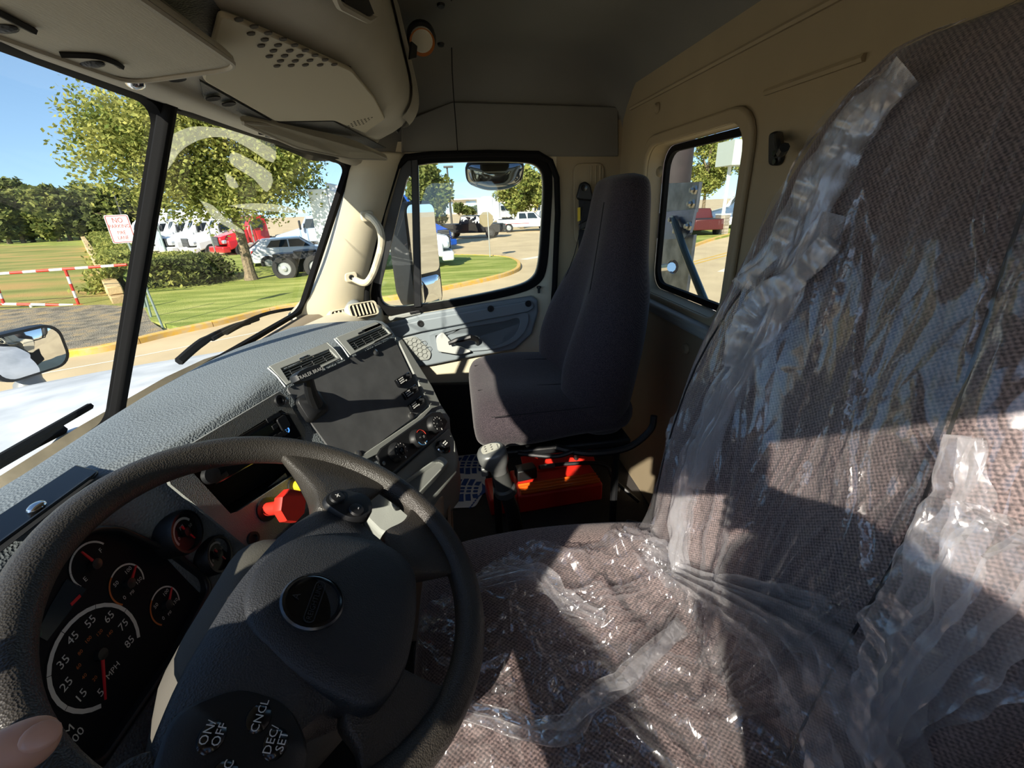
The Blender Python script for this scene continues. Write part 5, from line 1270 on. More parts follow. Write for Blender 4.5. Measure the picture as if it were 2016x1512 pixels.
# hood mirror
hm = thing('hood_mirror', 'chrome-backed convex mirror on a grey stalk above the hood', 'mirror', at(60, 790, y=1.55))
c = at(52, 694, y=1.50); n_ = V((.955, -.28, -.08)).normalized(); mu = V((0, 0, 1)).cross(n_).normalized(); mv = n_.cross(mu)
sh = rrect(.20, .14, .045, 6)
def mpt(p, s, h): return c + mu * p[0] * s + mv * p[1] * s + n_ * h
b = MB(); b.loft([[mpt(p, s, h) for p in sh] for s, h in ((.35, -.11), (.75, -.09), (1, -.03))]); obj('mirror_shell', b, chrome, hm, ang=60)
b = MB(); b.loft([[mpt(p, s, h) for p in sh] for s, h in ((1.0, -.035), (1.06, -.01), (1.05, .012), (.94, .014))], True, True); obj('mirror_rim', b, black, hm)
b = MB(); b.loft([[mpt(p, s, h) for p in sh] for s, h in ((.94, .0145), (.7, .020), (.35, .023), (.02, .024))]); obj('mirror_glass', b, mirror_m, hm, ang=80)
b = MB(); b.tube(catmull([c - n_ * .03 - mv * .05, at(58, 745, y=1.5), at(66, 800, y=1.48), at(70, 860, y=1.45)], 4), [.03] * 5 + [.04] * 8, 12); obj('mirror_stalk', b, mat('stalk_grey', '75787a', .45), hm)
# door mirror
dm_ = thing('door_mirror', 'tall black two-glass door mirror outside the passenger window', 'mirror', at(830, 600, y=2.05))
c = at(832, 505, y=2.05); n_ = V((.81, -.59, 0)).normalized(); mu = V((0, 0, 1)).cross(n_).normalized(); mv = V((0, 0, 1))
if mu.x < 0: mu = -mu
def mp_(u, v, h): return c + mu * u + mv * v + n_ * h
big = [(p[0], p[1]) for p in rrect(.20, .455, .05, 6)]
b = MB(); b.loft([[mp_(p[0] * s, p[1] * s, h) for p in big] for s, h in ((.8, -.11), (.96, -.08), (1, -.02), (1, .012), (.95, .016))]); obj('mirror_housing', b, mat('mirror_black', '232527', .5), dm_, ang=50)
b = MB(); b.prism([mp_(p[0], p[1] + .072, .016) for p in rrect(.18, .285, .03)], n_ * .003); obj('main_glass', b, mirror_m, dm_)
sh = rrect(.17, .13, .03); b = MB(); b.loft([[mp_(p[0] * s, p[1] * s - .15, h) for p in sh] for s, h in ((1, .016), (.98, .020), (.6, .026), (.02, .028))]); obj('convex_glass', b, mirror_m, dm_, ang=80)
b = MB(); b.tube([mp_(0, .2, -.06), mp_(-.03, .30, -.10), V((-.20, 1.80, 2.50))], .018, 8); obj('upper_arm', b, black, dm_)
b = MB(); b.tube([mp_(0, -.2, -.06), mp_(-.03, -.27, -.08), V((-.15, 1.78, 1.95))], .022, 8); obj('lower_arm', b, black, dm_)
# look-down mirror above the window
lm = thing('lookdown_mirror', 'small convex look-down mirror above the passenger window', 'mirror', at(975, 330, y=1.92))
c = at(975, 343, y=1.90); n_ = V((-.02, -.86, -.28)).normalized(); mu = V((1, 0, 0)); mv = mu.cross(n_); mv = mv if mv.z > 0 else -mv
shp = [(p[0], p[1]) for p in roundpoly([V((-.115, .045)), V((.115, .045)), V((.105, -.035)), V((.04, -.058)), V((-.04, -.058)), V((-.112, -.03))], .03, 5)]
b = MB(); b.loft([[c + mu * p[0] * s + mv * p[1] * s + n_ * h for p in shp] for s, h in ((.7, -.06), (1, -.03), (1.03, .0), (.98, .006))]); obj('mirror_shell', b, black, lm, ang=50)
b = MB(); b.loft([[c + mu * p[0] * s + mv * (p[1] * s - .004) + n_ * h for p in shp] for s, h in ((.96, .006), (.8, .022), (.45, .034), (.02, .038))]); obj('mirror_glass', b, mat('dim_mirror', '8e9498', .04, 1.0), lm, ang=80)
b = MB(); b.box(c + V((0, -.06, .075)), (.12, .18, .04)); obj('mount', b, black, lm, bevel=.01)
# exhaust stack behind the cab
ex = thing('exhaust_stack', 'dark rusty exhaust stack with steel heat-shield bracket behind the cab', 'exhaust stack', (1.0, 1.85, GZ + 1.0))
e0 = at(1325, 300, x=1.0); rust = mat('stack_rust', '332a2b', .7, bump=.3, bscale=60, c2='241e1f', vscale=14)
b = MB(); b.tube([V((e0.x, e0.y, .6)), V((e0.x, e0.y, 3.2))], .088, 20); obj('pipe', b, rust, ex)
gal = mat('galvanised', '8d939b', .42, .5, c2='5f656d', vscale=16)
def bx_(px, py, x=.86): return at(px, py, x=x)
b = MB(); b.prism([bx_(1292, 362), bx_(1377, 358), bx_(1368, 418), bx_(1292, 420)], (.012, 0, 0)); pl1 = obj('upper_plate', b, gal, ex)
b = MB(); b.prism([bx_(1300, 418, .855), bx_(1368, 412, .855), bx_(1358, 458, .855), bx_(1345, 470, .855), bx_(1300, 472, .855)], (.010, 0, 0)); obj('shield_plate', b, mat('shield_blue', '6f7fa0', .25, .7), ex)
hp = lambda cx, cy, r: [bx_(cx + r * math.cos(k * PI / 6), cy + r * 1.3 * math.sin(k * PI / 6), .88) for k in range(12)]
b = MB(); b.sheet([bx_(1285, 470, .88), bx_(1366, 462, .88), bx_(1346, 610, .88), bx_(1285, 640, .88)], [hp(1325, 525, 11), hp(1318, 583, 10)], (.012, 0, 0)); obj('lower_plate', b, gal, ex)
for px, py in ((1364, 401), (1369, 374), (1326, 432), (1335, 455), (1358, 445)):
    b = MB(); b.lathe([(.016, 0), (.016, .008), (.009, .009), (.009, .02), (0, .021)], bx_(px, py, .852), (-1, 0, 0), 6); obj('bolt', b, steel, ex)
b = MB(); b.tube(catmull([bx_(1326, 430, .84), bx_(1334, 455, .835), bx_(1350, 500, .82), bx_(1400, 625, .80), bx_(1420, 680, .79)], 4), [.008, .010, .013] + [.013] * 14, 10); obj('brace_rod', b, mat('brace_teal', '2f4246', .4, .3), ex)
b = MB(); b.tube([bx_(1305, 528, .89), bx_(1322, 526, .89)], .02, 10); obj('clamp', b, chrome, ex)
# ------------------------------------------------------------------ grounds
def G(px, py, z=0.0): return at(px, py, z=GZ + z)
conc = mat('concrete_road', 'cbb68f', .85, bump=.15, bscale=30, c2='b9a581', vscale=.6)
def ground_mat(name, c1, c2, c3, sc=1.2, bump=.6, stretch=None):
    m = bpy.data.materials.new(name); m.use_nodes = True; t = m.node_tree; N = t.nodes; b = N['Principled BSDF']; b.inputs['Roughness'].default_value = .95; b.inputs['Specular IOR Level'].default_value = .1
    tc = N.new('ShaderNodeTexCoord'); mp = N.new('ShaderNodeMapping'); mp.inputs['Scale'].default_value = stretch or (1, 1, 1); t.links.new(tc.outputs['Object'], mp.inputs[0])
    n1 = N.new('ShaderNodeTexNoise'); n1.inputs['Scale'].default_value = sc; n1.inputs['Detail'].default_value = 8; t.links.new(mp.outputs[0], n1.inputs['Vector'])
    r = N.new('ShaderNodeValToRGB'); e = r.color_ramp.elements; e[0].position = .36; e[0].color = (*lin(c1), 1); e[1].position = .64; e[1].color = (*lin(c3), 1)
    q = e.new(.5); q.color = (*lin(c2), 1); t.links.new(n1.outputs['Fac'], r.inputs[0])
    n2 = N.new('ShaderNodeTexNoise'); n2.inputs['Scale'].default_value = 38; n2.inputs['Detail'].default_value = 4; t.links.new(tc.outputs['Object'], n2.inputs['Vector'])
    mx = N.new('ShaderNodeMix'); mx.data_type = 'RGBA'; mx.blend_type = 'MULTIPLY'; mx.inputs['Factor'].default_value = .55
    r2 = N.new('ShaderNodeValToRGB'); r2.color_ramp.elements[0].position = .3; r2.color_ramp.elements[0].color = (.45, .45, .45, 1); r2.color_ramp.elements[1].position = .6; t.links.new(n2.outputs['Fac'], r2.inputs[0])
    t.links.new(r.outputs[0], mx.inputs[6]); t.links.new(r2.outputs[0], mx.inputs[7]); t.links.new(mx.outputs[2], b.inputs['Base Color'])
    bn = N.new('ShaderNodeBump'); bn.inputs['Strength'].default_value = bump; bn.inputs['Distance'].default_value = .05; t.links.new(n2.outputs['Fac'], bn.inputs['Height']); t.links.new(bn.outputs[0], b.inputs['Normal'])
    MATS[name] = m; return m
grass = ground_mat('mown_grass', '7f8d42', '98a252', 'b3b468', .9, stretch=(.5, 2.2, 1))
field = ground_mat('rough_field', '7f8648', '9f9c5a', 'bb9c62', .35, stretch=(.5, 1.6, 1))
gravel = ground_mat('gravel', '7d7668', '9d9482', 'b8a27c', 2.2, 1.0)
mulch = ground_mat('mulch', '4a3b2e', '5f4c3a', '766049', 3, 1.0)
def area(name, P, m, h=.02, hole=None):
    b = MB(); b.prism([V(p) for p in P], (0, 0, h)); return struct(name, b, m)
b = MB(); b.box((0, 60, GZ - .1), (400, 360, .2)); struct('road', b, conc)
# lawn inside the kerb
curb_px = [(-420, 792), (0, 727), (112, 706), (215, 690), (330, 662), (430, 640), (520, 618), (600, 603), (680, 597), (745, 594), (800, 586), (870, 572), (960, 553), (1003, 541), (1021, 530), (1017, 517), (990, 509), (930, 506), (860, 505)]
curb = [G(*p) for p in curb_px]
CP = [V(p) for p in catmull(curb, 3)]
CP2 = CP
far = [G(760, 506), G(700, 516), G(640, 536), G(560, 541), G(505, 503), G(430, 507), G(300, 524), G(262, 560), G(300, 640)]
lawn_pts = [p for p in CP if p.x > G(330, 662).x] + far
area('lawn', [V((p.x, p.y, GZ)) for p in lawn_pts], grass, .12)
gpts = [p for p in CP if p.x <= G(330, 662).x + .01] + [G(300, 640), G(290, 612), G(200, 606), G(0, 616), G(-420, 660)]
area('gravel_bed', [V((p.x, p.y, GZ)) for p in gpts], gravel, .11)
area('basin_field', [G(-500, 660), G(0, 614), G(200, 604), G(290, 610), G(240, 545), G(165, 474), G(160, 456), G(-500, 470)], field, .06)
area('far_lawn', [G(-500, 490), G(-100, 484), G(180, 484), G(172, 452), G(-500, 470)], grass, .08)
area('hedge_bed', [G(245, 592), G(300, 640), G(262, 560), G(300, 524), G(205, 462), G(165, 472)], mulch, .09)
area('far_verge', [at(1362, 484, z=GZ), at(1470, 457, z=GZ), at(1560, 440, z=GZ), at(1480, 425, z=GZ), at(1340, 448, z=GZ)], grass, .12)
# yellow kerb laid in segments
yel = mat('kerb_yellow', 'd9a93e', .8, c2='c4a878', vscale=6)
def kerb(P, step, name, lab, w=.16, h=.15, m=yel):
    k = thing(name, None, None, P[0], kind='structure')
    seg = [P[0]]; acc = 0
    out = []
    for a, c in zip(P, P[1:]):
        acc += (c - a).length; seg.append(c)
        if acc > step: out.append(seg); seg = [c]; acc = 0
    if len(seg) > 1: out.append(seg)
    for s in out:
        rg = []
        n = len(s)
        for i, p in enumerate(s):
            t = (s[min(i + 1, n - 1)] - s[max(i - 1, 0)]); t.z = 0; t.normalize(); nn = V((-t.y, t.x, 0)); p = V((p.x, p.y, GZ))
            if i == 0: p = p + t * .008
            if i == n - 1: p = p - t * .008
            rg.append([p - nn * w * .5, p - nn * w * .5 + V((0, 0, h * .85)), p - nn * w * .38 + V((0, 0, h)), p + nn * w * .5 + V((0, 0, h)), p + nn * w * .5])
        b = MB(); b.loft(rg); obj('kerb_segment', b, m, k)
fine = [V(p) for p in catmull(curb, 8)]
kerb(fine, 1.6, 'kerb_1', '')
kerb([V(p) for p in catmull([G(1355, 490), G(1400, 474), G(1460, 458), G(1540, 440)], 6)], 2.5, 'kerb_2', '')
# painted lines on the road
white_l = mat('road_white', 'd8d2c2', .8); yel_l = mat('road_yellow', 'd0a63a', .8)
def line(name, P, w, m):
    b = MB(); P = [V((p.x, p.y, GZ + .004)) for p in P]; rg = []
    for i, p in enumerate(P):
        t = (P[min(i + 1, len(P) - 1)] - P[max(i - 1, 0)]).normalized(); n_ = V((-t.y, t.x, 0)) * w / 2; rg.append([p - n_, p + n_, p + n_ + V((0, 0, .003)), p - n_ + V((0, 0, .003))])
    b.loft(rg); return struct(name, b, m)
line('road_line', [G(60, 740), G(250, 706), G(420, 672), G(560, 644), G(700, 624), G(830, 607), G(1000, 575), G(1070, 555)], .06, white_l)
line('road_line', [G(1320, 535), G(1367, 520), G(1456, 496), G(1540, 474)], .10, yel_l); line('road_line', [G(1320, 530), G(1367, 515), G(1456, 491), G(1540, 470)], .10, yel_l)
line('road_line', [G(1030, 511), G(1065, 505), G(1110, 497)], .5, white_l)
line('road_line', [G(1385, 625), G(1450, 575), G(1540, 530)], .2, white_l)
b = MB(); b.prism([p + V((0, 0, .004)) for p in (G(1412, 535), G(1440, 523), G(1438, 527), G(1480, 517), G(1482, 524), G(1442, 533), G(1446, 536))], (0, 0, .003)); struct('road_arrow', b, white_l)

# ------------------------------------------------------------------ trees
bark = mat('bark', '8a7a60', .95, bump=1.0, bscale=18, c2='5d5140', vscale=9)
def leafmat(name, c, c2):
    m = bpy.data.materials.new(name); m.use_nodes = True; t = m.node_tree; N = t.nodes; N.clear()
    o = N.new('ShaderNodeOutputMaterial'); d = N.new('ShaderNodeBsdfDiffuse'); tl = N.new('ShaderNodeBsdfTranslucent'); mx = N.new('ShaderNodeMixShader'); mx.inputs[0].default_value = .35
    tc = N.new('ShaderNodeTexCoord'); n = N.new('ShaderNodeTexNoise'); n.inputs['Scale'].default_value = 1.4; n.inputs['Detail'].default_value = 8; t.links.new(tc.outputs['Object'], n.inputs['Vector'])
    r = N.new('ShaderNodeValToRGB'); r.color_ramp.elements[0].position = .35; r.color_ramp.elements[1].position = .66; r.color_ramp.elements[0].color = (*lin(c), 1); r.color_ramp.elements[1].color = (*lin(c2), 1)
    t.links.new(n.outputs['Fac'], r.inputs[0])
    for s in (d, tl): t.links.new(r.outputs[0], s.inputs[0])
    t.links.new(d.outputs[0], mx.inputs[1]); t.links.new(tl.outputs[0], mx.inputs[2]); t.links.new(mx.outputs[0], o.inputs[0]); MATS[name] = m; return m
lf1 = leafmat('leaf_yellowgreen', '66753a', 'b0ae62'); lf2 = leafmat('leaf_dark', '454f2c', '7f8650'); lf3 = leafmat('leaf_gold', '9a9440', 'd2c060'); lf4 = leafmat('leaf_mid', '566536', '989a58')
def leaves(c, rad, n, size, rnd, clumps=26, shell=.55):
    b = MB(); cl = []
    for _ in range(clumps):
        d = V((rnd.gauss(0, 1), rnd.gauss(0, 1), rnd.gauss(0, 1))).normalized(); k = rnd.uniform(shell, 1.0) * .82
        cl.append((V((c[0] + d.x * rad[0] * k, c[1] + d.y * rad[1] * k, c[2] + d.z * rad[2] * k)), rnd.uniform(.26, .46)))
    mr = sum(rad) / 3; vs = []; fs = []
    for _ in range(n):
        q, s = rnd.choice(cl); d = V((rnd.gauss(0, 1), rnd.gauss(0, 1), rnd.gauss(0, .8))); d = d.normalized() * (rnd.random() ** .4) * s * mr
        p = q + d; a = V((rnd.gauss(0, 1), rnd.gauss(0, 1), rnd.gauss(0, .7))).normalized(); e = a.cross(V((rnd.gauss(0, 1), rnd.gauss(0, 1), rnd.gauss(0, 1)))).normalized(); z = size * rnd.uniform(.6, 1.3)
        o = len(vs); vs += [p - a * z * .55, p + e * z * .32, p + a * z * .55, p - e * z * .32]; fs.append((o, o + 1, o + 2, o + 3))
    b.add(vs, fs); return b
def leafobj(name, b, m, par):
    me = bpy.data.meshes.new(name); me.from_pydata([tuple(v) for v in b.v], [], b.f); me.materials.append(m); o = bpy.data.objects.new(name, me); link(o, par); o['kind'] = 'stuff'; return o
def tree(name, lab, base, cz, rad, trunk_r, lm, n, size, seed, group=None, lean=(0, 0), clumps=26):
    rnd = random.Random(seed); t = thing(name, lab, 'tree', base, group)
    base = V(base); top = V((base.x + lean[0], base.y + lean[1], cz))
    b = MB(); b.tube(catmull([base, base.lerp(top, .35) + V((.05 * trunk_r, 0, 0)), base.lerp(top, .7), top + V((0, 0, rad[2] * .4))], 4), [trunk_r * 1.5] + [trunk_r * lerp(1.1, .35, i / 11) for i in range(12)], 10); tk_ = obj('trunk', b, bark, t)
    for k in range(6):
        a = rnd.uniform(0, 2 * PI); s = top.lerp(base, rnd.uniform(.05, .35)); e = top + V((math.cos(a) * rad[0] * .7, math.sin(a) * rad[1] * .7, rnd.uniform(-.1, .6) * rad[2]))
        b = MB(); b.tube([s, s.lerp(e, .5) + V((0, 0, .15 * rad[2])), e], [trunk_r * .5, trunk_r * .32, trunk_r * .12], 6); obj('branch', b, bark, tk_)
    leafobj('foliage', leaves(top, rad, n, size, rnd, clumps), lm, t); return t
tb_ = G(497, 556); tcn_ = at(425, 292, y=tb_.y - .2)
tree('shade_tree', 'leafy yellow-green shade tree on the lawn right of the windshield bar', (tb_.x, tb_.y, GZ + .1), tcn_.z, (4.7, 4.2, 2.75), .20, lf1, 52000, .15, 3, lean=(tcn_.x - tb_.x, 0), clumps=80)
tree('lot_tree', 'small yellowing tree at the far end of the hedge', at(158, 462, z=GZ), at(145, 418, y=62).z - 1.5, (3.0, 3.0, 2.6), .12, lf3, 2600, .40, 5)
def bgtree(px, py_top, py_base, Y, w, lm, seed, lab, n=3200, size=.45, group=None, tr=.2, low=0):
    b0 = at(px, py_base, y=Y); t0 = at(px, py_top, y=Y); h = t0.z - GZ; W_ = (at(px + w / 2, py_top, y=Y) - at(px - w / 2, py_top, y=Y)).length / 2
    return tree('lot_tree', lab, (b0.x, Y, GZ), GZ + h * lerp(.60, .50, low), (W_, W_, h * lerp(.40, .50, low)), tr, lm, n, size, seed, group)
bgtree(845, 312, 462, 34, 110, lf4, 11, 'green tree seen through the front of the passenger window', 6000, .34)
bgtree(1028, 322, 445, 52, 110, lf1, 12, 'round green tree above the white pickup truck', 6000, .42)
bgtree(1298, 225, 450, 52, 90, lf4, 13, 'green tree left of the exhaust stack through the rear window', 8000, .32)
bgtree(1380, 244, 448, 50, 84, lf1, 14, 'bright green tree right of the exhaust stack through the rear window', 10000, .28)
bgtree(1470, 205, 445, 54, 100, lf1, 15, 'tall bright green tree behind the white canopy sign', 10000, .28)
bgtree(1066, 372, 440, 62, 30, lf3, 16, 'yellow tree at the rear edge of the passenger window', 1500, .4)
# far belt of trees behind the basin
rnd = random.Random(21)
for i in range(17):
    px = -60 + i * 24 + rnd.uniform(-6, 6); Y = 78 + rnd.uniform(-6, 8); top = 352 + rnd.uniform(-8, 14) + (8 if i > 12 else 0)
    bgtree(px, top, 455, Y, 74, (lf2, lf4, lf2)[i % 3], 100 + i, 'dense tree in the far belt of trees behind the basin', 3600, .7, 'far belt of trees behind the basin', .25, 1)
for i in range(9):
    px = 905 + i * 14; bgtree(px, 402 + rnd.uniform(-4, 6), 430, 120, 22, lf2, 140 + i, 'distant small tree on the skyline through the passenger window', 700, 1.1, 'distant skyline trees', .2)
# hedges
def hedge(name, lab, P, w, h, lm, seed, group=None):
    rnd = random.Random(seed); t = thing(name, lab, 'hedge', P[0], group); b = MB(); Q = [V(p) for p in catmull(P, 5)]
    core = MB(); core.tube([V((p.x, p.y, GZ + h * .5)) for p in Q], h * .45, 10); obj('stem_mass', core, mat('hedge_core', '6a7a3a', .95), t)
    vs = []; fs = []
    for i in range(int(len(Q) * 900)):
        p = rnd.choice(Q); a = rnd.uniform(0, PI); q = V((p.x, p.y, GZ)) + V((rnd.gauss(0, .35), rnd.gauss(0, .35), 0)) + V((math.cos(a) * w / 2, rnd.uniform(-.3, .3), max(.05, math.sin(a) * h)))
        d = V((rnd.gauss(0, 1), rnd.gauss(0, 1), rnd.gauss(0, 1))).normalized(); e = d.cross(V((0, 0, 1))).normalized(); z = .10
        o = len(vs); vs += [q - d * z, q + e * z * .6, q + d * z, q - e * z * .6]; fs.append((o, o + 1, o + 2, o + 3))
    b.add(vs, fs); leafobj('foliage', b, lm, t)
hedge('hedge', 'low clipped hedge along the stone retaining wall', [G(196, 472), G(222, 492), G(243, 520), G(262, 548)], 2.2, 1.2, lf1, 31)
hedge('hedge', 'broad low hedge of pale green shrubs right of the windshield bar', [G(282, 574), G(318, 556), G(348, 540)], 3.0, 1.1, lf1, 32)
hedge('shrub', 'dark rounded shrub on the lawn in front of the tree', [G(352, 568), G(380, 562), G(398, 556)], 1.9, 1.2, lf2, 33)
# retaining wall of stone blocks
rw_ = thing('retaining_wall', 'long low stone block retaining wall beside the basin', 'wall', G(240, 590))
stone = [mat('stone_a', 'c2a878', .9, bump=.6, bscale=12), mat('stone_b', 'ae9468', .9, bump=.6, bscale=12), mat('stone_c', 'cdb88c', .9, bump=.6, bscale=12)]
a0, a1 = G(238, 600), G(166, 474); Lw = (a1 - a0).length; d = (a1 - a0).normalized(); nw = V((-d.y, d.x, 0)); k = 0; rnd = random.Random(4); s = 0
while s < Lw:
    ln_ = rnd.uniform(.8, 1.2) if s < 14 else 2.6
    for lay in range(2):
        p = a0 + d * (s + ln_ / 2 + (ln_ / 2 if lay % 2 else 0)); b = MB(); b.box((p.x, p.y, GZ + .15 + lay * .30), (ln_ - .03, .45 + rnd.uniform(-.04, .04), .285), Matrix.Rotation(math.atan2(d.y, d.x), 3, 'Z')); obj('stone', b, stone[rnd.randrange(3)], rw_, bevel=.03, seg=1)
    s += ln_
# red and white pipe barrier
rd = mat('pipe_red', 'c8321f', .5); wh = mat('pipe_white', 'e2e0d8', .5)
pb = thing('pipe_barrier', 'red and white striped pipe railing in front of the basin', 'railing', G(150, 602))
def striped(A, B_, n, r=.05, nm='rail'):
    for i in range(n):
        b = MB(); b.tube([A.lerp(B_, i / n), A.lerp(B_, (i + 1) / n)], r, 8); obj(nm, b, rd if i % 2 == 0 else wh, pb)
Yb = G(150, 603).y
pA, pB = at(-140, 549, y=Yb), at(250, 521, y=Yb); striped(pA, pB, 15, .045)
qA, qB = at(-140, 596, y=Yb), at(280, 603, y=Yb); striped(qA, qB, 15, .045)
striped(at(128, 530, y=Yb), at(155, 600, y=Yb), 5, .045, 'post'); striped(at(-14, 545, y=Yb), at(8, 598, y=Yb), 5, .045, 'post')
for px in (-100, 60, 155, 250):
    p = at(px, 600, y=Yb); b = MB(); b.tube([p, V((p.x, p.y, GZ))], .045, 8); obj('foot', b, wh, pb)
# fire lane sign
def sign_post(base, z0, z1, r=.03, m=None): 
    b = MB(); b.tube([V((base.x, base.y, z0)), V((base.x, base.y, z1))], r, 8); return b
sgn = thing('no_parking_sign', 'white no parking fire lane sign with red letters on a steel post', 'sign', G(322, 648))
ba = G(322, 648); sc_ = at(237, 451, y=ba.y - .05); post_m = mat('post_green', '8b9a92', .5, .4)
tp = V((sc_.x + .1, sc_.y, sc_.z - .5)); b = MB(); b.tube(catmull([V((ba.x, ba.y, GZ)), at(285, 560, y=ba.y), at(262, 500, y=ba.y), sc_ + V((0, .03, .3))], 5), .028, 8); obj('post', b, post_m, sgn)
f_ = V((.45, -1, 0)).normalized(); su = V((1, .45, 0)).normalized(); sv = (at(231, 430, y=ba.y) - at(247, 472, y=ba.y)).normalized(); sv = (sv - su * sv.dot(su)).normalized(); fn = su.cross(sv)
if fn.y > 0: fn = -fn
W2, H2 = .47, .66
b = MB(); b.prism([sc_ + su * p[0] + sv * p[1] for p in rrect(W2, H2, .04)], fn * .004); obj('sign_board', b, mat('sign_white', 'e4e4de', .5), sgn)
sred = mat('sign_red', 'a8403a', .5)
b = MB(); b.ring([sc_ + su * p[0] + sv * p[1] + fn * .0045 for p in rrect(W2 - .03, H2 - .03, .035)], [sc_ + su * p[0] + sv * p[1] + fn * .0045 for p in rrect(W2 - .06, H2 - .06, .025)], fn * .002); obj('sign_border', b, sred, sgn)
for tx, v_, z_ in (('NO', .20, .17), ('PARKING', .065, .125), ('FIRE', -.085, .115), ('LANE', -.205, .115)): text('lettering', tx, z_, sc_ + sv * v_ + fn * .006, su, sv, sred, sgn, .001, sx=.78)
for px, py, pt, lab in ((300, 632, 545, 'short bent steel post beside the fire lane sign'), (288, 612, 570, 'thick grey bollard post at the end of the railing')):
    g0 = G(px, py); b = MB(); b.tube([V((g0.x, g0.y, GZ)), at(px - (py - pt) * .28, pt, y=g0.y)], .05 if px < 295 else .03, 8); tag(obj('guide_post', b, post_m), lab, 'post')
# stop sign seen from behind
st = thing('stop_sign', 'back of an eight-sided stop sign on the grass island', 'sign', G(965, 510))
g0 = G(965, 510); c = at(957, 432, y=g0.y - .03); b = MB(); b.tube([V((g0.x, g0.y, GZ)), V((g0.x, g0.y, c.z + .42))], .03, 8); obj('post', b, mat('galv_post', 'b9bab4', .4, .5), st)
Rr = .40; b = MB(); b.prism([c + V((Rr * math.cos(math.radians(22.5 + 45 * k)), .03, Rr * math.sin(math.radians(22.5 + 45 * k)))) for k in range(8)], (0, .006, 0)); obj('sign_back', b, mat('sign_back', '85795a', .6), st)
# light poles
def lamp_pole(px, py_b, py_t, Y, lab, arm=1.0):
    b0 = at(px, py_b, y=Y); t0 = at(px, py_t, y=Y); t = thing('light_pole', lab, 'light pole', (t0.x, Y, GZ)); b = MB(); b.tube([V((t0.x, Y, GZ)), V((t0.x, Y, t0.z))], [.12, .08], 8); obj('pole', b, mat('pole_dark', '4a4a44', .6), t)
    b = MB(); b.box((t0.x + .4 * arm, Y, t0.z + .06), (.9, .45, .16)); obj('lamp_head', b, MATS['pole_dark'], t, bevel=.04)
lamp_pole(258, 455, 315, 46, 'tall light pole just left of the windshield bar'); lamp_pole(216, 455, 358, 66, 'distant light pole against the tree belt'); lamp_pole(880, 455, 330, 46, 'slim dark light pole above the black pickup', .3)

# ------------------------------------------------------------------ vehicles
tyre = mat('tyre', '2a2a29', .9, bump=.3, bscale=60); hubm = mat('hub_alloy', 'b8b9b8', .35, .6); vglass = mat('vehicle_glass', '222d34', .2, spec=.3); trimk = mat('vehicle_trim', '1d1f21', .5)
def wheel(par, x, y, z, R, w, sgn_, hm=None):
    b = MB(); b.lathe([(R * .55, -w/2), (R * .92, -w/2), (R, -w * .3), (R, w * .3), (R * .92, w/2), (R * .58, w/2), (R * .55, w * .3)], (x, y, z), (0, sgn_, 0), 24); t = obj('wheel', b, tyre, par)
    b = MB(); b.lathe([(R * .56, w * .38), (R * .50, w * .42), (R * .46, w * .25), (R * .24, w * .22), (R * .20, w * .5), (0, w * .52)], (x, y, z), (0, sgn_, 0), 20); h = obj('hub', b, hm or hubm, t)
    return t
def hexa(b, x0, x1, P0, P1):
    """block between section P0 at x0 and P1 at x1; sections are (half width bottom, half width top, z bottom, z top)"""
    A = []
    for x, (wb, wt, zb, zt) in ((x0, P0), (x1, P1)): A.append([V((x, -wb, zb)), V((x, wb, zb)), V((x, wt, zt)), V((x, -wt, zt))])
    b.loft(A); return b
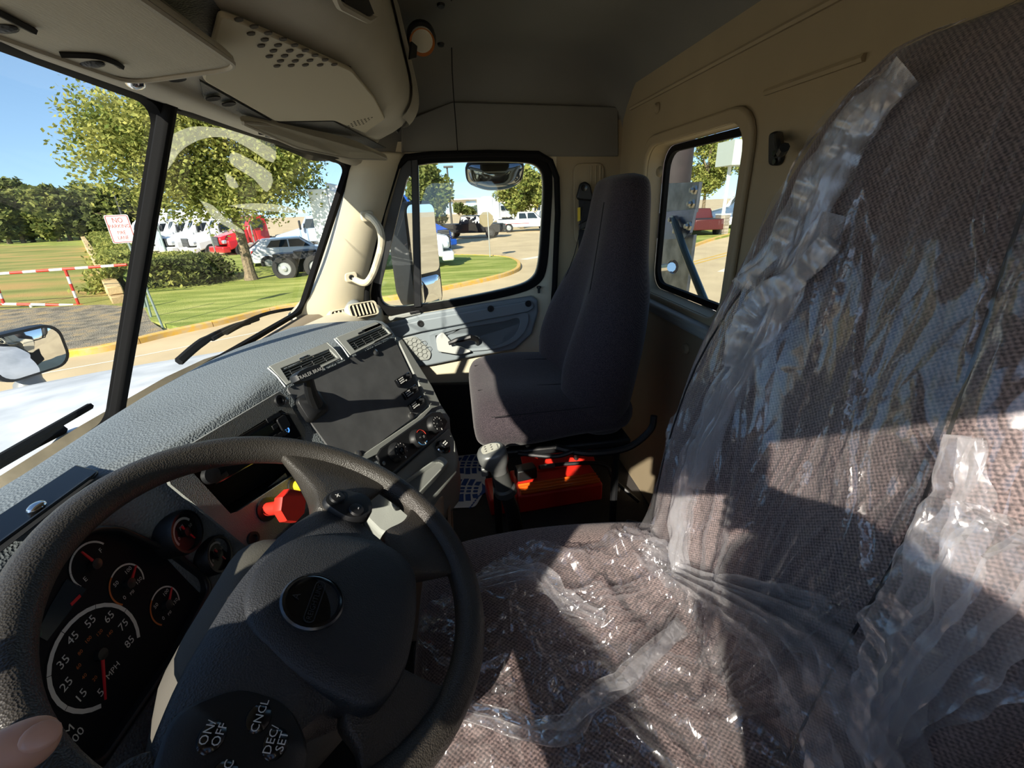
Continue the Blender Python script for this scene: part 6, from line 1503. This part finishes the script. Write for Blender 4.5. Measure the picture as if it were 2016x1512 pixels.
def semi(name, lab, paint, sleeper=True, group=None, frame=True, fair=None, cat='truck'):
    t = thing(name, lab, cat, (0, 0, 0), group); S = 1.22
    b = MB(); hexa(b, 0, -2.0, (.78, .70, .95, 1.45), (1.05, .98, .95, 1.95)); obj('hood', b, paint, t, bevel=.12, seg=3)
    b = MB(); b.box((.02, 0, 1.20), (.06, 1.05, .62)); g = obj('grille', b, trimk, t, bevel=.02)
    for k in range(6): 
        q = MB(); q.box((.06, 0, .96 + .095 * k), (.03, .98, .03)); obj('grille_bar', q, hubm, g)
    b = MB(); b.box((-.15, 0, .62), (.55, 2.25, .42)); obj('bumper', b, paint, t, bevel=.08, seg=2)
    for s in (-1, 1):
        b = MB(); hexa(b, -.35, -1.9, (.40, .36, .55, 1.25), (.44, .40, .95, 1.45)); 
        for i in range(len(b.v)): v = b.v[i]; b.v[i] = (v[0], v[1] * .55 + s * .92, v[2])
        obj('fender', b, paint, t, bevel=.10, seg=2)
        b = MB(); b.box((-.22, s * .86, 1.14), (.30, .26, .26)); obj('headlight', b, mat('headlight_glass', 'cfd6da', .1, .4), t, bevel=.06)
        b = MB(); b.prism([V((-2.25, s * 1.07, 1.95)), V((-3.15, s * 1.10, 1.95)), V((-3.15, s * 1.02, 2.55)), V((-2.55, s * 1.0, 2.55))], (0, s * .03, 0)); obj('side_window', b, vglass, t)
        b = MB(); b.box((-2.15, s * 1.38, 2.15), (.12, .22, .65)); obj('door_mirror', b, trimk, t, bevel=.04)
        b = MB(); b.prism([V((-2.03, s * .03, 1.98)), V((-2.05, s * .93, 1.95)), V((-2.50, s * .86, 2.68)), V((-2.46, s * .03, 2.72))], (-.03, 0, 0)); obj('windshield', b, vglass, t)
        wheel(t, -1.25, s * 1.02, .52, .52, .30, s)
        if frame:
            for x in (-6.0, -7.3): wheel(t, x, s * .98, .52, .52, .56, s)
        b = MB(); b.lathe([(.32, -.8), (.33, -.7), (.33, .7), (.32, .8)], (-4.0, s * .92, .75), (1, 0, 0), 16); obj('fuel_tank', b, paint if sleeper else hubm, t)
    b = MB(); hexa(b, -2.0, -2.5, (1.08, 1.0, .95, 1.93), (1.12, .90, .95, 2.75)); hexa(b, -2.5, -3.5, (1.12, .90, .95, 2.75), (1.15, .98, .95, 2.85)); obj('cab', b, paint, t, bevel=.07, seg=2)
    if sleeper:
        b = MB(); hexa(b, -3.5, -5.0, (1.18, 1.08, .85, 3.2), (1.2, 1.15, .85, 3.7)); obj('sleeper', b, paint, t, bevel=.10, seg=3)
        b = MB(); hexa(b, -2.55, -3.5, (.85, .55, 2.72, 2.85), (1.08, .90, 2.80, 3.55)); hexa(b, -3.5, -5.0, (1.1, .92, 3.1, 3.55), (1.12, 1.0, 3.1, 3.9)); obj('roof_fairing', b, fair or paint, t, bevel=.16, seg=3)
    if sleeper:
        for s in (-1, 1):
            b = MB(); b.box((-5.35, s * 1.17, 2.25), (.75, .05, 2.8)); obj('cab_extender', b, paint, t, bevel=.02)
    if frame:
        b = MB(); b.box((-5.6, 0, .95), (4.6, .85, .26)); obj('chassis', b, trimk, t)
        b = MB(); b.lathe([(.5, 0), (.5, .06), (.2, .10)], (-6.6, 0, 1.10), (0, 0, 1), 16); obj('fifth_wheel', b, trimk, t)
    return t
vwhite = mat('vehicle_white', 'e4e6e6', .3, coat=.4); vred = mat('vehicle_red', 'c41f22', .3, coat=.4); vblue = mat('vehicle_blue', '1d58bb', .45, spec=.3); vpale = mat('vehicle_pale_blue', '9fb6cf', .3, coat=.3); vblack = mat('vehicle_black', '121315', .4, spec=.3); hubd = mat('hub_dark', '3a3b3c', .5, .3)
def put(o, p, heading, z=0.0, sc=None): o.location = (p.x, p.y, GZ + z); o.rotation_euler = (0, 0, heading); o.scale = (sc, sc, sc) if sc else (1, 1, 1); return o
T = semi('semi_truck', 'nearest white sleeper truck in the parked row beyond the hedge', vwhite, True, 'white trucks parked in a row')
h0 = math.radians(232); put(T, G(372, 500), h0, -.35)
for i, lab in enumerate(('second white sleeper truck in the parked row beyond the hedge', 'third white sleeper truck in the parked row beyond the hedge', 'white sleeper truck in the parked row close to the windshield bar', 'farthest white sleeper truck left of the windshield bar')):
    p = G(372, 500) + V((-math.sin(h0 - PI), math.cos(h0 - PI), 0)) * 3.5 * (i + 1); dup(T, (p.x, p.y, GZ - .35), h0, lab, 'white trucks parked in a row')
R_ = semi('semi_truck', 'red day-cab truck parked behind the tree trunk', vred, False); put(R_, G(432, 503), math.radians(228), -.2)
b_ = semi('semi_truck', 'pale blue truck cab behind the white car', vpale, False, frame=False); put(b_, G(555, 494), math.radians(180), -.3)
bl = semi('semi_truck', 'blue-roofed truck with white sides seen past the door mirror', vblue, True); put(bl, G(876, 494), math.radians(-48), -.1, .95)
for ch in bl.children:
    if ch.name.split('.')[0] in ('sleeper', 'fuel_tank'):
        ch.data = ch.data.copy(); ch.data.materials.clear(); ch.data.materials.append(vwhite)
# bobtail tractor rear seen at the right of the windshield
tr2 = semi('semi_truck', 'white tractor with bare rear wheels parked close behind the lawn', vwhite, True); 
p = G(576, 548); put(tr2, V((p.x + 7.2, p.y + 1.0, 0)), math.radians(4))
for x, y, z, lab in ((6, 44, 0, 0),):
    pass
more = ((1062, 439, 100, 'white truck behind the white pickup'), (1006, 437, 40, 'white truck under the round tree'), (1420, 452, 150, 'white truck beyond the stone column'), (1385, 450, 170, 'white truck right of the heat-shield bracket'))
for px, py, hd_, lab in more:
    p = G(px, py); dup(T, (p.x, p.y, GZ - .2), math.radians(hd_), lab, 'white trucks across the lot')
# cars and pickups
def car(name, lab, paint, kind, cat, group=None):
    t = thing(name, lab, cat, (0, 0, 0), group)
    if kind == 'pickup':
        b = MB(); hexa(b, 2.9, 2.75, (.85, .82, .55, 1.0), (.98, .92, .45, 1.12)); hexa(b, 2.75, 1.4, (.98, .92, .45, 1.12), (1.0, .95, .45, 1.22)); hexa(b, 1.4, -2.9, (1.0, .97, .45, 1.22), (1.0, .97, .5, 1.20)); obj('body', b, paint, t, bevel=.05)
        b = MB(); hexa(b, 1.45, .75, (.95, .78, 1.18, 1.22), (.95, .74, 1.18, 1.86)); hexa(b, .75, -.75, (.95, .74, 1.18, 1.86), (.95, .74, 1.18, 1.86)); hexa(b, -.75, -.95, (.95, .74, 1.18, 1.86), (.95, .80, 1.18, 1.24)); obj('cabin', b, paint, t, bevel=.05)
        for s in (-1, 1):
            for x0, x1 in ((.95, .15), (.08, -.70)):
                b = MB(); b.prism([V((x0 + (.2 if x0 > .5 else 0), s * .955, 1.26)), V((x1, s * .955, 1.26)), V((x1, s * .80, 1.76)), V((x0 - .15, s * .80, 1.76))], (0, s * .02, 0)); obj('side_window', b, vglass, t)
        b = MB(); b.prism([V((1.44, -.80, 1.26)), V((1.44, .80, 1.26)), V((.86, .68, 1.80)), V((.86, -.68, 1.80))], (.02, 0, .02)); obj('windshield', b, vglass, t)
        b = MB(); b.box((-1.9, 0, 1.21), (1.7, 1.6, .03)); obj('bed', b, trimk, t)
        b = MB(); b.box((2.93, 0, .88), (.06, 1.5, .42)); obj('grille', b, trimk, t, bevel=.02)
        wx = (1.85, -1.75); R = .42; hw = .96
    else:
        b = MB(); hexa(b, 2.35, 1.9, (.80, .75, .5, .78), (.93, .88, .35, .98)); hexa(b, 1.9, 1.0, (.93, .88, .35, .98), (.95, .90, .35, 1.08)); hexa(b, 1.0, -2.1, (.95, .90, .35, 1.08), (.95, .90, .40, 1.12)); hexa(b, -2.1, -2.3, (.95, .90, .40, 1.12), (.88, .82, .5, 1.0)); obj('body', b, paint, t, bevel=.06, seg=3)
        b = MB(); hexa(b, 1.1, .35, (.90, .74, 1.05, 1.10), (.90, .66, 1.05, 1.60)); hexa(b, .35, -1.5, (.90, .66, 1.05, 1.60), (.90, .66, 1.08, 1.58)); hexa(b, -1.5, -2.15, (.90, .66, 1.08, 1.58), (.88, .70, 1.05, 1.14)); obj('cabin', b, paint, t, bevel=.05, seg=2)
        for s in (-1, 1):
            for P in ([(.85, 1.12), (-.20, 1.14), (-.20, 1.52), (.35, 1.52)], [(-.27, 1.14), (-1.35, 1.17), (-1.05, 1.50), (-.27, 1.52)]):
                b = MB(); b.prism([V((x, s * (.905 - (z - 1.05) * .42), z)) for x, z in P], (0, s * .015, 0)); obj('side_window', b, vglass, t)
            b = MB(); b.prism([V((-2.26, s * .60, 1.02)), V((-2.0, s * .93, 1.06)), V((-2.05, s * .93, .98)), V((-2.28, s * .78, .72))], (-.02, s * .02, 0)); obj('tail_light', b, redm, t)
        b = MB(); b.prism([V((-1.62, -.62, 1.53)), V((-1.62, .62, 1.53)), V((-2.10, .66, 1.18)), V((-2.10, -.66, 1.18))], (-.03, 0, .03)); obj('rear_window', b, vglass, t)
        b = MB(); b.prism([V((1.06, -.74, 1.12)), V((1.06, .74, 1.12)), V((.42, .62, 1.56)), V((.42, -.62, 1.56))], (.03, 0, .02)); obj('windshield', b, vglass, t)
        b = MB(); b.box((-2.22, 0, .48), (.2, 1.7, .24)); obj('rear_bumper', b, trimk, t, bevel=.04)
        wx = (1.45, -1.40); R = .38; hw = .90
    for x in wx:
        for s in (-1, 1): wheel(t, x, s * hw, R, R, .26, s, hubd if paint is vblack else None)
    return t
c1 = car('suv', 'white crossover car parked behind the bare tractor wheels', vwhite, 'suv', 'car'); put(c1, G(585, 520), math.radians(20), -.1)
c2 = car('pickup_truck', 'glossy black crew-cab pickup parked beyond the stop sign', vblack, 'pickup', 'pickup'); put(c2, G(930, 468), math.radians(-15))
c3 = car('pickup_truck', 'white crew-cab pickup parked under the round tree', vwhite, 'pickup', 'pickup'); put(c3, G(1035, 455), math.radians(-5))
c4 = car('pickup_truck', 'dark red pickup at the edge of the heat-shield bracket', mat('vehicle_maroon', '4a1a18', .3), 'pickup', 'pickup'); put(c4, G(1366, 462), math.radians(80))
for o, tx in ((c3, ''),):
    b = MB(); b.box((-1.2, -1.005, .80), (3.0, .004, .05)); obj('side_stripe', b, redm, o)
# canopy sign with stone-based column, far building
cs = thing('canopy_sign', 'pale canopy sign box on a white post with a stone base', 'sign', G(1418, 462))
g0 = G(1418, 464); p0 = at(1432, 330, y=g0.y); b = MB(); b.tube([V((g0.x, g0.y, GZ)), V((g0.x, g0.y, p0.z + .3))], .12, 10); obj('post', b, mat('post_pale', 'cfd6d2', .5), cs)
b = MB(); b.box((g0.x + 1.6, g0.y, p0.z + .85), (4.2, 2.0, 1.5)); bxo = obj('sign_box', b, mat('sign_pale', 'b4bdb2', .5), cs)
for k in range(8):
    b = MB(); b.box((g0.x - .4 + k * .5, g0.y - 1.01, p0.z + .85), (.04, .02, 1.45)); obj('panel_rib', b, MATS['post_pale'], bxo)
rnd = random.Random(8); base_c = V((g0.x, g0.y, GZ))
b = MB(); b.box(base_c + V((0, 0, .7)), (.62, .62, 1.4)); sbase = obj('base_core', b, stone[1], cs)
for lay in range(6):
    for f in range(2):
        for k in range(2):
            b = MB(); q = base_c + (V((-.18 + .36 * k, -.33, .14 + lay * .23)) if f == 0 else V((-.33, -.18 + .36 * k, .14 + lay * .23))); b.box(q, (.33, .06, .20) if f == 0 else (.06, .33, .20)); obj('stone', b, mat('stone_grey%d' % rnd.randrange(3), ('9a8f80', '7f766a', 'b3a894')[rnd.randrange(3)], .9), sbase)
b = MB(); b.box(base_c + V((0, 0, 1.45)), (.75, .75, .08)); obj('base_cap', b, MATS['post_pale'], cs)
fb = thing('warehouse', 'long pale flat-roofed warehouse on the skyline', 'building', (10, 150, GZ))
b = MB(); b.box((12, 150, GZ + 2.0), (46, 12, 4.0)); obj('wall', b, mat('warehouse_wall', 'd8cdb8', .8), fb); b = MB(); b.box((12, 149, GZ + 4.1), (47, 13, .3)); obj('roof', b, vwhite, fb)
for k in range(6):
    b = MB(); b.box((-8 + k * 7, 143.9, GZ + 1.9), (3, .1, 3.2)); obj('dock_door', b, vpale, fb)
# chain-link fence panels in front of the parked trucks
cf = thing('fence', 'grey screened chain-link fence between the hedge and the parked trucks', 'fence', G(330, 495))
scr = mat('fence_screen', '9db0b2', .8)
fp = [G(188, 458), G(222, 470), G(262, 484), G(328, 499)]
for a, c in zip(fp, fp[1:]):
    b = MB(); b.prism([V((a.x, a.y, GZ)), V((c.x, c.y, GZ)), V((c.x, c.y, GZ + 1.7)), V((a.x, a.y, GZ + 1.7))], (0, .03, 0)); obj('screen_panel', b, scr, cf)
for p in fp + [G(427, 506), G(507, 500)]:
    b = MB(); b.tube([V((p.x, p.y, GZ)), V((p.x, p.y, GZ + 2.2))], .04, 6); obj('post', b, post_m, cf)
# ------------------------------------------------------------------ the photographer at the driver's window (only a thumb is in view)
skin = mat('skin', 'c99a80', .5, var=.06, vscale=40, spec=.4); skin.node_tree.nodes['Principled BSDF'].inputs['Subsurface Weight'].default_value = .1
def skinned(name, verts, edges, m, par, sub=2, root=0):
    me = bpy.data.meshes.new(name); me.from_pydata([v[0] for v in verts], edges, []); me.materials.append(m); o = bpy.data.objects.new(name, me); link(o, par)
    o.modifiers.new('skin', 'SKIN'); o.modifiers['skin'].use_smooth_shade = True
    lay = me.skin_vertices[0] if me.skin_vertices else None
    if lay is None:
        bpy.context.view_layer.objects.active = o; me.attributes
    for i, v in enumerate(verts):
        r = v[1]; lay.data[i].radius = (r, r) if not isinstance(r, tuple) else r; lay.data[i].use_root = (i == root)
    q = o.modifiers.new('sub', 'SUBSURF'); q.levels = sub; q.render_levels = sub
    return o
pe = thing('person', 'thumb of a person in a grey shirt reaching in at the lower left corner', 'person', (0, -.5, .45))
def on(px, py, d): return tuple(CAM + ray(px, py) * d)
thumb = [(-110, 1575, .372), (-30, 1520, .364), (30, 1480, .360), (80, 1449, .360), (102, 1436, .360)]
hand_c = on(-260, 1640, .38)
Vt = [((.06, -.50, 1.42), .13), ((.06, -.44, 1.70), .14), ((.055, -.345, 1.98), .15), ((.058, -.30, 2.09), .068), ((.06, -.27, 2.15), .062), ((.062, -.255, 2.205), .072), ((.065, -.26, 2.29), .085), ((.065, -.27, 2.355), .062),
      ((.22, -.33, 2.07), .06), ((.28, -.24, 1.96), .045), ((.20, -.07, 2.20), .028), ((.165, -.045, 2.28), (.034, .018)),
      ((-.11, -.33, 2.09), .06), ((-.06, -.20, 2.07), .050), ((-.16, .0, 2.11), .036), (hand_c, (.034, .018)),
      ((.14, -.50, 1.36), .10), ((.15, -.44, .95), .065), ((.15, -.56, .56), .045), ((.15, -.46, .50), .035),
      ((-.04, -.50, 1.36), .10), ((-.05, -.44, .95), .065), ((-.05, -.56, .56), .045), ((-.05, -.46, .50), .035)]
Ed = [(0, 1), (1, 2), (2, 3), (3, 4), (4, 5), (5, 6), (6, 7), (2, 8), (8, 9), (9, 10), (10, 11), (2, 12), (12, 13), (13, 14), (14, 15), (0, 16), (16, 17), (17, 18), (18, 19), (0, 20), (20, 21), (21, 22), (22, 23)]
def chain(pts, rs, root):
    prev = root
    for p, r in zip(pts, rs): Vt.append((tuple(p), r)); Ed.append((prev, len(Vt) - 1)); prev = len(Vt) - 1
hc = V(hand_c)
for k in range(4):
    a = hc + V((-.012 - .006 * k, .004 - .010 * k, -.004 * k)); chain([a + V((-.030, .016, -.002)), a + V((-.054, .018, -.016)), a + V((-.058, .006, -.038))], [.0095, .0088, .0078], 15)
rh = V(Vt[11][0])
for k in range(4):
    a = rh + V((-.006 - .0 * k, .012, .012 - .018 * k)); chain([a + V((-.022, .026, .006)), a + V((-.044, .026, .006)), a + V((-.060, .018, .004))], [.0088, .0082, .0074], 11)
chain([rh + V((-.01, -.02, .03)), rh + V((-.035, -.03, .045)), rh + V((-.055, -.028, .05))], [.011, .0105, .009], 11)
skinned('body', Vt, Ed, skin, pe)
TP = [V(on(*t)) for t in ((-150, 1585, .375), (-70, 1527, .366), (0, 1489, .362), (40, 1471, .360), (74, 1458, .360), (98, 1449, .361), (112, 1444, .362), (119, 1441, .363))]
rg = []
for i, (p, r) in enumerate(zip(TP, (.0120, .0116, .0112, .0116, .0112, .0092, .0060, .0015))):
    t = (TP[min(i + 1, 7)] - TP[max(i - 1, 0)]).normalized(); u_ = (CAM - p).normalized(); u_ = (u_ - t * u_.dot(t)).normalized(); w_ = t.cross(u_)
    rg.append([p + w_ * math.cos(2 * PI * k / 20) * r + u_ * math.sin(2 * PI * k / 20) * r * (.88 if math.sin(2 * PI * k / 20) < 0 else .78) for k in range(20)])
b = MB(); b.loft(rg); obj('thumb', b, skin, pe, ang=80, sub=1)
tn = V(on(80, 1449, .3515)); ax_ = (TP[5] - TP[3]).normalized(); up_ = (CAM - tn).normalized(); up_ = (up_ - ax_ * up_.dot(ax_)).normalized(); sd_ = ax_.cross(up_)
b = MB(); b.ball(tn, (.0075, .0062, .0016), 16, 8, Matrix((ax_, sd_, up_)).transposed()); obj('thumb_nail', b, mat('nail', 'cfa18a', .3, spec=.5), pe)
# clothes, hair, face details
shirt = mat('shirt_grey', '565b63', .9, bump=.3, bscale=300)
skinned('shirt', [((.06, -.50, 1.36), .145), ((.06, -.44, 1.70), .155), ((.055, -.345, 1.98), .160), ((.058, -.31, 2.09), .085), ((.22, -.33, 2.07), .075), ((.27, -.255, 1.97), .062), ((-.11, -.33, 2.09), .075), ((-.07, -.215, 2.075), .066)], [(0, 1), (1, 2), (2, 3), (2, 4), (4, 5), (2, 6), (6, 7)], shirt, pe)
skinned('trousers', [((.06, -.50, 1.40), .14), ((.14, -.50, 1.32), .11), ((.15, -.44, .95), .078), ((.15, -.555, .60), .06), ((-.04, -.50, 1.32), .11), ((-.05, -.44, .95), .078), ((-.05, -.555, .60), .06)], [(0, 1), (1, 2), (2, 3), (0, 4), (4, 5), (5, 6)], mat('denim', '2f3a52', .9), pe)
b = MB(); b.ball((.065, -.285, 2.33), (.090, .098, .088), 18, 10); obj('hair', b, mat('hair', '2a211b', .8, bump=.6, bscale=200), pe)
for s in (-1, 1):
    b = MB(); b.ball((.065 + s * .032, -.172, 2.295), .012, 10, 8); obj('eye', b, mat('eye_white', 'e8e4de', .2), pe)
    b = MB(); b.ball((.065 + s * .10, -.26, 2.28), (.012, .022, .034), 10, 8); obj('ear', b, skin, pe)
b = MB(); b.ball((.065, -.160, 2.265), (.014, .022, .026), 10, 8); obj('nose', b, skin, pe)
b = MB(); b.ball((.065, -.170, 2.225), (.028, .012, .009), 12, 8); obj('mouth', b, mat('lips', 'a8645a', .5), pe)
for x in (.15, -.05):
    b = MB(); b.loft([[V((x + p[0] * s, -.50 + p[1] * s, z)) for p in rrect(.10, .28, .045)] for s, z in ((1, .455), (1, .50), (.85, .56), (.6, .60))]); obj('shoe', b, black, pe)
ph = thing('phone', 'dark smartphone held up at the driver window', 'phone', (.05, -.02, 2.33))
b = MB(); b.prism([V((.058 + p[0], -.016, 2.335 + p[1])) for p in rrect(.155, .076, .012)], (0, -.008, 0)); obj('phone_body', b, gloss_black, ph, bevel=.002)
b = MB(); b.prism([V((.058 + p[0], -.0245, 2.335 + p[1])) for p in rrect(.148, .069, .009)], (0, -.0006, 0)); obj('phone_screen', b, mat('phone_glass', '1a2024', .1), ph)
cs_ = thing('cab_step', 'ribbed metal boarding step below the driver door', 'step', (0, -.5, GZ))
b = MB(); b.box((.04, -.52, .43), (.75, .42, .05)); obj('tread', b, steel, cs_, bevel=.01)
for k in range(5):
    b = MB(); b.box((.04, -.68 + k * .08, .4575), (.70, .02, .006)); obj('tread_rib', b, steel, cs_)
for s in (-.3, .38):
    b = MB(); b.box((s, -.30, .0), (.05, .05, .86)); obj('bracket', b, black, cs_)
    b = MB(); b.box((s, -.30, -.25), (.05, .05, .50)); obj('bracket', b, black, cs_)
